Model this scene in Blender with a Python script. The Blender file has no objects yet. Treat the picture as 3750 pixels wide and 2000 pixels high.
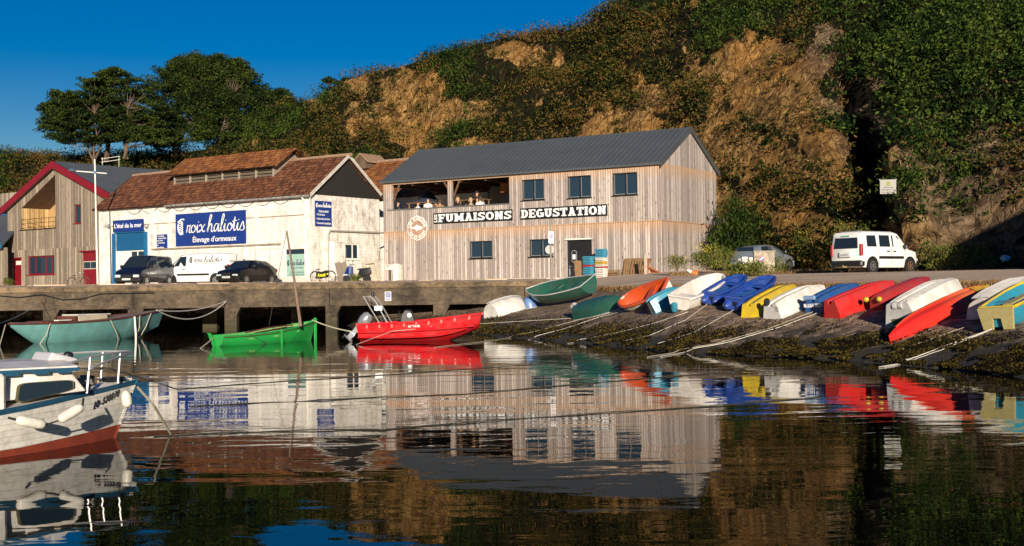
import bpy, math, random
import numpy as np
from mathutils import Vector, Matrix, noise as mn
random.seed(7); RNG = np.random.default_rng(7)
R = math.radians
S = bpy.context.scene
COL = S.collection

# ---------------------------------------------------------------- camera
F_PX, PITCH, ROLL, CAMZ = 4542.0, 0.0122, 0.0133, 1.593
c_f = Vector((0, math.cos(PITCH), math.sin(PITCH)))
_u0 = Vector((0, -math.sin(PITCH), math.cos(PITCH))); _r0 = Vector((1, 0, 0))
c_r = (math.cos(ROLL)*_r0 - math.sin(ROLL)*_u0); c_u = (math.cos(ROLL)*_u0 + math.sin(ROLL)*_r0)
cd = bpy.data.cameras.new('camera'); cam = bpy.data.objects.new('camera', cd); COL.objects.link(cam)
cd.sensor_width = 36; cd.lens = F_PX/3750*36; cd.clip_start = .1; cd.clip_end = 6000
m = Matrix.Identity(4)
for i in range(3):
    m[i][0] = c_r[i]; m[i][1] = c_u[i]; m[i][2] = -c_f[i]
m[2][3] = CAMZ
cam.matrix_world = m
S.camera = cam
CAMP = Vector((0, 0, CAMZ))
# ---------------------------------------------------------------- light
SUN_EL, SUN_AZ = R(11), math.atan2(-0.995, 0.10)     # direction towards the sun
sdir = Vector((math.cos(SUN_EL)*math.cos(SUN_AZ), math.cos(SUN_EL)*math.sin(SUN_AZ), math.sin(SUN_EL)))
sl = bpy.data.lights.new('sun', 'SUN'); sl.energy = 5.0; sl.angle = R(.5); sl.color = (1, .88, .72)
so = bpy.data.objects.new('sun', sl); COL.objects.link(so); so.location = (10, -60, 40)
so.rotation_euler = (-sdir).to_track_quat('-Z', 'Y').to_euler()
w = bpy.data.worlds.new('World'); S.world = w; w.use_nodes = True
nt = w.node_tree; bg = nt.nodes['Background']
sky = nt.nodes.new('ShaderNodeTexSky'); sky.sky_type = 'NISHITA'; sky.sun_disc = False
sky.sun_elevation = SUN_EL; sky.sun_rotation = math.atan2(sdir.x, sdir.y)
sky.altitude = 0; sky.air_density = 1.0; sky.dust_density = .0; sky.ozone_density = 3.0
hs = nt.nodes.new('ShaderNodeHueSaturation'); hs.inputs['Saturation'].default_value = 1.6; hs.inputs['Hue'].default_value = .522
nt.links.new(sky.outputs[0], hs.inputs['Color']); nt.links.new(hs.outputs[0], bg.inputs[0]); bg.inputs[1].default_value = .05
S.view_settings.view_transform = 'Standard'; S.view_settings.look = 'None'
S.view_settings.exposure = 0.62; S.view_settings.gamma = 1
S.render.engine = 'CYCLES'
S.cycles.max_bounces = 6

# ---------------------------------------------------------------- pixel helpers
def ray(px, py):
    return (c_f + c_r*((px-1875)/F_PX) + c_u*((1000-py)/F_PX))
def pt(px, py, D):            # world point at depth D along the view axis
    return CAMP + ray(px, py)*D
def onz(px, py, z):
    d = ray(px, py); t = (z-CAMZ)/d.z
    return CAMP + d*t
def topx(P):
    d = Vector(P)-CAMP; z = d.dot(c_f)
    return (1875+F_PX*d.dot(c_r)/z, 1000-F_PX*d.dot(c_u)/z)
def lerp(a, b, t): return a+(b-a)*t
def interp(x, xs, ys): return float(np.interp(x, xs, ys))

# ---------------------------------------------------------------- naming
def tag(o, label=None, cat=None, group=None, kind=None):
    if label: o['label'] = label
    if cat: o['category'] = cat
    if group: o['group'] = group
    if kind: o['kind'] = kind
    return o
def empty(name, label, cat, loc=(0, 0, 0), rz=0, group=None):
    o = bpy.data.objects.new(name, None); COL.objects.link(o); o.location = loc
    o.rotation_euler = (0, 0, rz); o.empty_display_size = .2
    return tag(o, label, cat, group)
def copy_tree(o, parent=None):
    c = o.copy(); COL.objects.link(c); c.parent = parent
    for ch in list(o.children): copy_tree(ch, c)
    return c

# ---------------------------------------------------------------- mesh builder
class MB:
    def __init__(s): s.v = []; s.f = []
    def add(s, vs, fs):
        n = len(s.v); s.v += [tuple(p) for p in vs]; s.f += [tuple(i+n for i in f) for f in fs]; return s
    def quad(s, a, b, c, d): return s.add([a, b, c, d], [(0, 1, 2, 3)])
    def poly(s, ps): return s.add(ps, [tuple(range(len(ps)))])
    def box(s, x0, x1, y0, y1, z0, z1, b=0):
        if b <= 0:
            vs = [(x, y, z) for z in (z0, z1) for y in (y0, y1) for x in (x0, x1)]
            return s.add(vs, [(0, 2, 3, 1), (4, 5, 7, 6), (0, 1, 5, 4), (2, 6, 7, 3), (0, 4, 6, 2), (1, 3, 7, 5)])
        b = min(b, (x1-x0)/2.1, (y1-y0)/2.1, (z1-z0)/2.1)
        vs = []; rings = []
        for z, k in ((z0, b), (z0+b, 0), (z1-b, 0), (z1, b)):
            X0, X1, Y0, Y1 = x0+k, x1-k, y0+k, y1-k; c = b if k == 0 else 0.3*b
            r = [(X0+c, Y0, z), (X1-c, Y0, z), (X1, Y0+c, z), (X1, Y1-c, z), (X1-c, Y1, z), (X0+c, Y1, z), (X0, Y1-c, z), (X0, Y0+c, z)]
            rings.append(r)
        return s.loft(rings, True, True)
    def loft(s, rings, cap0=False, cap1=False, closed=True):
        n = len(rings[0]); vs = [p for r in rings for p in r]; fs = []
        for i in range(len(rings)-1):
            for j in range(n if closed else n-1):
                k = (j+1) % n; fs.append((i*n+j, i*n+k, (i+1)*n+k, (i+1)*n+j))
        if cap0: fs.append(tuple(reversed(range(n))))
        if cap1: fs.append(tuple(range((len(rings)-1)*n, len(rings)*n)))
        return s.add(vs, fs)
    def tube(s, pts, r, n=6, r1=None):
        pts = [Vector(p) for p in pts]; rings = []; m_ = len(pts); prev = None
        for i, p in enumerate(pts):
            t = (pts[min(i+1, m_-1)]-pts[max(i-1, 0)])
            if t.length < 1e-9: t = Vector((0, 0, 1))
            t.normalize()
            if prev is None:
                a = Vector((0, 0, 1)) if abs(t.z) < .9 else Vector((1, 0, 0)); u = t.cross(a).normalized()
            else: u = (prev-t*prev.dot(t)).normalized()
            prev = u; v = t.cross(u)
            rr = r if r1 is None else lerp(r, r1, i/(m_-1))
            if isinstance(r, (list, tuple)): rr = r[i]
            rings.append([p+u*math.cos(2*math.pi*k/n)*rr+v*math.sin(2*math.pi*k/n)*rr for k in range(n)])
        return s.loft(rings, True, True)
    def lathe(s, prof, n=16, c=(0, 0, 0), axis='z'):
        rings = []
        for r, h in prof:
            ring = []
            for k in range(n):
                a = 2*math.pi*k/n; x, y = r*math.cos(a), r*math.sin(a)
                p = {'z': (x, y, h), 'y': (x, h, -y), 'x': (h, x, y)}[axis]
                ring.append((p[0]+c[0], p[1]+c[1], p[2]+c[2]))
            rings.append(ring)
        return s.loft(rings, True, True)
    def prism(s, pl, d0, d1, plane='xz'):
        f = {'xz': lambda a, b, d: (a, d, b), 'yz': lambda a, b, d: (d, a, b), 'xy': lambda a, b, d: (a, b, d)}[plane]
        return s.loft([[f(a, b, d0) for a, b in pl], [f(a, b, d1) for a, b in pl]], True, True)
    def build(s, name, mat, parent=None, smooth=False, loc=None, sub=0, bevel=0):
        me = bpy.data.meshes.new(name); me.from_pydata([tuple(map(float, p)) for p in s.v], [], s.f); me.update()
        import bmesh
        bm = bmesh.new(); bm.from_mesh(me); bmesh.ops.recalc_face_normals(bm, faces=bm.faces); bm.to_mesh(me); bm.free()
        o = bpy.data.objects.new(name, me); COL.objects.link(o)
        if mat: me.materials.append(mat)
        if parent: o.parent = parent
        if loc: o.location = loc
        if smooth:
            me.polygons.foreach_set('use_smooth', [True]*len(me.polygons)); me.set_sharp_from_angle(angle=R(38))
        if bevel:
            b = o.modifiers.new('bevel', 'BEVEL'); b.width = bevel; b.segments = 2; b.limit_method = 'ANGLE'
        if sub:
            b = o.modifiers.new('sub', 'SUBSURF'); b.levels = sub; b.render_levels = sub
        return o
def wallgrid(mb, P, x0, x1, z0, z1, holes, depth=.16):
    """wall P(x,z,d) with rectangular holes (hx0,hx1,hz0,hz1) and reveals going in by depth"""
    xs = sorted(set([x0, x1]+[h[0] for h in holes]+[h[1] for h in holes])); zs = sorted(set([z0, z1]+[h[2] for h in holes]+[h[3] for h in holes]))
    for i in range(len(xs)-1):
        for j in range(len(zs)-1):
            cx, cz = (xs[i]+xs[i+1])/2, (zs[j]+zs[j+1])/2
            if any(h[0] < cx < h[1] and h[2] < cz < h[3] for h in holes): continue
            mb.quad(P(xs[i], zs[j], 0), P(xs[i+1], zs[j], 0), P(xs[i+1], zs[j+1], 0), P(xs[i], zs[j+1], 0))
    for a, b, c, d in holes:
        for p, q in (((a, c), (b, c)), ((b, c), (b, d)), ((b, d), (a, d)), ((a, d), (a, c))):
            mb.quad(P(p[0], p[1], 0), P(q[0], q[1], 0), P(q[0], q[1], depth), P(p[0], p[1], depth))
    return mb
def text_mesh(txt, size, mat, name, parent, loc, rot=(R(90), 0, 0), ext=.004, xs=1, shear=0, align='CENTER', fit=None, bold=0):
    cu = bpy.data.curves.new('t', 'FONT'); cu.body = txt; cu.size = size; cu.extrude = ext; cu.shear = shear
    cu.align_x = align; cu.align_y = 'CENTER'; cu.offset = bold
    o = bpy.data.objects.new('t', cu); COL.objects.link(o); bpy.context.view_layer.update()
    me = bpy.data.meshes.new_from_object(o.evaluated_get(bpy.context.evaluated_depsgraph_get()))
    bpy.data.objects.remove(o)
    if fit:
        xsz = [v.co.x for v in me.vertices]
        if xsz: xs = fit/(max(xsz)-min(xsz))
    for v in me.vertices: v.co.x *= xs
    me.materials.clear(); me.materials.append(mat); me.name = name
    ob = bpy.data.objects.new(name, me); COL.objects.link(ob); ob.parent = parent; ob.location = loc; ob.rotation_euler = rot
    return ob

# ---------------------------------------------------------------- materials
def newmat(name):
    mt = bpy.data.materials.new(name); mt.use_nodes = True; n = mt.node_tree
    return mt, n, n.nodes['Principled BSDF']
def nd(n, t, **k):
    x = n.nodes.new(t)
    for a, b in k.items():
        if a.startswith('i_'): x.inputs[a[2:].replace('_', ' ')].default_value = b
        else: setattr(x, a, b)
    return x
def mth(n, op, a, b=None, c=None):
    x = n.nodes.new('ShaderNodeMath'); x.operation = op
    for i, v in enumerate((a, b, c)):
        if v is None: continue
        if isinstance(v, (int, float)): x.inputs[i].default_value = v
        else: n.links.new(v, x.inputs[i])
    return x.outputs[0]
def mixc(n, f, a, b, mode='MIX'):
    x = n.nodes.new('ShaderNodeMix'); x.data_type = 'RGBA'; x.blend_type = mode
    for i, v in ((0, f), (6, a), (7, b)):
        if isinstance(v, (int, float)): x.inputs[i].default_value = v
        elif isinstance(v, tuple): x.inputs[i].default_value = (*v[:3], 1)
        else: n.links.new(v, x.inputs[i])
    return x.outputs[2]
def ramp(n, f, stops):
    x = n.nodes.new('ShaderNodeValToRGB'); e = x.color_ramp.elements
    while len(e) < len(stops): e.new(.5)
    for i, (p, c) in enumerate(stops):
        e[i].position = p; e[i].color = (*c, 1) if isinstance(c, tuple) else (c, c, c, 1)
    n.links.new(f, x.inputs[0]); return x.outputs[0]
def coords(n, scale=(1, 1, 1), kind='Object'):
    tc = n.nodes.new('ShaderNodeTexCoord'); mp = n.nodes.new('ShaderNodeMapping'); mp.inputs['Scale'].default_value = scale
    n.links.new(tc.outputs[kind], mp.inputs[0]); return mp.outputs[0]
def noise(n, vec, scale, det=4, rough=.6, dist=0):
    x = nd(n, 'ShaderNodeTexNoise'); x.inputs['Scale'].default_value = scale; x.inputs['Detail'].default_value = det
    x.inputs['Roughness'].default_value = rough; x.inputs['Distortion'].default_value = dist
    n.links.new(vec, x.inputs['Vector']); return x.outputs['Fac']
def bump(n, h, bs, strength=.5, dist=.02):
    b = nd(n, 'ShaderNodeBump'); b.inputs['Strength'].default_value = strength; b.inputs['Distance'].default_value = dist
    n.links.new(h, b.inputs['Height']); n.links.new(b.outputs[0], bs.inputs['Normal'])
_mc = {}
def M(name, col, rough=.6, c2=None, scale=2.0, amt=.5, bmp=0, bscale=30, metal=0, coat=0, stretch=(1, 1, 1), spec=None, dirt=0):
    if name in _mc: return _mc[name]
    mt, n, bs = newmat(name)
    bs.inputs['Roughness'].default_value = rough; bs.inputs['Metallic'].default_value = metal
    bs.inputs['Coat Weight'].default_value = coat
    if spec is not None: bs.inputs['Specular IOR Level'].default_value = spec
    c2 = c2 or tuple(x*.72 for x in col)
    v = coords(n, stretch)
    f = ramp(n, noise(n, v, scale, 6, .65), [(.5-.28*(1.2-amt), 0.), (.5+.28*(1.2-amt), 1.)])
    c = mixc(n, f, c2, col)
    if dirt:
        d = ramp(n, noise(n, v, scale*4.3, 8, .75), [(.56, 0.), (.7, 1.)])
        c = mixc(n, mth(n, 'MULTIPLY', d, dirt), c, (.11, .085, .055))
    n.links.new(c, bs.inputs['Base Color'])
    if bmp: bump(n, noise(n, v, bscale, 5, .7), bs, .6, bmp)
    _mc[name] = mt; return mt

def wood_mat(name, c_lo, c_hi, board=.145, seams=(), stain=(.50, .29, .15)):
    mt, n, bs = newmat(name); tc = nd(n, 'ShaderNodeTexCoord'); sp = nd(n, 'ShaderNodeSeparateXYZ'); n.links.new(tc.outputs['Object'], sp.inputs[0])
    t = mth(n, 'ADD', sp.outputs[0], sp.outputs[1]); z = sp.outputs[2]
    q = mth(n, 'DIVIDE', t, board); idx = mth(n, 'FLOOR', q); fr = mth(n, 'FRACT', q)
    wn = nd(n, 'ShaderNodeTexWhiteNoise'); wn.noise_dimensions = '2D'; cb = nd(n, 'ShaderNodeCombineXYZ'); n.links.new(idx, cb.inputs[0])
    n.links.new(mth(n, 'GREATER_THAN', z, 3.03), cb.inputs[1]); n.links.new(cb.outputs[0], wn.inputs['Vector'])
    cb2 = nd(n, 'ShaderNodeCombineXYZ'); n.links.new(mth(n, 'MULTIPLY', t, 7), cb2.inputs[0]); n.links.new(mth(n, 'MULTIPLY', wn.outputs[0], 40), cb2.inputs[1]); n.links.new(mth(n, 'MULTIPLY', z, 1.1), cb2.inputs[2])
    g = noise(n, cb2.outputs[0], 1.6, 7, .72, .6)
    k = nd(n, 'ShaderNodeTexVoronoi'); k.inputs['Scale'].default_value = 1; k.inputs['Randomness'].default_value = 1
    cb3 = nd(n, 'ShaderNodeCombineXYZ'); n.links.new(mth(n, 'MULTIPLY', t, 6.0), cb3.inputs[0]); n.links.new(mth(n, 'MULTIPLY', wn.outputs[0], 19), cb3.inputs[1]); n.links.new(mth(n, 'MULTIPLY', z, 1.9), cb3.inputs[2])
    n.links.new(cb3.outputs[0], k.inputs['Vector'])
    knot = ramp(n, k.outputs['Distance'], [(.10, 1.), (.2, 0.)])
    f = mth(n, 'ADD', mth(n, 'MULTIPLY', wn.outputs[0], .45), mth(n, 'MULTIPLY', g, .62))
    c = ramp(n, f, [(.25, tuple(x*.7 for x in c_lo)), (.5, c_lo), (.78, c_hi)])
    c = mixc(n, mth(n, 'MULTIPLY', knot, .75), c, (.05, .032, .022))
    big = noise(n, coords(n, (.25, .25, .4)), 1, 3)
    for s in seams:
        d = mth(n, 'SUBTRACT', s, z); m1 = mth(n, 'MULTIPLY', mth(n, 'GREATER_THAN', d, -.01), mth(n, 'SUBTRACT', 1, mth(n, 'DIVIDE', d, mth(n, 'ADD', .25, big))))
        c = mixc(n, mth(n, 'MULTIPLY', mth(n, 'MAXIMUM', m1, 0), .75), c, stain)
    gap = ramp(n, mth(n, 'ABSOLUTE', mth(n, 'SUBTRACT', fr, .5)), [(.40, 0.), (.455, 1.)])
    c = mixc(n, mth(n, 'MULTIPLY', gap, .7), c, (.03, .022, .018))
    n.links.new(c, bs.inputs['Base Color']); bs.inputs['Roughness'].default_value = .8
    bump(n, mth(n, 'SUBTRACT', mth(n, 'MULTIPLY', g, .3), gap), bs, .8, .02)
    return mt
def tile_mat(name, cs, row=.32, colw=.22, lichen=.5):
    """pantile rows: v = distance down the slope is stored in UV"""
    mt, n, bs = newmat(name); uv = nd(n, 'ShaderNodeUVMap'); sp = nd(n, 'ShaderNodeSeparateXYZ'); n.links.new(uv.outputs[0], sp.inputs[0])
    br = nd(n, 'ShaderNodeTexBrick'); br.inputs['Scale'].default_value = 1; br.inputs['Brick Width'].default_value = colw; br.inputs['Row Height'].default_value = row
    br.inputs['Mortar Size'].default_value = .03; br.inputs['Mortar Smooth'].default_value = .4; br.inputs['Color1'].default_value = (0, 0, 0, 1); br.inputs['Color2'].default_value = (1, 1, 1, 1); br.inputs['Bias'].default_value = 0
    n.links.new(uv.outputs[0], br.inputs['Vector'])
    g = noise(n, uv.outputs[0], 1.1, 8, .78); g2 = noise(n, uv.outputs[0], .35, 4, .6)
    bw = nd(n, 'ShaderNodeRGBToBW'); n.links.new(br.outputs[0], bw.inputs[0])
    f = mth(n, 'ADD', mth(n, 'MULTIPLY', bw.outputs[0], .38), mth(n, 'ADD', mth(n, 'MULTIPLY', g, .5), mth(n, 'MULTIPLY', g2, .3)))
    c = ramp(n, f, [(.25, cs[0]), (.5, cs[1]), (.72, cs[2]), (.95, cs[3])])
    li = ramp(n, noise(n, uv.outputs[0], 3.5, 8, .85), [(.66-.12*lichen, 0.), (.74, 1.)])
    c = mixc(n, mth(n, 'MULTIPLY', li, .8), c, (.42, .36, .27))
    c = mixc(n, mth(n, 'MULTIPLY', br.outputs['Fac'], .85), c, (.02, .012, .009))
    n.links.new(c, bs.inputs['Base Color']); bs.inputs['Roughness'].default_value = .9; bs.inputs['Specular IOR Level'].default_value = .15
    saw = mth(n, 'FRACT', mth(n, 'DIVIDE', sp.outputs[1], row)); cyl = mth(n, 'ABSOLUTE', mth(n, 'SINE', mth(n, 'MULTIPLY', sp.outputs[0], math.pi/colw)))
    h = mth(n, 'ADD', mth(n, 'ADD', saw, mth(n, 'MULTIPLY', cyl, .6)), mth(n, 'MULTIPLY', g, 1.2))
    bump(n, h, bs, 1, .06)
    return mt
def set_uv(o, fn):
    me = o.data; uv = me.uv_layers.new(name='UVMap')
    for l in me.loops: uv.data[l.index].uv = fn(me.vertices[l.vertex_index].co)
    return o

WHITE = M('white_paint', (.78, .75, .68), .55, (.62, .58, .5), 1.5, .4, dirt=.25)
GEL = M('white_gelcoat', (.72, .69, .64), .4, (.52, .48, .42), 3.5, .7, coat=.15, dirt=.5)
BLK = M('black_plastic', (.012, .012, .013), .45)
BLKPAINT = M('black_letter_panel', (.006, .006, .008), .5)
WLET = M('white_lettering', (.82, .82, .8), .5)
DGLASS, _n, _b = newmat('dark_glass'); _b.inputs['Base Color'].default_value = (.012, .02, .03, 1); _b.inputs['Roughness'].default_value = .04; _b.inputs['IOR'].default_value = 1.45
STEEL = M('stainless_tube', (.40, .40, .40), .4, metal=.5, c2=(.3, .3, .3))
GALV = M('galvanised_steel', (.42, .43, .43), .45, metal=.7)
RUBBER = M('tyre_rubber', (.014, .013, .013), .85)
RUST = M('rusty_iron', (.16, .07, .035), .85, (.05, .03, .02), 8)
ROPE = M('pale_rope', (.50, .45, .34), .9, (.3, .26, .18), 20)
ROPEW = M('white_rope', (.66, .63, .56), .9, (.42, .39, .33), 20)
ROPED = M('weedy_rope', (.035, .033, .022), .95, (.012, .011, .008), 15)
# ---------------------------------------------------------------- terrain functions
QY0, QS = 51.77, .0746                                   # quay front line Y = QY0 + QS*X
def qy(X): return QY0+QS*X
_px = [-3000, 1250, 1330, 1500, 1700, 1830, 2100, 2475, 3057, 3750, 4600, 7000]
_d0 = [58, 57, 53, 49.5, 45, 40.5, 35.5, 29.5, 26, 20.5, 17, 14]
_ms = [.4, .4, .3, .14, .085, .08, .092, .19, .2, .2, .2, .2]
QEND = 2150
def ground(X, Y):
    p = 1875+4542*X/Y; d0 = np.interp(p, _px, _d0); m_ = np.interp(p, _px, _ms)
    z = max(-1.6, m_*(Y-d0))
    if p < QEND:
        yw = qy(X)
        if Y < yw+.2: return min(z, 1.8)
        if Y < yw+8.2: return min(z, .9)
        return 2.04
    if z < 1.5: return z
    dc = d0+1.5/m_
    return min(2.04+max(0, Y-57)*.035, 1.5+(Y-dc)*.032)
def gp(px, py):                                          # where a pixel's ray meets the ground
    d = ray(px, py); t = 14
    while t < 90:
        P = CAMP+d*t
        if P.z <= ground(P.x, P.y): 
            return Vector((P.x, P.y, ground(P.x, P.y)))
        t += .04
    return CAMP+d*60

# water
mt, n, bs = newmat('harbour_water')
bs.inputs['Base Color'].default_value = (.002, .0025, .002, 1); bs.inputs['Roughness'].default_value = .0; bs.inputs['IOR'].default_value = 1.27
v1 = coords(n, (1.0, 2.3, 1)); v2 = coords(n, (.35, 1.1, 1)); v3 = coords(n, (4, 9, 1))
patch = ramp(n, noise(n, coords(n, (.05, .12, 1)), 1, 2), [(.42, .15), (.62, 1.)])
h = mth(n, 'ADD', mth(n, 'MULTIPLY', noise(n, v2, 1.0, 2, .4, .6), 1.0), mth(n, 'MULTIPLY', mth(n, 'MULTIPLY', noise(n, v1, 1.3, 3, .5, .8), .42), patch))
px_ = nd(n, 'ShaderNodeTexCoord'); sx_ = nd(n, 'ShaderNodeSeparateXYZ'); n.links.new(px_.outputs['Object'], sx_.inputs[0]); rgt = ramp(n, mth(n, 'MULTIPLY_ADD', sx_.outputs[0], .05, .4), [(.45, 0.), (.75, 1.)])
h = mth(n, 'ADD', h, mth(n, 'MULTIPLY', mth(n, 'MULTIPLY', noise(n, v3, .8, 1, .5), .09), rgt))
b = nd(n, 'ShaderNodeBump'); b.inputs['Strength'].default_value = 1; b.inputs['Distance'].default_value = .0062
n.links.new(h, b.inputs['Height']); n.links.new(b.outputs[0], bs.inputs['Normal'])
mb = MB(); mb.quad((-900, -600, 0), (900, -600, 0), (900, 300, 0), (-900, 300, 0)); tag(mb.build('water', mt), kind='structure')

# ground sheets
def ground_mats():
    mt, n, bs = newmat('slip_stones'); tc = nd(n, 'ShaderNodeTexCoord'); sp = nd(n, 'ShaderNodeSeparateXYZ'); n.links.new(tc.outputs['Object'], sp.inputs[0])
    v = coords(n, (4.2, 9, 4)); vo = nd(n, 'ShaderNodeTexVoronoi'); vo.inputs['Scale'].default_value = 1; n.links.new(v, vo.inputs['Vector'])
    ve = nd(n, 'ShaderNodeTexVoronoi'); ve.feature = 'DISTANCE_TO_EDGE'; n.links.new(v, ve.inputs['Vector']); ve.inputs['Scale'].default_value = 1
    bw = nd(n, 'ShaderNodeRGBToBW'); n.links.new(vo.outputs['Color'], bw.inputs[0])
    g = noise(n, coords(n), 2.2, 8, .75); big = noise(n, coords(n), .5, 4, .6)
    st = ramp(n, mth(n, 'ADD', mth(n, 'MULTIPLY', bw.outputs[0], .5), mth(n, 'MULTIPLY', g, .55)), [(.3, (.08, .05, .03)), (.55, (.24, .155, .095)), (.8, (.48, .34, .22))])
    joint = ramp(n, ve.outputs['Distance'], [(.02, 1.), (.11, 0.)])
    st = mixc(n, mth(n, 'MULTIPLY', mth(n, 'MULTIPLY', joint, g), 1.1), st, (.03, .022, .014))
    weed = ramp(n, noise(n, coords(n), 3.1, 6, .7), [(.35, (.008, .007, .004)), (.6, (.03, .022, .008)), (.78, (.10, .075, .012))])
    f = mth(n, 'ADD', sp.outputs[2], mth(n, 'MULTIPLY', mth(n, 'SUBTRACT', mth(n, 'ADD', g, big), 1), 1.1))
    f = ramp(n, f, [(.26, 0.), (.5, 1.)])
    c = mixc(n, f, weed, st); n.links.new(c, bs.inputs['Base Color']); bs.inputs['Roughness'].default_value = .85
    bump(n, mth(n, 'ADD', mth(n, 'MULTIPLY', joint, -1), mth(n, 'MULTIPLY', g, 1.2)), bs, .8, .03)
    r, n, bs = newmat('road_gravel')
    g = noise(n, coords(n, (1, 1, 1)), 14, 8, .8); g2 = noise(n, coords(n, (.12, .5, 1)), 1.3, 5, .65, .5)
    c = ramp(n, mth(n, 'ADD', mth(n, 'MULTIPLY', g, .45), mth(n, 'MULTIPLY', g2, .55)), [(.36, (.34, .23, .14)), (.5, (.62, .45, .30)), (.64, (.80, .63, .45))])
    n.links.new(c, bs.inputs['Base Color']); bs.inputs['Roughness'].default_value = .9; bump(n, g, bs, 1, .04)
    return mt, r
SLIPM, ROADM = ground_mats()
cols = sorted(set(list(range(-3000, 1200, 120))+list(range(1200, 2100, 16))+[2100, 2115, 2130, 2144, 2149.9, 2150.1, 2156]+list(range(2165, 3900, 16))+list(range(3900, 7001, 60))))
rows = list(np.arange(13, 64, .3))+list(range(64, 180, 6))
ga, gb = MB(), MB()
V = []
for p in cols:
    a = (p-1875)/4542
    for Y in rows:
        X = a*Y; z = ground(X, Y)
        if 0 < Y < 62 and z < 1.5 and p > 1250:
            z += .03*mn.noise((X*2.2, Y*2.2, 0))+.035*mn.noise((X*.7, Y*.7, 3))
            if z < .4: z += .06*mn.noise((X*1.6, Y*3, 7))
        V.append((X, Y, z))
nr = len(rows); fa, fb = [], []
for i in range(len(cols)-1):
    for j in range(nr-1):
        q = (i*nr+j, (i+1)*nr+j, (i+1)*nr+j+1, i*nr+j+1)
        zz = sum(V[k][2] for k in q)/4
        (fa if (zz < 1.5+.12*mn.noise((V[q[0]][0]*.6, 0, 0)) and rows[j] < 62) else fb).append(q)
ga.add(V, fa); gb.add(V, fb)
tag(ga.build('slipway', SLIPM, smooth=True), kind='structure'); tag(gb.build('road', ROADM, smooth=True), kind='structure')

# ---------------------------------------------------------------- quay
def conc_mat(name, base, dark, wet=None):
    mt, n, bs = newmat(name); g = noise(n, coords(n, (1, 1, 1.6)), 2.6, 9, .78, .4); g2 = noise(n, coords(n, (.5, .5, .14)), 1.5, 5, .6)
    c = ramp(n, mth(n, 'ADD', mth(n, 'MULTIPLY', g, .6), mth(n, 'MULTIPLY', g2, .4)), [(.40, dark), (.49, base), (.58, tuple(x*1.75 for x in base))])
    li = ramp(n, noise(n, coords(n), 5, 8, .85), [(.62, 0.), (.68, 1.)]); c = mixc(n, mth(n, 'MULTIPLY', li, .6), c, (.38, .31, .19))
    if wet:
        tc = nd(n, 'ShaderNodeTexCoord'); sp = nd(n, 'ShaderNodeSeparateXYZ'); n.links.new(tc.outputs['Object'], sp.inputs[0])
        f = ramp(n, mth(n, 'ADD', sp.outputs[2], mth(n, 'MULTIPLY', g, .3)), [(wet, 1.), (wet+.35, 0.)]); c = mixc(n, mth(n, 'MULTIPLY', f, .85), c, (.035, .032, .012))
    n.links.new(c, bs.inputs['Base Color']); bs.inputs['Roughness'].default_value = .9
    bump(n, g, bs, 1, .05); return mt
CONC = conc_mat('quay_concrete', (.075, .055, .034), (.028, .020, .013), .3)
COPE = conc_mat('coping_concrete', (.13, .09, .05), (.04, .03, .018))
Q = empty('quay', 'long weathered concrete quay on square pillars, seen across the water', 'quay')
def qpx(px, dy=0):                                       # X on the quay line under pixel column px
    a = (px-1875)/4542; return (QY0+dy)*a/(1-QS*a)
def qbox(mb, X0, X1, d0, d1, z0, z1):
    mb.loft([[(X0, qy(X0)+d0, z0), (X1, qy(X1)+d0, z0), (X1, qy(X1)+d1, z0), (X0, qy(X0)+d1, z0)], [(X0, qy(X0)+d0, z1), (X1, qy(X1)+d0, z1), (X1, qy(X1)+d1, z1), (X0, qy(X0)+d1, z1)]], True, True)
XL, XR = -60, qpx(QEND)
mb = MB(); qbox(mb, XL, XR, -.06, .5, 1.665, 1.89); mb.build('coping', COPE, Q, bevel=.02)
mb = MB()
joints = [-60, qpx(-300), qpx(486), qpx(1205), qpx(1920), XR]
for i in range(len(joints)-1): qbox(mb, joints[i]+(.012 if i else 0), joints[i+1]-.012*(i < 4), 0, .5, .95, 1.665)
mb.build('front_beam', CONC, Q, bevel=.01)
mb = MB(); mb.loft([[(XL, qy(XL)+.5, z0), (XR, qy(XR)+.5, z0), (XR, 62, z1), (XL, 62, z1)] for z0, z1 in ((1.6, 1.62), (1.88, 2.036))], True, True)
mb.build('deck', ROADM, Q)
pil = [(-560, -515), (155, 200), (466, 510), (820, 864), (1190, 1232), (1585, 1632)]
for a, b in pil:
    x0, x1 = qpx(a), qpx(b); mb = MB()
    pr = [(x0, -1.5), (x1, -1.5), (x1, .62), (x1+.16, .95), (x0, .95)]
    mb.loft([[(x, qy(x)+d, z) for x, z in pr] for d in (.03, .5)], True, True); mb.build('pillar', CONC, Q)
for a, b in ((-100, -60), (330, 375), (740, 792), (1064, 1104)):
    x0, x1 = qpx(a, 4), qpx(b, 4); mb = MB(); qbox(mb, x0, x1, 4, 4.5, -1.5, 1.6); mb.build('rear_pillar', CONC, Q)
for X in range(-58, 4, 6): mb = MB(); qbox(mb, X, X+.3, .5, 8, 1.25, 1.6); mb.build('cross_beam', CONC, Q)

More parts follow.
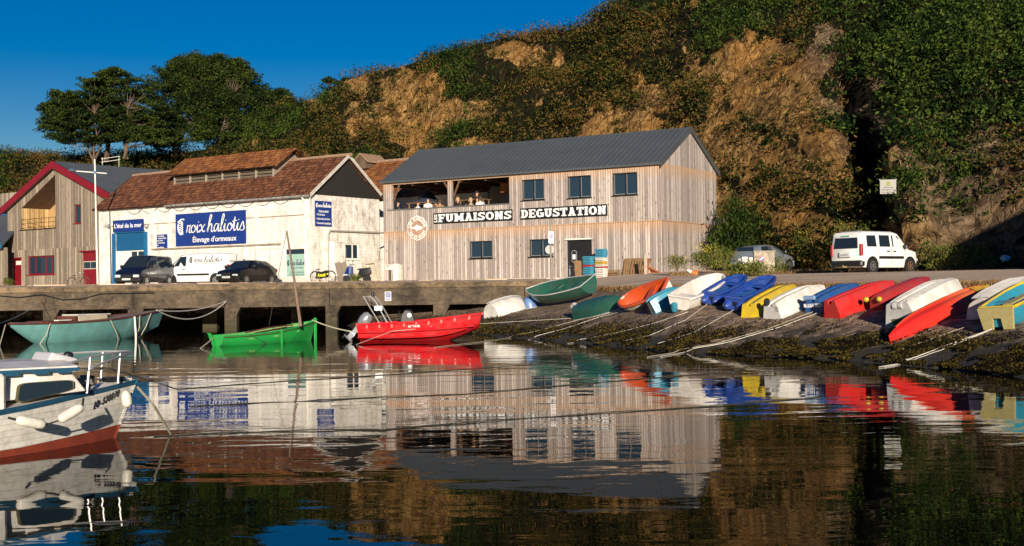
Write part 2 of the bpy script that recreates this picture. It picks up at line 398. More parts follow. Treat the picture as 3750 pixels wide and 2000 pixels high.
# ---------------------------------------------------------------- hill
HX = [-2500, -1200, 0, 600, 1100, 1400, 1900, 2300, 2650, 2800, 2950, 3080, 3200, 3330, 3500, 3750, 4300, 5600, 7500]
HF = [150, 120, 108, 104, 99, 95, 89, 82, 74, 70, 66, 65, 63, 61, 58, 55, 51, 46, 40]
RX = [-2500, -1200, 0, 250, 560, 757, 874, 1019, 1165, 1267, 1456, 1602, 1820, 2038, 2155, 2210, 2300, 2600, 3000, 3750, 4300, 5600, 7500]
RY = [640, 610, 572, 582, 570, 545, 450, 394, 356, 292, 250, 200, 148, 118, 84, 40, -20, -90, -150, -240, -260, -300, -300]
RD = [175, 150, 124, 122, 120, 120, 122, 122, 120, 118, 116, 114, 110, 106, 104, 103, 102, 98, 94, 86, 82, 76, 70]
def hill_pt(x, t):
    df = interp(x, HX, HF); dr = interp(x, RX, RD); ry = interp(x, RX, RY)
    hz = 1000+F_PX*math.tan(PITCH)-(x-1875)*ROLL
    fy = hz-(2.15-CAMZ)/df*F_PX+6                        # foot row
    y = lerp(fy, ry, t)
    s = t**1.15 if x < 2300 else t**(1.15+.5*min(1, (x-2300)/500))
    D = lerp(df, dr, s)
    # cleft between the two faces, and the headland right of it
    gx = 3190-95*(1-min(1, max(0, (y-420)/500)))
    k = 1/(1+math.exp(-(y-470)/55))
    wd = 58 if x < gx else 30
    D += 17*k*math.exp(-((x-gx)/wd)**2)
    if x > gx: D -= 4.5*k*math.exp(-((x-gx-90)/110)**2)
    return x, y, D
hcols = list(range(-2500, 0, 120))+list(range(0, 2200, 36))+list(range(2200, 3900, 12))+list(range(3900, 7500, 150)); NT = 90
HP = np.zeros((len(hcols), NT+7, 3)); HPIX = np.zeros((len(hcols), NT+7, 2))
for i, x in enumerate(hcols):
    rock = min(1, max(0, (x-2250)/300))
    for j in range(NT+1):
        X_, y, D = hill_pt(x, j/NT); P = pt(x, y, D)
        e = mn.fractal(P*.16, 1, 2, 5)*1.5+mn.fractal(P*.055, 1, 2, 3)*2.4
        r_ = 0
        if rock > 0:
            q_ = Vector((P.x*.95+P.z*.3, P.y*.95, P.z*.55-P.x*.2))
            r_ = 1.5*abs(mn.noise(q_*.13))+.9*abs(mn.noise(q_*.34+Vector((9, 0, 0))))+.95*mn.voronoi(q_*.5)[0][0]+.6*mn.voronoi(q_*1.2)[0][0]+.25*abs(mn.noise(q_*2.3))
        k = min(1, j/8.)*min(1, (NT-j)/10.+.1)
        P = P+Vector((0, -1, .35))*(e*k*(1-.2*rock))+Vector((.35, -1, -.15))*((r_-.9)*1.5*k*rock)
        HP[i, j] = P; HPIX[i, j] = (x, y)
    P = Vector(HP[i, NT])
    for q in range(1, 7):
        P = P+Vector((P.x*.02, 9, -.4*q)); HP[i, NT+q] = P; HPIX[i, NT+q] = (x, 0)
ROCKS = [(1480, 410, 65, 150), (1290, 450, 40, 90), (1560, 330, 80, 50), (2300, 470, 150, 90), (2400, 360, 90, 70), (2690, 250, 210, 95), (2860, 360, 200, 150), (2560, 560, 220, 130), (2750, 620, 120, 190), (2950, 560, 110, 120), (2880, 860, 110, 60), (2990, 190, 60, 90),
         (3560, 560, 130, 110), (3680, 700, 150, 250), (3380, 770, 130, 110), (3250, 870, 60, 120), (3500, 930, 200, 90), (1880, 220, 90, 45), (1750, 560, 90, 40)]
def rockiness(x, y):
    m_ = max(1-math.hypot((x-a)/c, (y-b)/d) for a, b, c, d in ROCKS)
    band = max(.5*(1-math.hypot((x-2620)/760, (y-600)/400)), .7*(1-math.hypot((x-3500)/420, (y-760)/380)), .3*(1-math.hypot((x-1550)/400, (y-450)/230)))
    return max(m_*.8, band-.2)-.03+.55*mn.noise((x*.0085, y*.0085, 0))+.45*mn.noise((x*.026, y*.026, 4))+.2*mn.noise((x*.07, y*.07, 2))
mt, n, bs = newmat('cliff_rock')
g = noise(n, coords(n, (1, 1, .8)), 1.3, 10, .8, .1); g2 = noise(n, coords(n, (.12, .12, .12)), 1.2, 4); st = noise(n, coords(n, (1.6, 1.6, .9)), 1.6, 10, .85, 0)
c = ramp(n, mth(n, 'ADD', mth(n, 'MULTIPLY', g, .5), mth(n, 'MULTIPLY', st, .5)), [(.40, (.03, .016, .007)), (.47, (.20, .11, .04)), (.54, (.56, .33, .11)), (.66, (.78, .54, .26))])  # ochre rock tones; the dark end paints in crevice shade
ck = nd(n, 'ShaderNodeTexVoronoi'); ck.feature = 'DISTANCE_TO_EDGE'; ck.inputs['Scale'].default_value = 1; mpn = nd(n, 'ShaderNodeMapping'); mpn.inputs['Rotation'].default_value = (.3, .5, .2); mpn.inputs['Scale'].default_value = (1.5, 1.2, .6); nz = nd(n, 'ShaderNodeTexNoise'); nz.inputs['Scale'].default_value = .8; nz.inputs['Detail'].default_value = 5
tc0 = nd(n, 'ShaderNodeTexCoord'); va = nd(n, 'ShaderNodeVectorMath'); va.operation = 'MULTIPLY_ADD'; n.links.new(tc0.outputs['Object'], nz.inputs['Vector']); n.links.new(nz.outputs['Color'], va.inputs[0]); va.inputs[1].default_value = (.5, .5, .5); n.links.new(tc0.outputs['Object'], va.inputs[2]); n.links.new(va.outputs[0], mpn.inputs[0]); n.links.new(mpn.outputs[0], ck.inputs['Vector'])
vb = nd(n, 'ShaderNodeTexVoronoi'); vb.inputs['Scale'].default_value = 1.7; n.links.new(mpn.outputs[0], vb.inputs['Vector']); bwv = nd(n, 'ShaderNodeRGBToBW'); n.links.new(vb.outputs['Color'], bwv.inputs[0])
vc = nd(n, 'ShaderNodeTexVoronoi'); vc.inputs['Scale'].default_value = .45; n.links.new(mpn.outputs[0], vc.inputs['Vector']); bwc = nd(n, 'ShaderNodeRGBToBW'); n.links.new(vc.outputs['Color'], bwc.inputs[0])
c = mixc(n, .85, c, ramp(n, mth(n, 'ADD', mth(n, 'MULTIPLY', bwv.outputs[0], .6), mth(n, 'MULTIPLY', bwc.outputs[0], .5)), [(.3, .42), (.5, .9), (.72, 1.)]), 'MULTIPLY')
crk = ramp(n, ck.outputs['Distance'], [(.0, 1.), (.06, 0.)]); c = mixc(n, mth(n, 'MULTIPLY', mth(n, 'MULTIPLY', crk, g), 1.2), c, (.03, .018, .01))  # cracks, darkened to paint the shade that frontal sun leaves out
or_ = ramp(n, g2, [(.42, 0.), (.62, 1.)]); c = mixc(n, mth(n, 'MULTIPLY', or_, .5), c, (.55, .25, .06))
wh = ramp(n, noise(n, coords(n, (1, 1, .6)), 2.2, 9, .85), [(.67, 0.), (.72, 1.)]); c = mixc(n, wh, c, (.5, .42, .33))
tc = nd(n, 'ShaderNodeTexCoord'); sp = nd(n, 'ShaderNodeSeparateXYZ'); n.links.new(tc.outputs['Object'], sp.inputs[0])
gr = ramp(n, mth(n, 'MULTIPLY', sp.outputs[0], .04), [(.72, 0.), (.80, 1.)]); c = mixc(n, mth(n, 'MULTIPLY', gr, .7), c, ramp(n, g, [(.4, (.03, .022, .016)), (.6, (.34, .26, .18))]))
at = nd(n, 'ShaderNodeAttribute'); at.attribute_name = 'rock'
so_ = ramp(n, g, [(.40, (.005, .007, .002)), (.55, (.022, .020, .007)), (.68, (.09, .06, .02))])  # undergrowth soil, near-black to stand in for shade between bushes
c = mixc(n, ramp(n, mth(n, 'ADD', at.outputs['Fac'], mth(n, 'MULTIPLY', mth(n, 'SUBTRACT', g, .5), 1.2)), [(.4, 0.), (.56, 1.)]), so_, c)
n.links.new(c, bs.inputs['Base Color']); bs.inputs['Roughness'].default_value = .95; bs.inputs['Specular IOR Level'].default_value = .1
bump(n, mth(n, 'ADD', mth(n, 'SUBTRACT', mth(n, 'ADD', g, st), mth(n, 'MULTIPLY', crk, .5)), mth(n, 'MULTIPLY', bwv.outputs[0], .8)), bs, 1, .4)
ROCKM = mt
def grid_mesh(name, arr, mat, uvf=None):
    a, b = arr.shape[:2]; idx = np.arange(a*b).reshape(a, b)
    f = np.stack([idx[:-1, :-1], idx[1:, :-1], idx[1:, 1:], idx[:-1, 1:]], -1).reshape(-1, 4)
    me = bpy.data.meshes.new(name); me.from_pydata(arr.reshape(-1, 3).tolist(), [], f.tolist()); me.update(); me.materials.append(mat)
    me.polygons.foreach_set('use_smooth', [True]*len(me.polygons)); o = bpy.data.objects.new(name, me); COL.objects.link(o); return o
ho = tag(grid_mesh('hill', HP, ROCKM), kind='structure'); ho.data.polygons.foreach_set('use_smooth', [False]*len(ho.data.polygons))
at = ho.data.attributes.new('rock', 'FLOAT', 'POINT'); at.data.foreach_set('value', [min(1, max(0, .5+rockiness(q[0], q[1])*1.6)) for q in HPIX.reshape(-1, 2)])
# unseen mound added right of the frame, shaped to shade the foot of the cliff
mb = MB(); rings = []
for X, zt in ((18.6, .2), (20.4, 6.6), (22, 9), (25.5, 10.7), (32, 14), (44, 17), (70, 22)):
    rings.append([(X+1.5*mn.noise((X, k, 0)), 24+6*math.cos(k*math.pi/8)*(-1), -1+(zt+1)*math.sin(k*math.pi/8)**.6 if 0 < k < 8 else -1) for k in range(9)])
mb.loft(rings, False, True, closed=False); tag(mb.build('shade_headland', ROCKM, smooth=True), kind='structure')

# ---------------------------------------------------------------- leaf blades
def blades_mesh(name, C_, size, mat, parent=None, up=0.0, aspect=.45, smooth=False, jit=.5):
    N = len(C_); C_ = np.asarray(C_, dtype=np.float64); size = np.asarray(size)*(1+jit*(RNG.random(N)-.5))
    d = RNG.normal(size=(N, 3)); d[:, 2] = d[:, 2]*(1-up)+up*2.2; d /= np.linalg.norm(d, axis=1)[:, None]
    q = RNG.normal(size=(N, 3)); s = np.cross(d, q); s /= np.linalg.norm(s, axis=1)[:, None]+1e-9
    L = size[:, None]; Wd = L*aspect
    v = np.stack([C_-d*L*.5-s*Wd*.25, C_-d*L*.1+s*Wd*.5, C_+d*L*.5, C_-d*L*.1-s*Wd*.6], 1).reshape(-1, 3)
    me = bpy.data.meshes.new(name); me.vertices.add(4*N); me.vertices.foreach_set('co', v.ravel()); me.loops.add(4*N); me.loops.foreach_set('vertex_index', np.arange(4*N, dtype=np.int32))
    me.polygons.add(N); me.polygons.foreach_set('loop_start', np.arange(0, 4*N, 4, dtype=np.int32)); me.polygons.foreach_set('loop_total', np.full(N, 4, dtype=np.int32)); me.update(); me.validate()
    me.materials.append(mat); o = bpy.data.objects.new(name, me); COL.objects.link(o)
    if parent: o.parent = parent
    return o
def leaf_mat(name, cs, sc=.35, trans=.25):
    mt, n, bs = newmat(name); ge = nd(n, 'ShaderNodeNewGeometry'); g = noise(n, coords(n), sc, 4, .6); g2 = noise(n, coords(n), sc*4, 3)
    f = mth(n, 'ADD', mth(n, 'MULTIPLY', mth(n, 'SUBTRACT', ge.outputs['Random Per Island'], .24), .5), mth(n, 'ADD', mth(n, 'MULTIPLY', mth(n, 'SUBTRACT', mth(n, 'MULTIPLY', g, 1.9), .45), .42), mth(n, 'MULTIPLY', mth(n, 'SUBTRACT', mth(n, 'MULTIPLY', g2, 1.9), .45), .34)))
    c = ramp(n, f, [(.28+.44*i/(len(cs)-1), x) for i, x in enumerate(cs)]); n.links.new(c, bs.inputs['Base Color'])
    bs.inputs['Roughness'].default_value = .75; bs.inputs['Specular IOR Level'].default_value = .08
    tr = nd(n, 'ShaderNodeBsdfTranslucent'); n.links.new(c, tr.inputs[0]); mx = nd(n, 'ShaderNodeMixShader'); mx.inputs[0].default_value = trans
    n.links.new(bs.outputs[0], mx.inputs[1]); n.links.new(tr.outputs[0], mx.inputs[2]); n.links.new(mx.outputs[0], n.nodes['Material Output'].inputs[0]); return mt
SCRUB = leaf_mat('scrub_leaves', [(.003, .006, .002), (.013, .023, .005), (.040, .052, .009), (.12, .10, .018), (.17, .085, .028)], .22)
SCRUBD = leaf_mat('dark_broom_leaves', [(.002, .006, .002), (.009, .023, .005), (.030, .058, .010), (.085, .12, .018)], .3)  # darkest tone imitates self-shadow in the gaps between sprigs
DRY = leaf_mat('dry_grass', [(.07, .035, .013), (.17, .09, .032), (.27, .165, .065), (.38, .25, .12)], .5)
PINE = leaf_mat('conifer_needles', [(.003, .008, .003), (.009, .02, .005), (.024, .042, .008), (.06, .08, .012)], .3, .12)
BARK = M('pale_bark', (.15, .095, .058), .9, (.06, .04, .024), 3, .6, .03, 14, stretch=(1, 1, .3))
BARKD = M('brown_bark', (.14, .09, .055), .9, (.05, .032, .022), 3, .6, .03, 14, stretch=(1, 1, .3))

def hill_at(ci, tj):                                      # bilinear on the displaced sheet
    i, j = int(ci), int(tj); a, b = ci-i, tj-j
    P = HP[i, j]*(1-a)*(1-b)+HP[i+1, j]*a*(1-b)+HP[i, j+1]*(1-a)*b+HP[i+1, j+1]*a*b
    q = HPIX[i, j]*(1-a)*(1-b)+HPIX[i+1, j]*a*(1-b)+HPIX[i, j+1]*(1-a)*b+HPIX[i+1, j+1]*a*b
    return P, q
area = np.linalg.norm(np.cross(HP[1:, :-1]-HP[:-1, :-1], HP[:-1, 1:]-HP[:-1, :-1]), axis=2)
vis = np.ones_like(area)
for i in range(area.shape[0]):
    x = hcols[i]
    for j in range(area.shape[1]):
        if x < -500 or x > 4200 or j > NT+1: vis[i, j] = .12
        if HPIX[i, j, 1] < -120: vis[i, j] *= .3
pr = (area*vis).ravel(); pr /= pr.sum()
def scatter(Ns):
    k = RNG.choice(len(pr), Ns, p=pr); ii, jj = np.unravel_index(k, area.shape); return ii+RNG.random(Ns)*.999, jj+RNG.random(Ns)*.999
gb_, gs, db_, ds, wb, ws = [], [], [], [], [], []
ci, tj = scatter(26000)
for a, b in zip(ci, tj):
    P, q = hill_at(a, b); r_ = rockiness(q[0], q[1])
    if q[0] > 3050 and abs(q[0]-3175) < 75 and q[1] > 330: continue
    if r_ > .02 and not (q[0] > 3260 and q[1] > 450 and random.random() < .3) and (random.random() < .5 or mn.noise(Vector(P)*.45) < .0): continue
    rad = (.28+1.7*random.random()**2.6)*(.55 if r_ > .02 else 1)
    big = mn.noise(Vector(P)*.09)
    if mn.noise(Vector(P)*.16+Vector((5, 5, 5)))+.5*mn.noise(Vector(P)*.5) < -.22 and random.random() < .8: continue
    k = int(58*rad**1.4+14); d = RNG.normal(size=(k, 3)); d /= np.linalg.norm(d, axis=1)[:, None]; d[:, 2] = np.abs(d[:, 2])*1.0-.1
    pts = P+d*rad*(.55+.5*RNG.random((k, 1)))*np.array([1, 1, .85])
    if 2980 < q[0] and q[1] < 560 and r_ < .05: wb.append(pts); ws.append(np.full(k, .27))
    elif big > .18: db_.append(pts); ds.append(np.full(k, .24))
    else: gb_.append(pts); gs.append(np.full(k, .24))
ci, tj = scatter(90000); dr = []
for a, b in zip(ci, tj):
    P, q = hill_at(a, b); r_ = rockiness(q[0], q[1])
    if q[0] > 3050 and abs(q[0]-3175) < 75 and q[1] > 330: continue
    dn = mn.noise(Vector(P)*.35)+.5*mn.noise(Vector(P)*1.1)
    if r_ > .25 and random.random() < .75: continue
    if (r_ > -.15 and dn > .02 and random.random() < .45) or (r_ > -.45 and random.random() < .3) or (dn > .1 and random.random() < .22): dr.append(P+np.array([0, -.1, .15]))
tag(blades_mesh('hillside_scrub', np.concatenate(gb_), np.concatenate(gs), SCRUB, up=.3, aspect=.36), kind='stuff', label='dense green and olive scrub covering the hillside behind the buildings', cat='scrub')
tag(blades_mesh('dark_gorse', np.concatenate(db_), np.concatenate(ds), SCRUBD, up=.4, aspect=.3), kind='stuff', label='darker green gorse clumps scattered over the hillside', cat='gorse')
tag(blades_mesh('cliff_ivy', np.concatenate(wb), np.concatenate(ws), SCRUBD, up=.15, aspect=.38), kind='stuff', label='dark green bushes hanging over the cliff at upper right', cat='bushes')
tag(blades_mesh('dry_grass', dr, np.full(len(dr), .40), DRY, up=.55, aspect=.10), kind='stuff', label='brown dry grass tufts on the cliff face', cat='dry grass')

# ---------------------------------------------------------------- trees and shrubs
def pads(parent, pads_, mat, per=150, sz=.32, name='crown'):
    C_, Z = [], []
    for (p, rx, rz) in pads_:
        k = int(per*1.5*rx*rx*rz**.3)+50; d = RNG.normal(size=(k, 3)); d /= np.linalg.norm(d, axis=1)[:, None]
        r_ = RNG.random((k, 1))**.45; off = d*r_*np.array([rx, rx, rz]); off[:, 2] += .12*rx*np.sin(off[:, 0]*3+p[0])
        C_.append(np.array(p)+off); Z.append(np.full(k, sz))
    return blades_mesh(name, np.concatenate(C_), np.concatenate(Z), mat, parent, up=.15, aspect=.4)
def conifer(base, trunks, crown, npads, label, D, flat=.35, bark=BARK, seed=1, rs=(.7, 1.5), clip=None):
    """crown: list of pixel ellipses (x, y, rx, ry) the crown fills at depth D"""
    rr = random.Random(seed); B = pt(base[0], base[1], D); t = empty('conifer', label, 'tree', B, group='tall conifers on the hilltop')
    mb = MB(); pl = []; tips = []
    for tx, ty in trunks:
        T = pt(tx, ty, D+rr.uniform(-1, 1))-B; mid = T*.5+Vector((rr.uniform(-.5, .5), rr.uniform(-.5, .5), 0)); o = Vector((rr.uniform(-.25, .25), rr.uniform(-.3, .3), -.6))
        mb.tube([o, o*.6+T*.12, T*.3+Vector((rr.uniform(-.3, .3), 0, 0)), mid, T*.8, T], [.17, .13, .1, .07, .045, .015], 7); tips.append((o, T, mid))
    for i in range(npads):
        ex, ey, rx, ry = crown[i % len(crown)]
        while True:
            u, v = rr.uniform(-1, 1), rr.uniform(-1, 1)
            if u*u+v*v < 1: break
        k = (u*u+v*v)**.5; P = pt(ex+u*rx, ey+v*ry, D+rr.uniform(-1, 1)*rx/F_PX*D*.75)-B
        r_ = rr.uniform(*rs)*(1.15-.45*k); pl.append((P, r_, r_*flat))
        o, T, mid = min(tips, key=lambda q: (q[2]-P).length)
        s = min(.92, max(.25, P.z/max(T.z, 1)-.12)); A = o.lerp(mid, s*2) if s < .5 else mid.lerp(T, s*2-1)
        mb.tube([A, A.lerp(P, .5)+Vector((0, 0, rr.uniform(-.3, .1))), P], [.04, .025, .01], 5)
    mb.build('trunk', bark, t, smooth=True); pads(t, pl, PINE, 170, .24); return t
conifer((345, 590), [(300, 440), (345, 400), (390, 430)], [(260, 420, 95, 60), (240, 470, 80, 45), (310, 350, 90, 60), (300, 500, 100, 35), (360, 420, 80, 90), (250, 380, 60, 50), (215, 410, 55, 30), (205, 450, 45, 30)], 125, 'wind-shaped conifer at the left edge of the hilltop grove', 116, .17, seed=3, rs=(.8, 2.0))
conifer((395, 570), [(405, 300), (440, 330)], [(400, 300, 60, 50), (390, 380, 90, 70), (430, 440, 80, 60), (405, 268, 30, 22), (350, 320, 40, 40), (400, 480, 80, 40)], 90, 'pointed conifer second from the left of the hilltop grove', 118, .2, seed=4, rs=(.7, 1.8))
conifer((455, 560), [(430, 430), (470, 380), (520, 430)], [(480, 350, 70, 60), (500, 420, 90, 60), (460, 475, 90, 50), (560, 490, 70, 40), (540, 400, 60, 60)], 105, 'conifer with pale forked trunk in the middle of the grove', 115, .22, seed=5, rs=(.8, 1.8))
conifer((640, 560), [(640, 330), (700, 350), (600, 360)], [(610, 310, 85, 60), (690, 270, 85, 60), (660, 380, 110, 80), (600, 450, 70, 60), (720, 460, 90, 60), (700, 240, 60, 38), (600, 510, 60, 40), (740, 330, 60, 80)], 190, 'broad dark pine, the tallest of the hilltop grove', 120, .5, BARKD, seed=6, rs=(.8, 1.6))
conifer((800, 560), [(790, 320), (850, 340), (820, 360)], [(800, 270, 80, 60), (860, 320, 90, 70), (790, 370, 90, 70), (880, 400, 70, 50), (790, 450, 90, 60), (860, 265, 55, 40), (800, 250, 50, 40)], 180, 'rounded dark pine right of the tallest one', 121, .5, BARKD, seed=7, rs=(.8, 1.55))
conifer((950, 500), [(960, 360), (1010, 365)], [(940, 340, 65, 55), (1000, 355, 60, 42), (1045, 372, 32, 14), (930, 420, 50, 30), (900, 340, 40, 50)], 75, 'low spreading pine at the right end of the grove', 122, .4, BARKD, seed=8, rs=(.7, 1.3))
conifer((1215, 330), [(1200, 300)], [(1205, 292, 22, 9), (1250, 300, 30, 10)], 9, 'small stunted conifer alone on the ridge line', 119, .4, BARKD, seed=9, rs=(.4, .7))
def shrub(P, r, h, mat, label, cat='bush', k=900, sz=.14, up=.5, seed=0, name='shrub', group=None, asp=.3):
    rr = np.random.default_rng(seed); t = empty(name, label, cat, P, group=group); mb = MB()
    for _ in range(7):
        a = rr.random()*6.28; q = Vector((math.cos(a)*r*.55, math.sin(a)*r*.55, h*.75)); mb.tube([(0, 0, -.1), q*.5+Vector((0, 0, h*.1)), q], .02, 5, .006)
    mb.build('stem', BARKD, t); nc = 14; cs = np.stack([rr.uniform(-r, r, nc)*.7, rr.uniform(-r, r, nc)*.7, rr.uniform(.15, .85, nc)*h], 1)
    i = rr.integers(0, nc, k); off = rr.normal(size=(k, 3))*np.array([r*.28, r*.28, h*.14]); C_ = cs[i]+off; C_[:, 2] = np.abs(C_[:, 2])
    blades_mesh('foliage', C_, np.full(k, sz), mat, t, up=up, aspect=asp); return t
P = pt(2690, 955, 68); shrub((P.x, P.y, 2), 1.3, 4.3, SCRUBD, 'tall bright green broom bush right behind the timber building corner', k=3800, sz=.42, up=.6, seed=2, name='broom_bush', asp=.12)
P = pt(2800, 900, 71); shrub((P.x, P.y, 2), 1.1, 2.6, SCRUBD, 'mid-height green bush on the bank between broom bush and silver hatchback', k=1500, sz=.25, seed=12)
WEEDG = leaf_mat('roadside_weeds', [(.03, .05, .01), (.07, .10, .018), (.14, .16, .03), (.26, .22, .06)], 1.5)
YEL = leaf_mat('yellow_flowers', [(.5, .38, .02), (.7, .55, .04)], 3)
def weeds(px, py, r, h, label, seed, k=900, yel=0, D=None):
    P = gp(px, py) if D is None else pt(px, py, D); P.z = ground(P.x, P.y) if D is None else P.z
    t = shrub(P, r, h, WEEDG, label, 'weeds', k, .12, .6, seed, 'weed_clump')
    if yel: blades_mesh('flowers', np.array([0, 0, h*.85])+np.random.default_rng(seed).normal(size=(yel, 3))*np.array([r*.35, r*.3, h*.12]), np.full(yel, .1), YEL, t)
weeds(2590, 985, .8, 1.1, 'weeds with yellow flowers at the right corner of the timber building', 21, 1600, 90, 57.5)
weeds(2650, 980, .7, 1.0, 'green weeds beside the silver hatchback rear', 22, 1200, 0, 60)
weeds(2760, 1012, 1.0, .62, 'low green weeds in front of the concrete electricity box', 23, 1600)
weeds(2855, 1000, .6, .8, 'thin reddish weeds right of the concrete electricity box', 24, 700)
weeds(2950, 930, .8, 1.3, 'yellow flowering weeds behind the silver hatchback bonnet', 25, 1100, 60, 66)
weeds(3480, 985, 1.1, 1.2, 'tall green weeds in front of the white van bonnet', 26, 1900, 0, 54)
weeds(3570, 985, .9, 1.1, 'green weeds at the cliff foot right of the white van', 27, 1500, 0, 55)
weeds(2480, 985, .5, .6, 'dry weeds along the end wall of the timber building', 28, 500, 20, 57)
weeds(30, 1046, .35, .5, 'small green weed tuft beside the narrow red door', 29, 400, 0, 86)
weeds(1300, 1036, .35, .45, 'weed tuft at the wheels of the blue scooter', 30, 350, 0, 66)
weeds(3120, 930, .9, 1.6, 'dark weeds on the bank behind the white van', 31, 1300, 0, 60)
# ---------------------------------------------------------------- buildings
def frame(O, az):
    """local frame: x right along the front, y back, z up"""
    ex = Vector((math.cos(az), -math.sin(az), 0)); ey = Vector((math.sin(az), math.cos(az), 0)); O = Vector(O)
    def onfront(px, py, y=0):                              # pixel -> local (x, z) on the front plane
        d = ray(px, py); t = (O+ey*y-CAMP).dot(ey)/d.dot(ey); P = CAMP+d*t-O; return P.dot(ex), P.z
    def onside(px, py, x):                                 # pixel -> local (y, z) on the end plane
        d = ray(px, py); t = (O+ex*x-CAMP).dot(ex)/d.dot(ex); P = CAMP+d*t-O; return P.dot(ey), P.z
    def tow(x, y, z): return O+ex*x+ey*y+Vector((0, 0, z))
    return onfront, onside, tow
def rect(f, x0, y0, x1, y1, *a):
    xm, ym = (x0+x1)/2, (y0+y1)/2
    u0, _ = f(x0, ym, *a); u1, _ = f(x1, ym, *a); _, v0 = f(xm, y1, *a); _, v1 = f(xm, y0, *a); return (u0, u1, v0, v1)
def window(parent, r, depth=.14, fm=None, fw=.06, mull=(.5,), glass=None, sill=True, name='window', plane='front', x=0, sd=.06):
    a, b, c, d = r; fm = fm or FRAMEK
    def T(mb):
        if plane == 'side': mb.v = [(x-p[1], p[0], p[2]) for p in mb.v]
        return mb
    mb = MB(); y0, y1 = depth-.06, depth
    mb.box(a, b, y0, y1, c, c+fw); mb.box(a, b, y0, y1, d-fw, d); mb.box(a, a+fw, y0, y1, c+fw, d-fw); mb.box(b-fw, b, y0, y1, c+fw, d-fw)
    for m_ in mull: xm = lerp(a, b, m_); mb.box(xm-fw*.6, xm+fw*.6, y0+.01, y1, c+fw, d-fw)
    w_ = T(mb).build(name, fm, parent)
    if fm is FRAMEK:
        mb = MB(); ed_ = [a]+[lerp(a, b, m_) for m_ in mull]+[b]; yy = depth-.032
        for e0, e1 in zip(ed_, ed_[1:]):
            e0 += fw*1.05; e1 -= fw*1.05; z0_, z1_ = c+fw*1.05, d-fw*1.05
            mb.box(e0, e1, yy-.006, yy, z0_, z0_+.022); mb.box(e0, e0+.02, yy-.006, yy, z0_+.023, z1_)
        mb.build('sash_bead', M('pale_sash_bead', (.34, .34, .33), .5), w_)
    mb = MB(); mb.box(a+fw*.5, b-fw*.5, depth-.025, depth-.015, c+fw*.5, d-fw*.5); T(mb).build('pane', glass or WGLASS, w_)
    if sill: mb = MB(); mb.box(a-.06, b+.06, -sd, depth, c-.06, c-.002); T(mb).build('sill', fm, w_)
    return w_
FRAMEK = M('black_window_frame', (.014, .014, .015), .35)
WGLASS, n, bs = newmat('window_glass'); bs.inputs['Base Color'].default_value = (.015, .03, .05, 1); bs.inputs['Roughness'].default_value = .03; bs.inputs['IOR'].default_value = 1.45
RED = M('oxblood_red_paint', (.21, .006, .016), .45, (.15, .004, .011), 2)
WOODF = wood_mat('pink_grey_larch', (.31, .26, .23), (.52, .455, .405), .145, (3.035, 6.02))
WOODL = wood_mat('weathered_grey_larch', (.20, .16, .115), (.42, .345, .255), .15)
WOODG = wood_mat('golden_larch', (.40, .25, .10), (.62, .42, .18), .15)
GREYP = M('pale_grey_trim', (.55, .5, .42), .6)
ZINC = M('dark_grey_standing_seam', (.11, .125, .135), .42, (.085, .098, .105), .8, .3, metal=.35)
DWOOD = M('dark_oak_beam', (.13, .065, .03), .8, (.06, .03, .015), 3, stretch=(1, 1, 1))

# ================= timber smokehouse =================
AZ = .5489; O = Vector((-7.66, 74.5, 2.03)); L, WD, ZS, ZE, ZR = 18.21, 7.52, 3.05, 6.06, 8.13
of, os_, tw = frame(O, AZ)
B = empty('timber_smokehouse', 'two-storey timber-clad building with grey metal roof and an open upstairs terrace', 'building', O, -AZ)
ups = [rect(of, 1910, 657, 1993, 733), rect(of, 2078, 644, 2165, 725), rect(of, 2243, 633, 2334, 715)]
los = [rect(of, 1719, 883, 1802, 946), rect(of, 1938, 876, 2024, 940)]
dr_ = rect(of, 2076, 878, 2167, 1022); door = (dr_[0], dr_[1], .0, dr_[3])
tx1 = of(1866, 700)[0]; zt1 = of(1866, 648)[1]; zt0 = of(1866, 744)[1]
Fp = lambda x, z, d: (x, d, z)
mb = MB(); wallgrid(mb, Fp, 0, L, .12, ZS, los+[(door[0], door[1], .12, door[3])], .2)
mb.build('lower_front_wall', WOODF, B)
mb = MB(); FU = lambda x, z, d: (x, d-.035, z)
terr = (.35, tx1, zt0, zt1)
wallgrid(mb, FU, 0, L, ZS-.04, ZE, ups+[terr], .2)
for i in range(int(L/.29)): mb.box(i*.29, i*.29+.14, -.05, -.02, ZS-.07, ZS-.03)
mb.build('upper_front_wall', WOODF, B)
mb = MB(); gpl = lambda y, z: (L, y, z)
mb.poly([gpl(0, .12), gpl(WD, .12), gpl(WD, ZS), gpl(0, ZS)]); mb.build('lower_end_wall', WOODF, B)
mb = MB(); mb.loft([[(L+dx, y, z) for y, z in ((-.035, ZS-.05), (WD, ZS-.05), (WD, ZE), (WD/2, ZR-.06), (-.035, ZE))] for dx in (0, .04)], True, True); mb.build('gable_wall', WOODF, B)
mb = MB(); mb.box(0.01, L-.01, WD-.15, WD, 0, ZT := zt0); mb.box(tx1, L-.01, WD-.15, WD, zt0+.001, ZE); mb.box(0, .12, .1, WD-.15, 0, zt0); mb.build('rear_wall', WOODF, B)
mb = MB(); mb.box(.02, L-.02, .02, WD-.02, -.3, .12); mb.build('foundation', GREYP, B)
mb = MB(); mb.box(.1, L-.1, .25, WD-.2, zt0-.45, zt0-.3); mb.box(tx1, tx1+.12, .2, WD-.16, zt0-.29, ZE-.05); mb.build('terrace_floor', DWOOD, B)
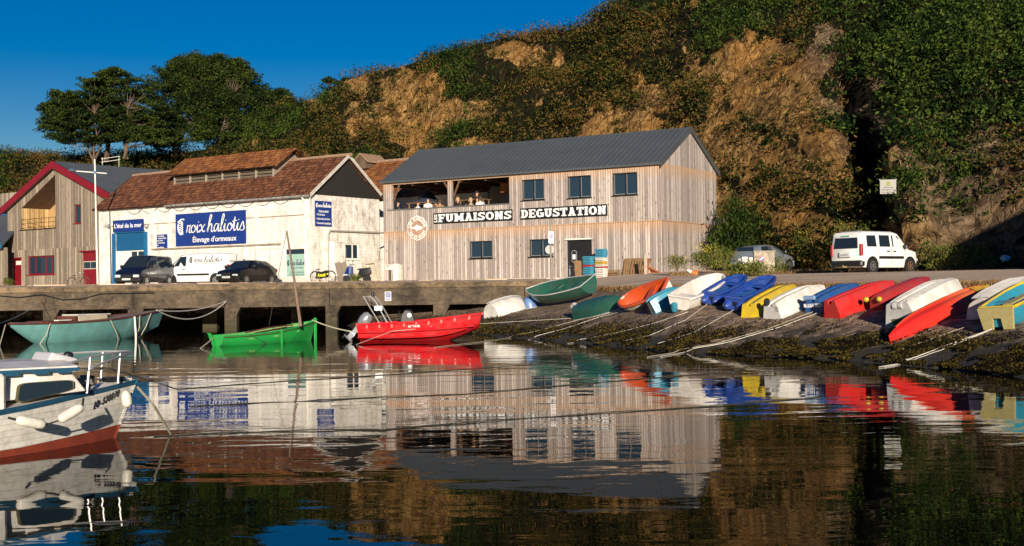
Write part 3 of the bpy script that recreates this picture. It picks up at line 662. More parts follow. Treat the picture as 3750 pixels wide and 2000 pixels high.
# dark interior walls behind openings
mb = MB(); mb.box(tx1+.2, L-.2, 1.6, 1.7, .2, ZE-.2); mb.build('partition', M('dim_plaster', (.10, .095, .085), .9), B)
mb = MB(); mb.box(.3, tx1+.02, -.07, .16, zt0-.07, zt0); mb.build('terrace_rail', M('grey_rail_cap', (.10, .105, .1), .6), B)
# terrace posts and frames
for i, px in enumerate((1420, 1640)):
    x = of(px, 700)[0]; x = max(x, .36); mb = MB(); mb.box(x, x+.26, -.02, .18, zt0, zt1); mb.build('terrace_post', WOODF, B)
    mb = MB(); mb.tube([(x+.3, .1, zt0+.5), (x+.75, .1, zt1)], .07, 4); mb.tube([(x-.02, .1, zt1-.5), (x-.35, .1, zt1)], .06, 4) if i else None
    mb.build('brace', DWOOD, B)
mb = MB()
for k in range(6):
    x = .2+k*(tx1-.3)/5.; mb.box(x, x+.14, .2, WD-.16, ZE-.32, ZE-.1)
    mb.tube([(x+.07, .1, ZE-.15), (x+.07, WD/2, ZR-.25), (x+.07, WD-.1, ZE-.15)], .07, 4)
mb.build('roof_beams', DWOOD, B)
for k in range(4):
    x = .25+k*2.6; mb = MB(); mb.box(x, x+.16, WD-.3, WD-.15, zt0, ZE-.3); mb.build('rear_post', DWOOD, B)
xa, xb = of(1718, 700)[0], of(1762, 700)[0]
mb = MB(); mb.box(xa+.6, xb+.9, 2.4, 3.6, zt0+.85, ZE-.1); mb.build('chimney_casing', M('varnished_plywood', (.42, .13, .035), .5, (.30, .085, .02), 3, stretch=(4, 4, .5)), B)
mb = MB(); mb.box(xa+.7, tx1-.2, 3.7, WD-.4, zt0+1.05, zt0+1.25); mb.build('bar_canopy', M('red_brown_boards', (.25, .07, .03), .7, (.15, .04, .02), 3), B)
# roof
sl_ = (ZR-ZE)/(WD/2)
def rooflip(mb, x0, x1, y, z): pass
mb = MB(); ov = .28
def RP(x, k, h=0, side=0):                                 # k 0 eave .. 1 ridge, front or back
    y = lerp(-ov, WD/2, k) if not side else lerp(WD+ov, WD/2, k); z = ZE-ov*sl_+(ZR-ZE+ov*sl_)*k+.03+h; return (x, y, z)
x0, x1 = -.12, L+.14
for s_ in (0, 1): mb.loft([[RP(x, k, h, s_) for k, h in ((0, 0), (1, 0), (1, .1), (0, .1))] for x in (x0, x1)], True, True)
r_ = mb.build('roof', ZINC, B)
mb = MB(); x = x0+.15
while x < x1:
    for s_ in (0, 1): mb.loft([[RP(x+dx, k, .1, s_), RP(x+dx+.012, k, .16, s_), RP(x+dx+.05, k, .16, s_), RP(x+dx+.062, k, .1, s_)] for k, dx in ((0, 0), (1, 0))], True, True)
    x += .335
mb.build('standing_seams', ZINC, r_)
mb = MB(); mb.loft([[(x, WD/2-.22, ZR-.02), (x, WD/2, ZR+.17), (x, WD/2+.22, ZR-.02), (x, WD/2, ZR+.1)] for x in (x0-.02, x1+.02)], True, True); mb.build('ridge_cap', ZINC, r_)
for s_ in (0, 1):
    mb = MB(); mb.loft([[RP(x, k, h, s_) for k, h in ((-.01, -.13), (1, -.13), (1, .15), (-.01, .15))] for x in (x1+.001, x1+.04)], True, True); mb.build('verge_flashing', ZINC, r_)
for r in ups+los: window(B, r, .15)
# things seen inside the windows: blinds
for i, r in enumerate(ups[:1]+ups[2:]+los):
    mb = MB(); a, b, c, d = r; mb.box(a+.15+(.1 if i else .45), a+.55+(.1 if i else .45), .3, .34, c, c+(.55 if i == 0 else .75)); mb.build('curtain', WHITE, B)
# door
D_ = MB(); D_.box(door[0], door[0]+.07, .1, .17, 0, door[3]); D_.box(door[1]-.07, door[1], .1, .17, 0, door[3]); D_.box(door[0], door[1], .1, .17, door[3]-.09, door[3]); D_.box(door[0]+.07, door[1]-.07, .15, .19, .75, door[3]-.09)
do = D_.build('door', FRAMEK, B)
mb = MB(); mb.box(door[0]+.07, lerp(door[0], door[1], .5), .11, .155, .0, .74); mb.build('kick_panel', M('grey_panel', (.26, .26, .27), .6), do)
hx = lerp(door[0], door[1], .25)
pl = [(hx+.17*math.cos(a)*(1), 1.25+(.22 if math.sin(a) > 0 else -.22)+.13*math.sin(a)) for a in [k*math.pi/8 for k in range(16)]]
mb = MB(); mb.prism(pl, .13, .149); mb.build('porthole_rim', STEEL, do)
pl2 = [(hx+(p[0]-hx)*.78, 1.25+(p[1]-1.25)*.88) for p in pl]; mb = MB(); mb.prism(pl2, .12, .129); mb.build('porthole_glass', DGLASS, do)
mb = MB(); mb.box(hx-.09, hx+.09, .112, .118, 1.1, 1.36); mb.build('notice', WLET, do)
mb = MB(); mb.box(door[0]-.05, door[1]+.02, -.12, -.01, door[3]-.0, door[3]+.07); mb.build('door_canopy', WHITE, do)

# ---- slab-serif letters built from strokes
def slab_letters(txt, w, h, sw, gap):
    """returns polygons list of the word, letters of width w and height h"""
    out = []; x = 0
    def rc(a, b, c, d): return [(a, b), (c, b), (c, d), (a, d)]
    def arc(cx, cz, rx, rz, a0, a1, n=14):
        o = [(cx+rx*math.cos(R(lerp(a0, a1, i/n))), cz+rz*math.sin(R(lerp(a0, a1, i/n)))) for i in range(n+1)]
        q = [(cx+(rx-sw)*math.cos(R(lerp(a0, a1, i/n))), cz+(rz-sw*.85)*math.sin(R(lerp(a0, a1, i/n)))) for i in range(n+1)]
        return [[o[i], o[i+1], q[i+1], q[i]] for i in range(n)]
    sf = sw*.5; t = sw*.72                                     # serif reach, slab thickness
    for ch in txt:
        W = w*{'M': 1.4, 'I': .5, 'N': 1.15, 'O': 1.15, 'D': 1.05, 'A': 1.1, 'G': 1.1, 'U': 1.1}.get(ch, 1.); P = []
        st = lambda a: rc(a, 0, a+sw, h)
        slab = lambda a, b, z: rc(a, z, b, z+t)
        if ch == 'F': P = [st(sf*.6), slab(0, W, h-t), slab(0, sw+sf*1.6, 0), slab(sf, W*.72, h*.45), rc(W-sw*.45, h*.68, W, h), rc(W*.72-sw*.2, h*.36, W*.72+sw*.2, h*.66)]
        elif ch == 'E': P = [st(sf*.6), slab(0, W, h-t), slab(0, W, 0), slab(sf, W*.74, h*.43), rc(W-sw*.45, h*.7, W, h), rc(W-sw*.45, 0, W, h*.3), rc(W*.74-sw*.2, h*.36, W*.74+sw*.2, h*.62)]
        elif ch == 'L': P = [st(sf*.6), slab(0, sw+sf*1.4, h-t), slab(0, W*.9, 0), rc(W*.9-sw*.45, 0, W*.9, h*.34)]
        elif ch == 'I': P = [st(W/2-sw/2), slab(0, W, h-t), slab(0, W, 0)]
        elif ch == 'T': P = [st(W/2-sw/2), slab(0, W, h-t), slab(W/2-sw, W/2+sw, 0), rc(0, h*.68, sw*.5, h), rc(W-sw*.5, h*.68, W, h)]
        elif ch == 'U': P = [rc(sf*.5, h*.35, sf*.5+sw, h), rc(W-sf*.5-sw, h*.35, W-sf*.5, h), slab(0, sw+sf, h-t), slab(W-sw-sf, W, h-t)]+arc(W/2, h*.36, W/2-sf*.5, h*.36, 180, 360)
        elif ch == 'N': P = [st(sf*.5), st(W-sf*.5-sw), slab(0, sw+sf*.8, 0), slab(0, sw, h-t), slab(W-sw-sf*.9, W, h-t), [(sf*.5, h), (sf*.5+sw, h), (W-sf*.5, 0), (W-sf*.5-sw, 0)]]
        elif ch == 'M': P = [st(sf*.6), st(W-sf*.6-sw), slab(0, sw+sf*1.2, 0), slab(W-sw-sf*1.2, W, 0), slab(0, sw, h-t), slab(W-sw, W, h-t), [(sf*.6, h), (sf*.6+sw, h), (W/2+sw*.4, h*.2), (W/2-sw*.4, h*.2)], [(W-sf*.6-sw, h), (W-sf*.6, h), (W/2+sw*.4, h*.2), (W/2-sw*.4, h*.2)]]
        elif ch == 'A': P = [[(sf*.5, 0), (sf*.5+sw*.85, 0), (W/2+sw*.45, h), (W/2-sw*.45, h)], [(W-sf*.5-sw*.85, 0), (W-sf*.5, 0), (W/2+sw*.45, h), (W/2-sw*.45, h)], slab(0, sw*1.4, 0), slab(W-sw*1.4, W, 0), rc(W*.28, h*.26, W*.72, h*.26+t*.8), slab(W/2-sw*.8, W/2+sw*.3, h-t)]
        elif ch == 'O': P = arc(W/2, h/2, W/2, h/2, 0, 360, 22)
        elif ch == 'D': P = [st(sf*.6), slab(0, W*.5, 0), slab(0, W*.5, h-t)]+arc(W*.48, h/2, W*.52, h/2, -90, 90)
        elif ch == 'G': P = arc(W/2, h/2, W/2, h/2, 45, 330, 18)+[rc(W-sw, h*.05, W, h*.46), rc(W*.52, h*.4, W, h*.4+t)]
        elif ch == 'S': P = arc(W/2, h*.73, W*.46, h*.27, 20, 270, 12)+arc(W/2, h*.28, W*.5, h*.28, -160, 90, 12)+[rc(W-sw*.5, h*.66, W*.98, h), rc(0, 0, sw*.5, h*.34)]
        out += [[(a+x, b) for a, b in p] for p in P]; x += W+gap
    return out, x-gap
def slab_word(name, txt, parent, x0, x1, z0, z1, y, mat, rot=False):
    W0 = 1; H = 1.; polys, W = slab_letters(txt, .62, 1., .215, .07); mb = MB()
    for i, p in enumerate(polys):
        if rot: q = [(x1-(b/H)*(x1-x0), z0+a/W*(z1-z0)) for a, b in p]
        else: q = [(x0+a/W*(x1-x0), z0+b/H*(z1-z0)) for a, b in p]
        yy = y-.0006*(i % 9); mb.prism(q, yy, yy-.012)
    return mb.build(name, mat, parent)
x0, x1, z0, z1 = rect(of, 1591, 779-28, 1879, 821-28); zc = lambda px, y: of(px, y)[1]
x0 = of(1591, 800)[0]; x1 = of(1879, 770)[0]; z0, z1 = zc(1735, 814), zc(1735, 774)
mb = MB(); mb.box(x0, x1, -.09, -.04, z0, z1); sg = mb.build('name_board', BLKPAINT, B, bevel=.01)
slab_word('lettering', 'FUMAISONS', sg, x0+.33, x1-.06, z0+.09, z1-.08, -.091, WLET); slab_word('small_lettering', 'LES', sg, x0+.06, x0+.26, z0+.08, z1-.08, -.091, WLET, True)
x0 = of(1908, 790)[0]; x1 = of(2226, 770)[0]; z0, z1 = zc(2067, 798), zc(2067, 756)
mb = MB(); mb.box(x0, x1, -.09, -.04, z0, z1); sg = mb.build('name_board', BLKPAINT, B, bevel=.01); slab_word('lettering', 'DEGUSTATION', sg, x0+.06, x1-.06, z0+.09, z1-.08, -.091, WLET)
# round fish emblem
cx, cz = of(1531, 836); rr_ = abs(of(1531, 790)[1]-cz)
deca = lambda r: [(cx+r*math.cos(R(18+36*k)), cz+r*math.sin(R(18+36*k))) for k in range(10)]
mb = MB(); mb.prism(deca(rr_), -.08, -.05); em = mb.build('emblem', WLET, B); mb = MB(); mb.prism(deca(rr_*.93), -.083, -.0805); mb.build('emblem_field', M('salmon_board', (.40, .25, .17), .6), em)
pr_ = [(-.56, .02), (-.4, .13), (-.1, .2), (.2, .17), (.42, .09), (.5, .07), (.66, .3), (.6, .03), (.66, -.2), (.5, -.0), (.2, -.1), (-.1, -.15), (-.42, -.09)]
mb = MB(); mb.prism([(cx-a*rr_, cz+b*rr_) for a, b in pr_], -.09, -.084); mb.prism([(cx-a*rr_, cz+b*rr_) for a, b in ((-.1, .19), (.05, .3), (.12, .18))], -.09, -.084); mb.prism([(cx-a*rr_, cz+b*rr_) for a, b in ((-.05, -.14), (.1, -.26), (.12, -.12))], -.09, -.084); mb.build('fish_figure', WLET, em)
def arctext(txt, cx, cz, r, a0, a1, size, up=True):
    for i, ch in enumerate(txt):
        if ch == ' ': continue
        a = R(lerp(a0, a1, i/(len(txt)-1))); yield ch, cx+r*math.cos(a), cz+r*math.sin(a), (a-math.pi/2 if up else a+math.pi/2)
for wd, a0, a1, up, sz in (('LES FUMAISONS', 168, 12, True, .26), ('ILE DE GROIX', 205, 335, False, .24)):
    for ch, x_, z_, an in arctext(wd, cx, cz, rr_*.72, a0, a1, sz, up):
        text_mesh(ch, sz, WLET, 'emblem_letter', em, (x_, -.084, z_), (R(90), -an, 0), .003, bold=.008)
# low screen wall on the right behind the gable
FO = tw(L, WD-.25, 0)
fx = empty('board_screen', 'short timber screen wall standing out beyond the rear corner of the timber building', 'screen', FO, -AZ)
xx = 2.2
xx = frame(FO, AZ)[0](2656, 850)[0]; zz = frame(FO, AZ)[0](2650, 803)[1]; mb = MB(); mb.prism([(.06, -.3), (xx-.3, -.3), (xx-.15, zz*.55), (xx, zz), (.06, zz+.05)], -.06, 0); mb.build('boards', WOODF, fx)
mb = MB(); mb.box(.06, xx+.02, -.09, .03, zz+.05, zz+.09); mb.build('cap_rail', WOODF, fx)

# ================= white building =================
TILE = tile_mat('old_clay_tiles', [(.035, .014, .009), (.12, .045, .024), (.22, .085, .04), (.34, .16, .08)])
TILEO = tile_mat('lichen_orange_tiles', [(.08, .026, .012), (.21, .07, .025), (.34, .13, .035), (.46, .25, .08)], lichen=.9)
def rendered_mat():
    mt, n, bs = newmat('whitewashed_blockwork'); g = noise(n, coords(n), 2.2, 8, .75); v = noise(n, coords(n, (1.6, 1.6, .18)), 2, 6, .7)
    c = ramp(n, mth(n, 'ADD', mth(n, 'MULTIPLY', g, .5), mth(n, 'MULTIPLY', v, .5)), [(.36, (.34, .30, .25)), (.46, (.62, .59, .53)), (.60, (.78, .76, .72))])
    br = nd(n, 'ShaderNodeTexBrick'); br.inputs['Scale'].default_value = 1; br.inputs['Brick Width'].default_value = .5; br.inputs['Row Height'].default_value = .2; br.inputs['Mortar Size'].default_value = .008
    tc = nd(n, 'ShaderNodeTexCoord'); sp = nd(n, 'ShaderNodeSeparateXYZ'); n.links.new(tc.outputs['Object'], sp.inputs[0]); cb = nd(n, 'ShaderNodeCombineXYZ'); n.links.new(mth(n, 'ADD', sp.outputs[0], sp.outputs[1]), cb.inputs[0]); n.links.new(sp.outputs[2], cb.inputs[1]); n.links.new(cb.outputs[0], br.inputs['Vector'])
    # grime near the foot and patches on the end wall
    di = ramp(n, mth(n, 'ADD', noise(n, coords(n, (1, 1, .5)), 1.1, 8, .8), mth(n, 'MULTIPLY', mth(n, 'LESS_THAN', sp.outputs[2], .45), .12)), [(.50, 0.), (.66, 1.)])
    en = mth(n, 'ADD', .35, mth(n, 'MULTIPLY', mth(n, 'GREATER_THAN', sp.outputs[1], .02), .65))
    c = mixc(n, mth(n, 'MULTIPLY', di, en), c, (.24, .19, .13))
    c = mixc(n, mth(n, 'MULTIPLY', br.outputs['Fac'], .16), c, (.4, .35, .28))
    n.links.new(c, bs.inputs['Base Color']); bs.inputs['Roughness'].default_value = .85
    bump(n, mth(n, 'SUBTRACT', g, mth(n, 'MULTIPLY', br.outputs['Fac'], .5)), bs, .7, .02); return mt
RENDER = rendered_mat()
SLATE = M('black_slate_hanging', (.022, .018, .016), .7, (.008, .007, .006), 9, bmp=.04, bscale=12)
BLUE = M('royal_blue_board', (.010, .035, .20), .4, (.008, .028, .16), 2)
BLUEP = M('mid_blue_paint', (.012, .12, .27), .45, (.01, .09, .2), 2)
def tiled(mb_pts, name, parent, mat, th=.07):
    """roof plane from 4 corners: eave-left, eave-right, ridge-right, ridge-left"""
    a, b, c, d = [Vector(p) for p in mb_pts]; n_ = (b-a).cross(d-a).normalized(); n_ = n_ if n_.z > 0 else -n_
    mb = MB(); nu, nv = 40, 14; ps = []
    for i in range(nu+1):
        for j in range(nv+1):
            p = a.lerp(b, i/nu).lerp(d.lerp(c, i/nu), j/nv); e = .035*mn.noise(p*.9+Vector((3, 1, 2)))+.02*mn.noise(p*2.6)
            if j == 0: e += .02*random.random()
            ps.append(p+n_*(th+e))
    mb.v = [tuple(p) for p in ps]; mb.f = [(i*(nv+1)+j, (i+1)*(nv+1)+j, (i+1)*(nv+1)+j+1, i*(nv+1)+j+1) for i in range(nu) for j in range(nv)]
    mb.loft([[a, b, c, d], [p+n_*(th-.04) for p in (a, b, c, d)]], True, True)
    o = mb.build(name, mat, parent, smooth=True); u = (b-a).normalized(); v = n_.cross(u)
    set_uv(o, lambda q: ((q-a).dot(u), abs((q-a).dot(v)))); return o
AZW = .6022; LW = 19.6; GW = Vector((-11.864, 73.106, 0)); WG = 6.24; HE, HPK = 7.424-2.0, 9.766-2.0
O2 = Vector((GW.x-LW*math.cos(AZW), GW.y+LW*math.sin(AZW), 2.0)); of2, os2, tw2 = frame(O2, AZW)
B2 = empty('white_building', 'long whitewashed shed with rusty tiled roof, louvred roof lantern and black slate gable', 'building', O2, -AZW)
shut = rect(of2, 424, 845, 531, 1000); shopdoor = (shut[0], shut[1], .02, shut[3])
pw = rect(of2, 1044, 909, 1127, 1016)
gd = rect(of2, 938, 912, 1017, 1040); gd = (gd[0], gd[1], .02, gd[3])
vw = rect(of2, 800, 897, 850, 914)
mb = MB(); wallgrid(mb, Fp, 0, LW, 0, HE, [shopdoor, pw, gd], .2); mb.build('front_wall', RENDER, B2)
gw = rect(os2, 1267, 893, 1315, 950, LW); gdr = rect(os2, 1203, 890, 1236, 1036, LW); gdr = (gdr[0], gdr[1], .02, gdr[3])
mb = MB(); wallgrid(mb, lambda y, z, d: (LW-d, y, z), 0, WG, 0, HE, [gw], .18); mb.build('gable_end_wall', RENDER, B2)
mb = MB(); mb.box(0, LW-.2, WG-.2, WG, 0, HE); mb.poly([(0, 0, 0), (0, WG, 0), (0, WG, HE), (0, WG/2, HPK), (0, 0, HE)]); mb.build('rear_wall', RENDER, B2)
mb = MB(); mb.loft([[(LW+dx, y, z) for y, z in ((.05, HE-.12), (WG-.05, HE-.12), (WG-.05, HE+.0), (WG/2, HPK-.1), (.05, HE))] for dx in (0.002, .05)], True, True); mb.build('slate_gable', SLATE, B2)
for r in (0, 1):                                           # bargeboards
    ya, yb = (-.28, WG/2) if r == 0 else (WG+.28, WG/2); s2_ = (HPK-HE)/(WG/2); za = HE-.28*s2_
    mb = MB(); mb.loft([[(LW+dx, ya, za-.1), (LW+dx, yb, HPK-.08), (LW+dx, yb, HPK+.14), (LW+dx, ya, za+.14)] for dx in (.3, .36)], True, True); mb.build('bargeboard', M('grey_white_board', (.55, .52, .46), .7, (.35, .32, .27), 4), B2)
s2_ = (HPK-HE)/(WG/2); E0 = (-.3, HE-.3*s2_)
rf = tiled([(-.35, E0[0], E0[1]), (LW+.3, E0[0], E0[1]), (LW+.3, WG/2, HPK), (-.35, WG/2, HPK)], 'roof', B2, TILE)
tiled([(-.35, WG+.3, E0[1]), (LW+.3, WG+.3, E0[1]), (LW+.3, WG/2, HPK), (-.35, WG/2, HPK)], 'roof', B2, TILE)
mb = MB(); x = -.3
while x < LW+.2: mb.tube([(x, WG/2, HPK+.07+random.uniform(0, .03)), (x+.42, WG/2, HPK+.09)], .11, 7); x += .4
mb.build('ridge_tiles', M('lichened_ridge_tile', (.34, .24, .16), .9, (.2, .1, .05), 6), rf)
# roof lantern
lx0, _ = of2(634, 660, 1.6); lx1, _ = of2(999, 620, 1.6); lyf, lyb = 1.75, WG-1.75; lz0 = HE+lyf*s2_; lz1 = lz0+.62+.25; lzr = lz1+.95
lan = empty('roof_lantern', None, None); lan.parent = B2
for k in list(lan.keys()): del lan[k]
mb = MB()
for k in range(4): z = lz0+.05+k*.2; mb.loft([[(x, lyf-.06, z), (x, lyf+.02, z+.15), (x, lyf+.05, z+.15), (x, lyf-.03, z)] for x in (lx0, lx1)], True, True)
mb.build('louvre', M('bleached_louvre_wood', (.16, .12, .085), .9, (.08, .06, .04), 4, stretch=(.6, 3, 3)), lan)
for k in range(7): x = lerp(lx0, lx1-.08, k/6); mb = MB(); mb.box(x, x+.08, lyf-.1, lyf+.04, lz0-.05, lz1); mb.build('louvre_post', M('grey_post', (.33, .29, .23), .9), lan)
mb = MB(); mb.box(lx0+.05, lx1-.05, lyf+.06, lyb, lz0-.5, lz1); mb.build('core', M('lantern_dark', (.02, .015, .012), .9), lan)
mb = MB(); mb.loft([[(x, lyf, lz0-.3), (x, lyb, lz0-.3), (x, lyb, lz1), (x, WG/2, lzr-.05), (x, lyf, lz1)] for x in (lx1-.04, lx1)], True, True); mb.build('end_boards', M('bleached_boards', (.30, .25, .19), .9, (.17, .13, .1), 3, stretch=(5, 5, .5)), lan)
so_ = .45
tiled([(lx0-.5, lyf-so_, lz1-.3), (lx1+.55, lyf-so_, lz1-.3), (lx1+.55, WG/2, lzr), (lx0-.5, WG/2, lzr)], 'lantern_roof', lan, TILEO)
tiled([(lx0-.5, lyb+so_, lz1-.3), (lx1+.55, lyb+so_, lz1-.3), (lx1+.55, WG/2, lzr), (lx0-.5, WG/2, lzr)], 'lantern_roof', lan, TILE)
# pilasters, string course, gutter, pipes
for px in (366, 552, 934, 1116): x = of2(px, 850)[0]; mb = MB(); mb.box(x, x+.3, -.05, 0.001, 0, HE-.1); mb.build('pilaster', RENDER, B2)
zb = of2(750, 908)[1]; xb0, xb1 = of2(560, 900)[0], of2(1030, 900)[0]; mb = MB(); mb.box(xb0, xb1, -.14, -.001, zb, zb+.09); mb.box(0.4, LW-.2, -.03, .001, HE-1.35, HE-1.29); mb.build('string_course', M('stained_ledge', (.36, .3, .22), .9, (.16, .12, .08), 3), B2)
mb = MB(); xg = of2(620, 720)[0]; mb.tube([(xg, -.38, E0[1]-.02), (LW+.25, -.38, E0[1]-.02)], .07, 8); mb.build('gutter', M('zinc_gutter', (.36, .35, .33), .6, (.12, .1, .08), 6), B2)
xd = LW-.28; mb = MB(); mb.tube([(xd-.1, -.36, E0[1]), (xd, -.1, E0[1]-.4), (xd, -.1, 1.1)], .055, 8); mb.build('downpipe', WHITE, B2, smooth=True)
xp, zp = of2(621, 760)[0], of2(621, 938)[1]; mb = MB(); mb.tube([(xp, -.04, HE-.7), (xp, -.04, zp-.1)], .03, 6); mb.build('conduit', WHITE, B2)
mb = MB(); x = 3.
while x < LW-2.5:
    mb.tube([(x+1.5*k/8, -.04, HE-.32-.28*math.sin(math.pi*k/8)) for k in range(9)], .014, 4); x += 1.5
mb.build('hanging_cable', BLK, B2)
yh, zh = os2(1197, 845, LW); yh2, zh2 = os2(1400, 830, LW); mb = MB(); mb.tube([(LW+.12, yh, .05), (LW+.12, yh, zh-.2), (LW+.12, yh+.15, zh), (LW+.12, WG+.9, zh+.02)], .06, 8); mb.build('drain_pipe', M('grey_drain', (.36, .33, .28), .7), B2, smooth=True)
window(B2, gw, .12, WHITE, .07, (.55,), plane='side', x=LW)
mb = MB(); a, b, c, d = gdr; mb.box(LW+.002, LW+.55, a-.1, b+.1, 0, d); mb.box(LW-.02, LW+.6, a-.14, b+.14, d+.001, d+.08); mb.build('meter_cupboard', RENDER, B2)
mb = MB(); a, b, c, d = gdr; mb.box(LW+.2, LW+.45, b+.1, b+.115, .1, d-.1); mb.build('cupboard_door', M('weathered_grey_white', (.5, .46, .4), .8), B2)
# shopfront
a, b, c, d = shopdoor; mb = MB(); fwid = .2
zt_ = of2(478, 852)[1]; xl, xr = of2(414, 900)[0], of2(541, 900)[0]
mb.box(xl, a, -.1, .02, 0, zt_); mb.box(b, xr, -.1, .02, 0, zt_); mb.box(a, b, -.08, .02, d-.02, zt_-.001); mb.build('blue_surround', BLUEP, B2)
zs_ = of2(478, 918)[1]; mb = MB(); z = zs_
while z < d-.02: mb.loft([[(x, .06, z), (x, .02, z+.05), (x, .06, z+.095)] for x in (a, b)], True, True); z += .1
mb.box(a, b, .065, .1, zs_, d); mb.build('roller_shutter', BLUEP, B2)
xm = lerp(a, b, .48); mb = MB(); mb.box(a, xm, .1, .14, c, zs_); mb.build('shop_panel', WHITE, B2)
window(B2, (xm, b, c, zs_), .14, WHITE, .07, (.45,), sill=False, name='shop_door')
window(B2, pw, .1, WHITE, .05, (), sill=True)
PALEG = M('pale_green_poster', (.30, .48, .40), .5, (.26, .42, .35), 2)
a, b, c, d = pw; po = MB(); po.box(a+.06, b-.06, .05, .062, c+.06, d-.35); po = po.build('window_poster', PALEG, B2)
mb = MB(); a, b, c, d = gd; mb.box(a, b, .06, .12, c, d); gdo = mb.build('double_door', WHITE, B2)
mb = MB(); mb.box(lerp(a, b, .6)-.01, lerp(a, b, .6)+.01, .054, .061, c, d); mb.box(lerp(a, b, .6)+.04, lerp(a, b, .6)+.1, .02, .061, 1., 1.05); mb.build('handle', BLK, gdo)
for px in (403, 542):
    lx, lz = of2(px, 829); mb = MB(); mb.lathe([(.05, 0), (.12, -.03), (.15, -.15), (.02, -.3)], 8, (lx, 0, lz), 'y'); mb.build('wall_lamp', GALV, B2)

# ---- script lettering from strokes
GLY = {
 'r': ([[(0, .05), (.1, .5), (.16, .9), (.24, .8), (.5, .92), (.46, .75), (.32, .25), (.4, .0), (.6, .15)]], .55),
 'o': ([[(.5, .9), (.25, .85), (.06, .4), (.2, .02), (.45, .15), (.58, .6), (.45, .9), (.5, .65), (.75, .7)]], .7),
 'i': ([[(.02, .35), (.2, .9), (.12, .3), (.2, .0), (.45, .25)], [(.28, 1.22), (.31, 1.3)]], .42),
 'x': ([[(0, .75), (.18, .92), (.3, .5), (.42, .05), (.65, .15)], [(.65, .95), (.3, .45), (.0, .0)]], .62),
 'h': ([[(.0, .2), (.35, 1.2), (.55, 1.9), (.42, 2.0), (.28, 1.4), (.05, .0), (.2, .6), (.45, .95), (.55, .75), (.48, .15), (.58, .0), (.8, .2)]], .8),
 'a': ([[(.55, .85), (.3, .92), (.06, .45), (.15, .02), (.4, .3), (.6, .9), (.52, .2), (.62, .0), (.82, .25)]], .8),
 'l': ([[(.0, .25), (.32, 1.1), (.5, 1.85), (.38, 2.0), (.2, 1.2), (.1, .2), (.2, .0), (.42, .2)]], .42),
 't': ([[(.02, .3), (.3, 1.6), (.14, .3), (.22, .0), (.45, .25)], [(-.02, 1.1), (.5, 1.18)]], .45),
 's': ([[(.0, .2), (.35, 1.0), (.42, .6), (.48, .2), (.3, .0), (.02, .05)]], .55), ' ': ([], .35)}
def smooth_line(ps, n=5):
    if len(ps) < 3: return ps
    out = []
    for i in range(len(ps)-1):
        p0, p1, p2, p3 = ps[max(i-1, 0)], ps[i], ps[i+1], ps[min(i+2, len(ps)-1)]
        for k in range(n):
            t = k/n; out.append(tuple(.5*((2*p1[q])+(-p0[q]+p2[q])*t+(2*p0[q]-5*p1[q]+4*p2[q]-p3[q])*t*t+(-p0[q]+3*p1[q]-3*p2[q]+p3[q])*t**3) for q in (0, 1)))
    return out+[ps[-1]]
def shell_strokes():
    st = []
    st.append([(.62*math.cos(R(a))*(.5+.5*i/14)+.62, .95+1.15*math.sin(R(a))*(.6+.4*i/14)) for i, a in enumerate(range(300, 60, -17))])
    for k in range(6): z = 1.75-k*.27; st.append([(.1+.04*k, z), (.35, z+.12), (.62, z-.05), (.72, z-.22)])
    return st
def script(mb_add, x0, x1, z0, hgt, sw, txt='roix haliotis', shell=True):
    w0 = 1.15 if shell else 0; tot = w0+sum(GLY[c][1]*.92 for c in txt); sx = (x1-x0)/tot; sz = hgt; x = w0
    lines = []
    if shell: lines += [([(p[0], p[1]-.35) for p in l], 1.5 if i == 0 else 1.2) for i, l in enumerate(shell_strokes())]
    for ch in txt:
        st, ad = GLY[ch]
        for l in st: lines.append(([(p[0]+x, p[1]) for p in l], 1))
        x += ad*.92
    for l, k in lines:
        q = smooth_line(l); mb_add([(x0+a*sx, z0+b*sz) for a, b in q], sw*k)
def script_on(parent, x0, x1, z0, h, sw, mat, name, P, shell=True):
    mb = MB()
    def add(ps, s):
        nn = len(ps); A, Bq = [], []
        for i, p in enumerate(ps):
            q0, q1 = ps[max(i-1, 0)], ps[min(i+1, nn-1)]; dx, dz = q1[0]-q0[0], q1[1]-q0[1]; l = math.hypot(dx, dz) or 1
            wd = s*(.55+.6*abs(dz)/l); nx, nz = -dz/l, dx/l; nx, nz = (nx*.9+.25*nz), nz
            A.append((p[0]+nx*wd/2, p[1]+nz*wd/2)); Bq.append((p[0]-nx*wd/2, p[1]-nz*wd/2))
        for i in range(nn-1):
            mb.loft([[P(*A[i], d), P(*A[i+1], d), P(*Bq[i+1], d), P(*Bq[i], d)] for d in (0, .01)], True, True)
    script(add, x0, x1, z0, h, sw, shell=shell); return mb.build(name, mat, parent)
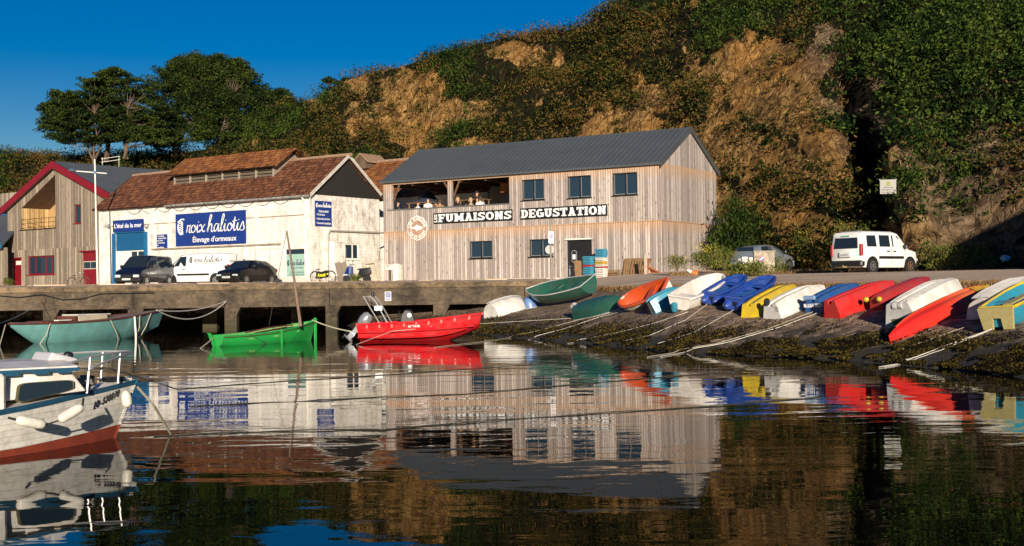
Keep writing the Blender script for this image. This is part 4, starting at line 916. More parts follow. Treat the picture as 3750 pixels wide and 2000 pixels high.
# large blue board
a0, zt0_ = of2(647, 790); a1, _ = of2(903, 770); zb_ = of2(775, 897)[1]; zt_ = of2(775, 777)[1]
mb = MB(); mb.box(a0, a1, -.1, -.05, zb_, zt_); sg = mb.build('name_board', BLUE, B2, bevel=.01); hh = zt_-zb_
script_on(sg, a0+.12, a1-.1, zb_+hh*.40, hh*.255, .075, WLET, 'script_lettering', lambda x, z, d: (x, -.101-d, z))
text_mesh('Élevage d\'ormeaux', .46, WLET, 'lettering', sg, (lerp(a0, a1, .56), -.101, zb_+hh*.17), fit=(a1-a0)*.62, bold=.006)
xa_, xb_ = of2(420, 830)[0], of2(531, 830)[0]; zA, zB = of2(475, 849)[1], of2(475, 805)[1]
mb = MB(); mb.box(xa_, xb_, -.16, -.11, zA+.02, zB); sg = mb.build('shop_board', BLUE, B2, bevel=.01); text_mesh("L'étal de la mer", .4, WLET, 'lettering', sg, ((xa_+xb_)/2, -.161, (zA+zB)/2), fit=(xb_-xa_)*.9, bold=.008)
xa_, xb_ = of2(577, 885)[0], of2(614, 885)[0]; zA, zB = of2(595, 913)[1], of2(595, 859)[1]
mb = MB(); mb.box(xa_, xb_, -.07, -.02, zA, zB); sg = mb.build('price_board', BLUE, B2)
for i, l in enumerate(('• Ormeaux', '• Huîtres fines', 'de Groix', '• Gourmets', '&', 'coquillages')): text_mesh(l, .15, WLET, 'lettering', sg, (xa_+.06, -.071, lerp(zB, zA, .1+.155*i)), align='LEFT', bold=.002)
# blue board on the end wall
ya, _ = os2(1152, 790, LW); yb, _ = os2(1212, 790, LW); zA, zB = os2(1182, 829, LW)[1], os2(1182, 737, LW)[1]
mb = MB(); mb.box(LW+.02, LW+.06, ya, yb, zA, zB); sg = mb.build('end_wall_board', BLUE, B2)
script_on(sg, ya+.05, yb-.05, lerp(zA, zB, .76), (zB-zA)*.085, .035, WLET, 'script_lettering', lambda y, z, d: (LW+.062+d, y, z))
for i, (l, q, fx_) in enumerate((('Vente au détail', .60, .6), ('• Ormeaux', .46, None), ('• Huîtres fines de Groix', .29, .85), ('• Gourmets & coquillages', .12, .9))):
    text_mesh(l, .17, WLET, 'lettering', sg, (LW+.062, (ya+.06) if i else (ya+yb)/2, lerp(zA, zB, q)), (R(90), 0, R(90)), .003, align='LEFT' if i else 'CENTER', fit=fx_*(yb-ya) if fx_ else None, bold=.002)
mb = MB(); mb.box(LW+.061, LW+.066, lerp(ya, yb, .2), lerp(ya, yb, .8), lerp(zA, zB, .55), lerp(zA, zB, .56)); mb.build('underline', WLET, sg)
# poster writing
a, b, c, d = pw; script_on(po, a+.12, b-.1, lerp(c, d, .42), .17, .04, M('slate_blue_ink', (.05, .08, .12), .6), 'script_lettering', lambda x, z, d_: (x, .046-d_*.5, z))
for i, l in enumerate(("Élevage d'ormeaux", 'Tél. 02 97 86 58 62', 'Port. 06 86 73 07 04')): text_mesh(l, .13, _mc['slate_blue_ink'], 'lettering', po, (lerp(a, b, .5), .047, lerp(c, d, (.33, .17, .09)[i])), fit=(b-a)*(.55, .62, .7)[i], ext=.002, bold=.002)

# ================= red-trimmed timber house, far left =================
AZR = .66; O3 = Vector((-39.4, 96.9, 2.0)); of3, os3, tw3 = frame(O3, AZR); WR, DRr = 13.5, 22
B3 = empty('red_trimmed_timber_house', 'grey timber-clad gabled building with dark red roof edge and corner balcony', 'building', O3, -AZR)
apx, apz = of3(207, 611); el = of3(20, 775)[1]; er = of3(405, 720)[1]; W3 = WR
bal = [of3(85, 762), of3(202, 640), of3(203, 832), of3(80, 842)]    # corner balcony opening (trapezoid)
win = rect(of3, 99, 937, 200, 1006); wn2 = rect(of3, 270, 749, 296, 818); dn = rect(of3, 46, 948, 78, 1046); dn = (dn[0], dn[1], 0.02, dn[3]); db = rect(of3, 300, 922, 358, 1046); db = (db[0], db[1], .02, db[3])
zbb = bal[3][1]; bx0, bx1 = bal[3][0], bal[1][0]
mb = MB(); wallgrid(mb, Fp, 0, W3, 0, zbb, [win, dn, db], .22)
def topz(x): return lerp(el, apz, x/apx) if x < apx else lerp(apz, er, (x-apx)/(W3-apx))
zo0, zo1 = bal[0][1], bal[1][1]
def col(x0, x1, za0, za1, zb0, zb1): mb.quad((x0, 0, za0), (x1, 0, za1), (x1, 0, zb1), (x0, 0, zb0))
col(0, bx0, zbb, zbb, topz(0), topz(bx0)); col(bx0, bx1, zo0, zo1, topz(bx0), topz(bx1)); col(bx1, apx, zbb, zbb, topz(bx1), apz)
wx = W3-apx; a_, b_, c_, d_ = wn2
col(apx, a_, zbb, zbb, apz, topz(a_)); col(b_, W3, zbb, zbb, topz(b_), er); col(a_, b_, zbb, zbb, c_, c_); col(a_, b_, d_, d_, topz(a_), topz(b_))
for p, q in (((a_, c_), (b_, c_)), ((b_, c_), (b_, d_)), ((b_, d_), (a_, d_)), ((a_, d_), (a_, c_))): mb.quad((p[0], 0, p[1]), (q[0], 0, q[1]), (q[0], .2, q[1]), (p[0], .2, p[1]))
mb.poly([(0, 0, 0), (0, DRr, 0), (0, DRr, el), (0, 0, el)]); mb.poly([(W3, 0, 0), (W3, DRr, 0), (W3, DRr, er), (W3, 0, er)])
mb.build('front_wall', WOODL, B3)
bd = 2.4; mb = MB()
mb.quad((bx0, bd, zbb), (bx1, bd, zbb), (bx1, bd, zo1), (bx0, bd, zo0)); mb.quad((bx0, 0, zbb), (bx0, bd, zbb), (bx0, bd, zo0), (bx0, 0, zo0)); mb.quad((bx1, 0, zbb), (bx1, bd, zbb), (bx1, bd, zo1), (bx1, 0, zo1)); mb.quad((bx0, 0, zbb), (bx1, 0, zbb), (bx1, bd, zbb), (bx0, bd, zbb))
mb.build('balcony_wall', WOODG, B3)
mb = MB(); mb.quad((bx0, -.01, zo0-.01), (bx1, -.01, zo1-.01), (bx1, bd, zo1-.01), (bx0, bd, zo0-.01)); mb.build('balcony_soffit', DWOOD, B3)
xw = of3(176, 800, bd)[0]; q = window(B3, (bx1-1.05, bx1-.1, zbb+.05, zbb+1.95), -.01, RED, .09, (), sill=False, name='balcony_door'); q.location.y = bd-.05
mb = MB()
for z in (zbb+.12, zbb+.45, zbb+.78): mb.tube([(bx0-.05, -.02, z), (bx1, -.02, z)], .018, 5)
for k in range(6): x = lerp(bx0, bx1, k/5); mb.tube([(x, -.02, zbb), (x, -.02, zbb+.8)], .018, 5)
mb.build('railing', BLK, B3)
mb = MB(); mb.box(bx0-.2, bx1+.05, -.08, .02, zbb-.07, zbb-.002); mb.build('balcony_edge', BLK, B3)
window(B3, win, .2, RED, .09, (.25, .62, .85)); window(B3, wn2, .18, RED, .08, ())
a, b, c, d = win; mb = MB(); mb.box(lerp(a, b, .62), lerp(a, b, .78), .22, .26, c+.1, d-.1); mb.build('curtain', WHITE, B3); mb = MB(); mb.box(lerp(a, b, .2), lerp(a, b, .3), .22, .26, c+.1, d-.1); mb.build('curtain', M('ochre_curtain', (.5, .25, .03), .8), B3)
for r, nm in ((dn, 'narrow_door'), (db, 'garage_door')):
    a, b, c, d = r; mb = MB(); mb.box(a, b, .1, .16, c, d); q = mb.build(nm, RED, B3); mb = MB(); mb.box(a-.12, b+.12, -.14, .02, d+.002, d+.09); mb.build('lintel', RED, q)
    mb = MB(); za, zb2 = (lerp(c, d, .8), lerp(c, d, .93)) if nm[0] == 'n' else (lerp(c, d, .52), lerp(c, d, .74)); mb.box(lerp(a, b, .3) if nm[0] == 'n' else a+.08, b-.1, .08, .099, za, zb2); p_ = mb.build('light', WHITE if nm[0] == 'n' else GREYP, q)
    if nm[0] == 'g':
        mb = MB(); xm = (a+b)/2; mb.box(a+.14, xm-.03, .07, .079, za+.06, zb2-.06); mb.box(xm+.03, b-.16, .07, .079, za+.06, zb2-.06); mb.build('pane', WGLASS, q)
x0r, x1r = -.45, W3+.5; 
def rz_(x): return topz(x) if 0 <= x <= W3 else (el+(x)*(apz-el)/apx if x < 0 else er-(x-W3)*(apz-er)/(W3-apx))
for (xa_, xb_) in ((x0r, apx), (apx, x1r)):
    za_, zb2 = rz_(xa_), rz_(xb_)
    mb = MB(); mb.loft([[(xa_, y, za_-.12), (xb_, y, zb2-.12), (xb_, y, zb2+.42), (xa_, y, za_+.42)] for y in (-.42, -.32)], True, True); mb.build('red_verge', RED, B3)
    mb = MB(); mb.loft([[(xa_, y, za_+.02), (xb_, y, zb2+.02), (xb_, y, zb2+.38), (xa_, y, za_+.38)] for y in (-.319, DRr)], True, True); q = mb.build('roof', ZINC, B3)
    mb = MB(); y = 0.
    while y < DRr: mb.loft([[(x, y+dy, z+h) for dy, h in ((0, .38), (.02, .43), (.05, .43), (.07, .38))] for x, z in ((xa_, za_), (xb_, zb2))], True, True); y += .35
    mb.build('roof_ribs', ZINC, q)
sx0 = lerp(apx, W3, .55); mb = MB(); mb.loft([[(x, y, rz_(x)+.40+h) for y in (9.2, 11.2)] for x, h in ((sx0, .12), (sx0+1.6, .12))], closed=False); mb.build('skylight', M('skylight_glass', (.25, .27, .3), .2), B3)
mb = MB(); mb.box(.05, W3-.05, .03, DRr-.1, -.3, .07); mb.build('foundation', GREYP, B3)
# dark shed at the frame edge with a blue fascia
O4 = pt(-480, 1046, 108); O4.z = 2; S4 = empty('dark_roofed_shed', 'dark-roofed timber shed with light blue eaves at the left frame edge', 'building', O4, -AZR); of4, _, _ = frame(O4, AZR)
xe, _ = of4(19, 900); z1_ = of4(10, 902)[1]; z2_ = of4(10, 768)[1]
mb = MB(); mb.box(0, xe, 0, .2, 0, z1_-.1); mb.build('wall', WOODL, S4); mb = MB(); mb.box(-.2, xe+.13, -.5, -.38, z1_-.2, z1_+.15); mb.build('fascia', BLUEP, S4)
mb = MB(); mb.loft([[(-.2, -.37, z1_), (-.2, 3.6, z2_), (-.2, 3.6, z2_-.2), (-.2, -.37, z1_-.15)], [(xe+.12, -.37, z1_), (xe-2.7, 3.6, z2_), (xe-2.7, 3.6, z2_-.2), (xe+.12, -.37, z1_-.15)]], True, True); mb.build('roof', ZINC, S4); mb = MB(); mb.box(-.2, xe-2.7, 3.61, 3.7, z2_-.1, z2_+.25); mb.build('upper_fascia', BLUEP, S4)
mb = MB(); mb.box(0, xe-2.8, 3.71, 4, z2_-.1, z2_+1.8); mb.build('upper_wall', WOODL, S4)

# ================= rear tiled building =================
RWy = 9.4; xR0, xR1 = LW-7, LW+6.2; O5 = tw2(xR0, RWy, 0); B5 = empty('rear_tiled_building', 'second tiled shed with white gable standing between the white building and the hill', 'building', O5, -AZW)
of5, os5, _ = frame(O5, AZW); LR = xR1-xR0; WR5 = 8.; _, zr5 = of5(1450, 592, WR5/2); he5 = zr5-2.75; s5 = 2.75/(WR5/2)
mb = MB(); mb.box(0, LR, 0, .2, 0, he5); mb.loft([[(x, y, z) for y, z in ((0, 0), (WR5, 0), (WR5, he5), (WR5/2, zr5-.05), (0, he5))] for x in (LR-.2, LR)], True, True); mb.build('wall', RENDER, B5)
tiled([(0, -.3, he5-.3*s5), (LR+.15, -.3, he5-.3*s5), (LR+.15, WR5/2, zr5), (0, WR5/2, zr5)], 'roof', B5, TILEO); tiled([(0, WR5+.3, he5-.3*s5), (LR+.15, WR5+.3, he5-.3*s5), (LR+.15, WR5/2, zr5), (0, WR5/2, zr5)], 'roof', B5, TILE)
mb = MB(); x = 0
while x < LR: mb.tube([(x, WR5/2, zr5+.08), (x+.42, WR5/2, zr5+.1)], .12, 7); x += .4
mb.build('ridge_tiles', _mc['lichened_ridge_tile'], B5)
dx_, dz_ = of5(1325, 582, 3.0); mb = MB(); mb.loft([[(dx_-.55, y, dz_-.7), (dx_+.55, y, dz_-.7), (dx_+.55, y, dz_-.15), (dx_, y, dz_+.3), (dx_-.55, y, dz_-.15)] for y in (2.9, 5)], True, True); dm = mb.build('dormer', BARKD, B5)
for s_ in (-1, 1): mb = MB(); mb.loft([[(dx_+s_*.75, y, dz_-.3), (dx_, y, dz_+.31), (dx_, y, dz_+.4), (dx_+s_*.75, y, dz_-.21)] for y in (2.75, 5)], True, True); mb.build('dormer_roof', _mc['lichened_ridge_tile'], dm)
# ---------------------------------------------------------------- vehicles
def paint(name, col, rough=.22): return M(name, col, rough, tuple(x*.85 for x in col), 1.2, coat=.3, dirt=.12 if col[0] > .1 else 0)
ALLOY = M('wheel_alloy', (.5, .5, .5), .35, metal=.8, dirt=.3)
LAMPG = M('lamp_glass', (.55, .58, .6), .12, coat=.6); REDL = M('rear_lamp_red', (.35, .01, .012), .2, coat=.6)
PLATE = M('plate_white', (.7, .7, .68), .5); INK = M('plate_ink', (.01, .01, .02), .5)
SEAT = M('seat_grey', (.05, .05, .055), .9)
def vehicle(label, cat, loc, f, st, body, glass_side, wind, rearg, wheels, wr=.3, plate='', bump_c=None, rails=None, name='parked_car', rear_plate=False, van=False, hub=None, group=None, belt=None):
    """st: stations (x, zbot, zbelt, ztop, w, wtop), x forward"""
    t = empty(name, label, cat, loc, math.atan2(f[1], f[0]), group)
    def S_(x):
        xs = [q[0] for q in st]; return [float(np.interp(x, xs, [q[k] for q in st])) for k in range(1, 6)]
    def side_y(x, z):
        zb, zl, zt, w_, wt = S_(x)
        if z <= zl: return w_
        return lerp(w_*.985, wt, min(1, (z-zl)/max(.05, zt-.06-zl)))
    mb = MB(); rings = []
    for x, zb, zl, zt, w_, wt in st:
        h = [(w_*.9, zb), (w_*.985, zb+.12), (w_, (zb+zl)/2), (w_*.985, zl), (wt, max(zt-.07, zl+.01)), (wt*.86, max(zt-.015, zl+.015)), (wt*.4, zt+.005)]
        rings.append([(x, y, z) for y, z in h]+[(x, -y, z) for y, z in reversed(h)])
    mb.loft(rings, True, True); bo = mb.build('body', body, t, smooth=True)
    for s_ in (1, -1):
        for poly in glass_side:
            mb = MB(); ring = [(x, s_*(side_y(x, z)+.006), z) for x, z in poly]; mb.loft([ring, [(x, s_*(side_y(x, z)-.01), z) for x, z in poly]], True, True); mb.build('side_window', DGLASS, t)
    def slant(x0, x1, inset, name_):                        # glass between two stations
        a, b = S_(x0), S_(x1); mb = MB(); sg = 1 if x0 > x1 else -1
        pts = [(x0, -a[3]*inset if abs(a[1]-a[2]) < .12 else -a[4]*inset, a[2]), (x0, a[3]*inset if abs(a[1]-a[2]) < .12 else a[4]*inset, a[2]), (x1, b[4]*inset, b[2]), (x1, -b[4]*inset, b[2])]
        A, B_, C_, D_ = [Vector(p) for p in pts]; n_ = (B_-A).cross(D_-A).normalized(); n_ = n_ if n_.x*sg > 0 else -n_
        q = [p.lerp((A+B_+C_+D_)/4, .06)+n_*.016 for p in (A, B_, C_, D_)]; mb.loft([q, [p-n_*.02 for p in q]], True, True); return mb.build(name_, DGLASS, t)
    slant(*wind, .93, 'windscreen')
    if rearg: # upright rear glass (z0, z1, halfwidth)
        x_, z0, z1, hw = rearg; mb = MB(); xr0 = x_
        mb.loft([[(xr0+dx, -hw, z0), (xr0+dx, hw, z0), (xr0+dx+.10*(z1-z0), hw*.93, z1), (xr0+dx+.10*(z1-z0), -hw*.93, z1)] for dx in (-.035, .0)], True, True); mb.build('rear_window', DGLASS, t)
    x0, x1 = st[0][0], st[-1][0]; wf, wb = S_(x1-.1)[3], S_(x0+.1)[3]
    bc = bump_c or body
    mb = MB(); mb.box(x1-.22, x1+.06, -wf*1.01, wf*1.01, .24, .52, .06); mb.build('front_bumper', bc, t, smooth=True)
    mb = MB(); mb.box(x0-.06, x0+.22, -wb*1.01, wb*1.01, .3, .56, .06); mb.build('rear_bumper', bc, t, smooth=True)
    mb = MB(); mb.box(x1+.012, x1+.045, -.3, .3, .54, .66); mb.build('grille', BLK, t)
    for s_ in (1, -1):
        mb = MB(); zc_ = S_(x1-.05)[1]-.02; mb.box(x1-.25, x1+.02, min(s_*wf*.5, s_*wf*.98), max(s_*wf*.5, s_*wf*.98), zc_-.16, zc_+.01, .03); mb.build('headlight', LAMPG, t, smooth=True)
        zr0, zr1 = (.75, 1.25) if van else (.68, .9)
        mb = MB(); mb.box(x0-.035, x0+.1, min(s_*wb*.86, s_*wb*1.0), max(s_*wb*.86, s_*wb*1.0)+.0, zr0, zr1, .02); mb.build('tail_light', REDL, t)
        xm = wind[0]-.1; zb, zl, zt, w_, wt = S_(xm-.25); mb = MB(); mb.box(xm-.3, xm-.16, min(s_*(w_-.02), s_*(w_+.2)), max(s_*(w_-.02), s_*(w_+.2)), zl+.02, zl+.2, .04); mb.build('mirror', BLK, t, smooth=True)
        for hx in belt or []:
            mb = MB(); mb.box(hx, hx+.17, min(s_*w_*.99, s_*(w_*1.0+.025)), max(s_*w_*.99, s_*(w_*1.0+.025)), zl-.12, zl-.07); mb.build('door_handle', BLK, t)
        for sx in rails or []:
            w2 = S_(sx)[3]; mb = MB(); mb.box(sx-.006, sx+.006, min(s_*w2*.99, s_*(w2*1.004)), max(s_*w2*.99, s_*(w2*1.004)), .38, zl+.02); mb.build('door_seam', BLK, t)
        if van:
            w2 = S_(0)[3]; mb = MB(); mb.box(wheels[0]+.45, wheels[1]-.45, min(s_*w2*.99, s_*(w2+.02)), max(s_*w2*.99, s_*(w2+.02)), .62, .74, .01); mb.build('side_moulding', BLK, t)
    for i, wx in enumerate(wheels):
        for s_ in (1, -1):
            w2 = S_(wx)[3]; mb = MB(); mb.lathe([(wr+.075, 0), (wr+.075, .012)], 20, (wx, s_*(w2+.001) if s_ > 0 else -w2-.013, wr+.02), 'y'); mb.build('wheel_arch', BLK, t)
            wh = empty('wheel', None, None); 
            for k in list(wh.keys()): del wh[k]
            wh.parent = t; yo = s_*(w2-.09)
            mb = MB(); mb.lathe([(wr*.62, -.1), (wr*.93, -.11), (wr, -.07), (wr, .07), (wr*.93, .115), (wr*.62, .11)], 22, (wx, yo, wr), 'y'); mb.build('tyre', RUBBER, wh, smooth=True)
            mb = MB(); hm = (hub[i] if hub else None) or ALLOY; mb.lathe([(wr*.63, -.112), (wr*.55, -.09), (wr*.2, -.105), (.02, -.112)] if s_ < 0 else [(.02, .118), (wr*.2, .108), (wr*.55, .095), (wr*.63, .116)], 16, (wx, yo, wr), 'y')
            rim = mb.build('rim', hm, wh)
            mb = MB()
            for k in range(6):
                a = k*math.pi/3; c_, sn = math.cos(a), math.sin(a); yy = yo+s_*.119
                mb.loft([[(wx+c_*r_-sn*d, y, wr+sn*r_+c_*d) for r_, d in ((wr*.25, -.02), (wr*.5, -.035), (wr*.5, .035), (wr*.25, .02))] for y in (yy-.008, yy)], True, True)
            mb.build('rim_slots', BLK, wh)
    if plate:
        for xx_, rz, yy in ((x1+.062, R(90), 1), (x0-.064, R(-90), -1)):
            pz = .42 if xx_ > 0 else (.8 if rear_plate else .62)
            if xx_ < 0: xx_ = x0-.066 if not rear_plate else x0-.115
            mb = MB(); mb.box(min(xx_-.012, xx_), xx_, -.26, .26, pz-.055, pz+.055); p_ = mb.build('number_plate', PLATE, t)
            text_mesh(plate, .115, INK, 'plate_number', p_, (xx_+(.002 if xx_ > 0 else -.014), 0, pz), (R(90), 0, rz), .001, fit=.44)
    return t, side_y
def gz(P, D=None): return ground(P.x, P.y)
NIGHT, PBLACK = paint('dark_navy_paint', (.006, .009, .022)), paint('black_car_paint', (.006, .006, .007))
PWHITE, PSILV = paint('white_car_paint', (.72, .72, .70)), M('silver_blue_paint', (.24, .28, .31), .3, metal=.35, coat=.8, dirt=.1)
def at(px, D, z): P = pt(px, 1050, D); return (P.x, P.y, z)
lud = [(-2.05, .45, 1.0, 1.68, .78, .64), (-2.0, .3, 1.05, 1.76, .84, .68), (-1.8, .24, 1.08, 1.80, .86, .71), (.2, .22, 1.08, 1.82, .87, .72), (.55, .22, 1.07, 1.76, .87, .68), (1.22, .22, 1.04, 1.08, .86, .70), (1.75, .24, .90, .95, .84, .66), (1.98, .3, .74, .78, .76, .58), (2.06, .36, .6, .64, .66, .5)]
gl_l = [[(.05, 1.12), (.95, 1.12), (.5, 1.66), (.05, 1.7)]]
bv, sy = vehicle('dark navy small panel van parked facing the water by the blue shop door', 'van', at(530, 73, 1.98), (-.21, -.978), lud, NIGHT, gl_l+[[(-1.65, 1.16), (-.1, 1.14), (-.1, 1.7), (-1.6, 1.68)]], (1.22, .55), (-2.06, 1.15, 1.62, .6), (-1.35, 1.35), .31, 'DG-357-SD', BLK, [.0, 1.0], van=False, name='panel_van', belt=[.1])
ex_ = [(-2.4, .45, 1.05, 1.82, .84, .72), (-2.36, .3, 1.1, 1.9, .9, .76), (-2.1, .25, 1.12, 1.94, .94, .8), (.5, .25, 1.12, 1.95, .95, .8), (.95, .25, 1.12, 1.88, .95, .76), (1.75, .25, 1.08, 1.14, .93, .76), (2.2, .28, .93, .98, .88, .68), (2.4, .36, .66, .7, .78, .58)]
wv, syw = vehicle('white delivery van with dark script lettering on its side, behind the dark van', 'van', at(742, 75.2, 1.98), (-.935, .343), ex_, PWHITE, [[(.55, 1.18), (1.45, 1.2), (1.0, 1.76), (.55, 1.78)]], (1.75, .95), None, (-1.55, 1.6), .33, '', BLK, [.5, -.6], van=True, name='delivery_van', belt=[.6])
DINK = M('charcoal_lettering', (.04, .05, .06), .6)
for xx0, xx1 in ((-1.95, .35),): script_on(wv, -xx1, -xx0, 1.42, .19, .035, DINK, 'script_lettering', lambda x, z, d: (-x, syw(-x, z)+.004+d*.4, z))
text_mesh("Élevage d'ormeaux à l'île de Groix", .09, DINK, 'lettering', wv, (-.95, syw(0, 1.3)+.004, 1.33), (R(90), 0, R(180)), .002, fit=1.6)
script_on(wv, -.7, .7, 1.42, .13, .03, DINK, 'script_lettering', lambda y, z, d: (-2.415-d*.4+.1*(z-1.3), -y, z))
mb = MB(); mb.box(-2.42, -2.37, -.006, .006, .4, 1.86); mb.build('rear_door_seam', BLK, wv)
ht = [(-1.85, .45, .80, .86, .70, .55), (-1.78, .3, .88, .95, .78, .6), (-1.5, .24, .93, 1.22, .82, .58), (-1.1, .2, .94, 1.34, .83, .6), (-.2, .2, .93, 1.39, .835, .6), (.35, .2, .92, 1.33, .835, .58), (1.0, .2, .88, .93, .82, .62), (1.6, .24, .76, .80, .79, .6), (1.83, .32, .62, .66, .7, .5), (1.9, .38, .52, .55, .6, .42)]
gh = [[(-.42, .97), (.62, .97), (.22, 1.27), (-.42, 1.3)], [(-1.25, .98), (-.5, .97), (-.5, 1.3), (-1.1, 1.26)]]
vehicle('small black hatchback parked facing the quay edge beside the white van', 'car', at(905, 70, 1.99), (-.396, -.919), ht, PBLACK, gh, (1.0, .35), None, (-1.2, 1.2), .28, 'DE-984-EB', PBLACK, [-.46, .68], belt=[-.4])
vehicle('silver-blue hatchback parked on the verge behind the concrete electricity box', 'car', at(2795, 64.5, 2.28), (.697, .715), ht, PSILV, gh, (1.0, .35), (-1.66, .98, 1.24, .55), (-1.2, 1.2), .29, 'CX-418-BR', PSILV, [-.46, .68], belt=[-.4])
kg = [(-1.98, .45, 1.02, 1.66, .76, .66), (-1.94, .3, 1.06, 1.76, .82, .69), (-1.7, .25, 1.08, 1.82, .83, .71), (.25, .25, 1.07, 1.83, .84, .71), (.6, .25, 1.06, 1.77, .84, .68), (1.2, .25, 1.02, 1.07, .83, .68), (1.75, .27, .93, .97, .8, .62), (1.95, .33, .74, .78, .72, .54), (2.02, .4, .58, .6, .62, .44)]
KG = at(3208, 54.2, 2.02); KG = (KG[0], KG[1], ground(KG[0], KG[1])-.02)
gk = [[(-1.62, 1.14), (-.98, 1.14), (-.98, 1.63), (-1.58, 1.62)], [(-.78, 1.14), (-.05, 1.14), (-.05, 1.64), (-.74, 1.64)], [(.1, 1.14), (.98, 1.14), (.55, 1.62), (.1, 1.64)]]
kv, _ = vehicle('white five-door van with black bumpers parked alone at the cliff foot', 'van', KG, (.804, .595), kg, PWHITE, gk, (1.2, .6), (-1.99, 1.08, 1.62, .62), (-1.3, 1.3), .32, 'AG-099-GT', BLK, [.02, -.86, .95], van=True, rear_plate=True, name='family_van', hub=[None, RUST], belt=[-.3, .12])
mb = MB(); mb.box(-2.09, -1.97, -.3, .3, .7, .94, .02); mb.build('plate_recess', PWHITE, kv); mb = MB(); mb.box(-2.04, -2.02, -.22, .22, 1.585, 1.62); mb.build('window_sticker', M('green_sticker', (.02, .4, .22), .5), kv)
mb = MB(); mb.tube([(-1.98, .0, .3), (-2.2, 0, .28), (-2.22, 0, .36)], .025, 6); mb.build('tow_bar', M('worn_yellow', (.45, .33, .16), .7), kv)
mb = MB(); mb.tube([(-2.035, .0, 1.1), (-2.05, -.3, 1.2)], .012, 4); mb.build('rear_wiper', BLK, kv)

# ---- two-wheelers
def bicycle(loc, f, label, col, sign=None, name='bicycle'):
    t = empty(name, label, 'bicycle', loc, math.atan2(f[1], f[0]), None)
    for x in (-.52, .52):
        wh = empty('wheel', None, None); wh.parent = t
        for k in list(wh.keys()): del wh[k]
        mb = MB(); mb.tube([(x+.34*math.cos(a*math.pi/12), 0, .35+.34*math.sin(a*math.pi/12)) for a in range(25)], .018, 5); mb.build('tyre', RUBBER, wh)
        mb = MB()
        for a in range(9): mb.tube([(x, 0, .35), (x+.33*math.cos(a*.7), 0, .35+.33*math.sin(a*.7))], .004, 3)
        mb.build('spokes', STEEL, wh)
        mb = MB(); mb.tube([(x+.38*math.cos(R(a)), 0, .35+.38*math.sin(R(a))) for a in range(30, 175, 12)], .02, 4); mb.build('mudguard', col, t)
    mb = MB(); bb = (-.08, 0, .3); st_ = (-.25, 0, .72); hd = (.36, 0, .86)
    for a, b in ((bb, st_), (bb, (.33, 0, .68)), ((-.22, 0, .62), (.35, 0, .78)), (bb, (-.52, 0, .35)), (st_, (-.52, 0, .35)), (hd, (.52, 0, .35)), (hd, (.33, 0, .99))): mb.tube([a, b], .017, 6)
    mb.build('frame', col, t)
    mb = MB(); mb.tube([(.2, .26, .98), (.32, .18, 1.02), (.34, 0, 1.0), (.32, -.18, 1.02), (.2, -.26, .98)], .013, 5); mb.build('handlebar', STEEL, t)
    mb = MB(); mb.loft([[(-.42, -.08, .8), (-.42, .08, .8), (-.42, .06, .86), (-.42, -.06, .86)], [(-.15, -.02, .82), (-.15, .02, .82), (-.15, .02, .85), (-.15, -.02, .85)]], True, True); mb.tube([(-.28, 0, .7), (-.3, 0, .82)], .014, 5); mb.build('saddle', BLK, t)
    mb = MB(); mb.tube([(-.3, .05, .72), (-.8, .05, .73), (-.55, .05, .36)], .01, 4); mb.tube([(-.3, -.05, .72), (-.8, -.05, .73), (-.55, -.05, .36)], .01, 4); mb.build('carrier', STEEL, t)
    if sign:
        mb = MB(); mb.loft([[(-.42, y, .28), (.42, y, .36), (.42, y, .74), (-.42, y, .66)] for y in sign], True, True); s_ = mb.build('sign_board', BLK, t)
    return t, (s_ if sign else None)
P = at(287, 83.4, 2.0); bicycle(P, (.93, -.3), 'city bicycle leaning by the dark red garage door', BARKD)
P = at(1183, 70.3, 1.98); bt, s_ = bicycle(P, (.9, -.42), 'black bicycle carrying a hand-painted yellow AVOCET arrow sign', BLK, (-.06, -.04))
YL = M('fluorescent_yellow', (.75, .72, .02), .6)
text_mesh('Avocet', .3, YL, 'sign_writing', s_, (-.06, -.062, .5), (R(90), R(-5), 0), .003, fit=.56, bold=.008, shear=.2)
mb = MB()
for pl_ in ([(.26, .53), (.36, .54), (.36, .57), (.26, .56)], [(.34, .49), (.41, .56), (.34, .62)]): mb.prism(pl_, -.066, -.062)
mb.build('arrow', YL, s_)
t = empty('scooter', 'blue and white motor scooter parked beside the leaning basin', 'scooter', at(1308, 68.8, 1.98), math.atan2(.30, -.95))
BLUS = M('blue_scooter_paint', (.01, .03, .22), .25, coat=.8)
for x in (-.6, .62):
    wh = empty('wheel', None, None); wh.parent = t
    for k in list(wh.keys()): del wh[k]
    mb = MB(); mb.lathe([(.14, -.05), (.22, -.055), (.24, 0), (.22, .055), (.14, .05)], 18, (x, 0, .24), 'y'); mb.build('tyre', RUBBER, wh, smooth=True); mb = MB(); mb.lathe([(.14, -.03), (.14, .03)], 12, (x, 0, .24), 'y'); mb.build('rim', ALLOY, wh)
mb = MB(); mb.loft([[(x, -w_, z0), (x, w_, z0), (x, w_*.7, z1), (x, -w_*.7, z1)] for x, w_, z0, z1 in ((-.85, .06, .62, .72), (-.6, .14, .45, .78), (-.2, .15, .3, .74), (0, .14, .2, .3), (.3, .14, .2, .28))], True, True); mb.build('body', BLK, t, smooth=True)
mb = MB(); mb.loft([[(x, -w_, z0), (x, w_, z0), (x, w_*.8, z1), (x, -w_*.8, z1)] for x, w_, z0, z1 in ((.28, .16, .25, .9), (.42, .2, .4, .98), (.55, .1, .55, .9), (.72, .06, .5, .6))], True, True); mb.build('front_fairing', BLUS, t, smooth=True)
mb = MB(); mb.box(.4, .85, -.07, .07, .44, .5, .02); mb.build('front_mudguard', PWHITE, t)
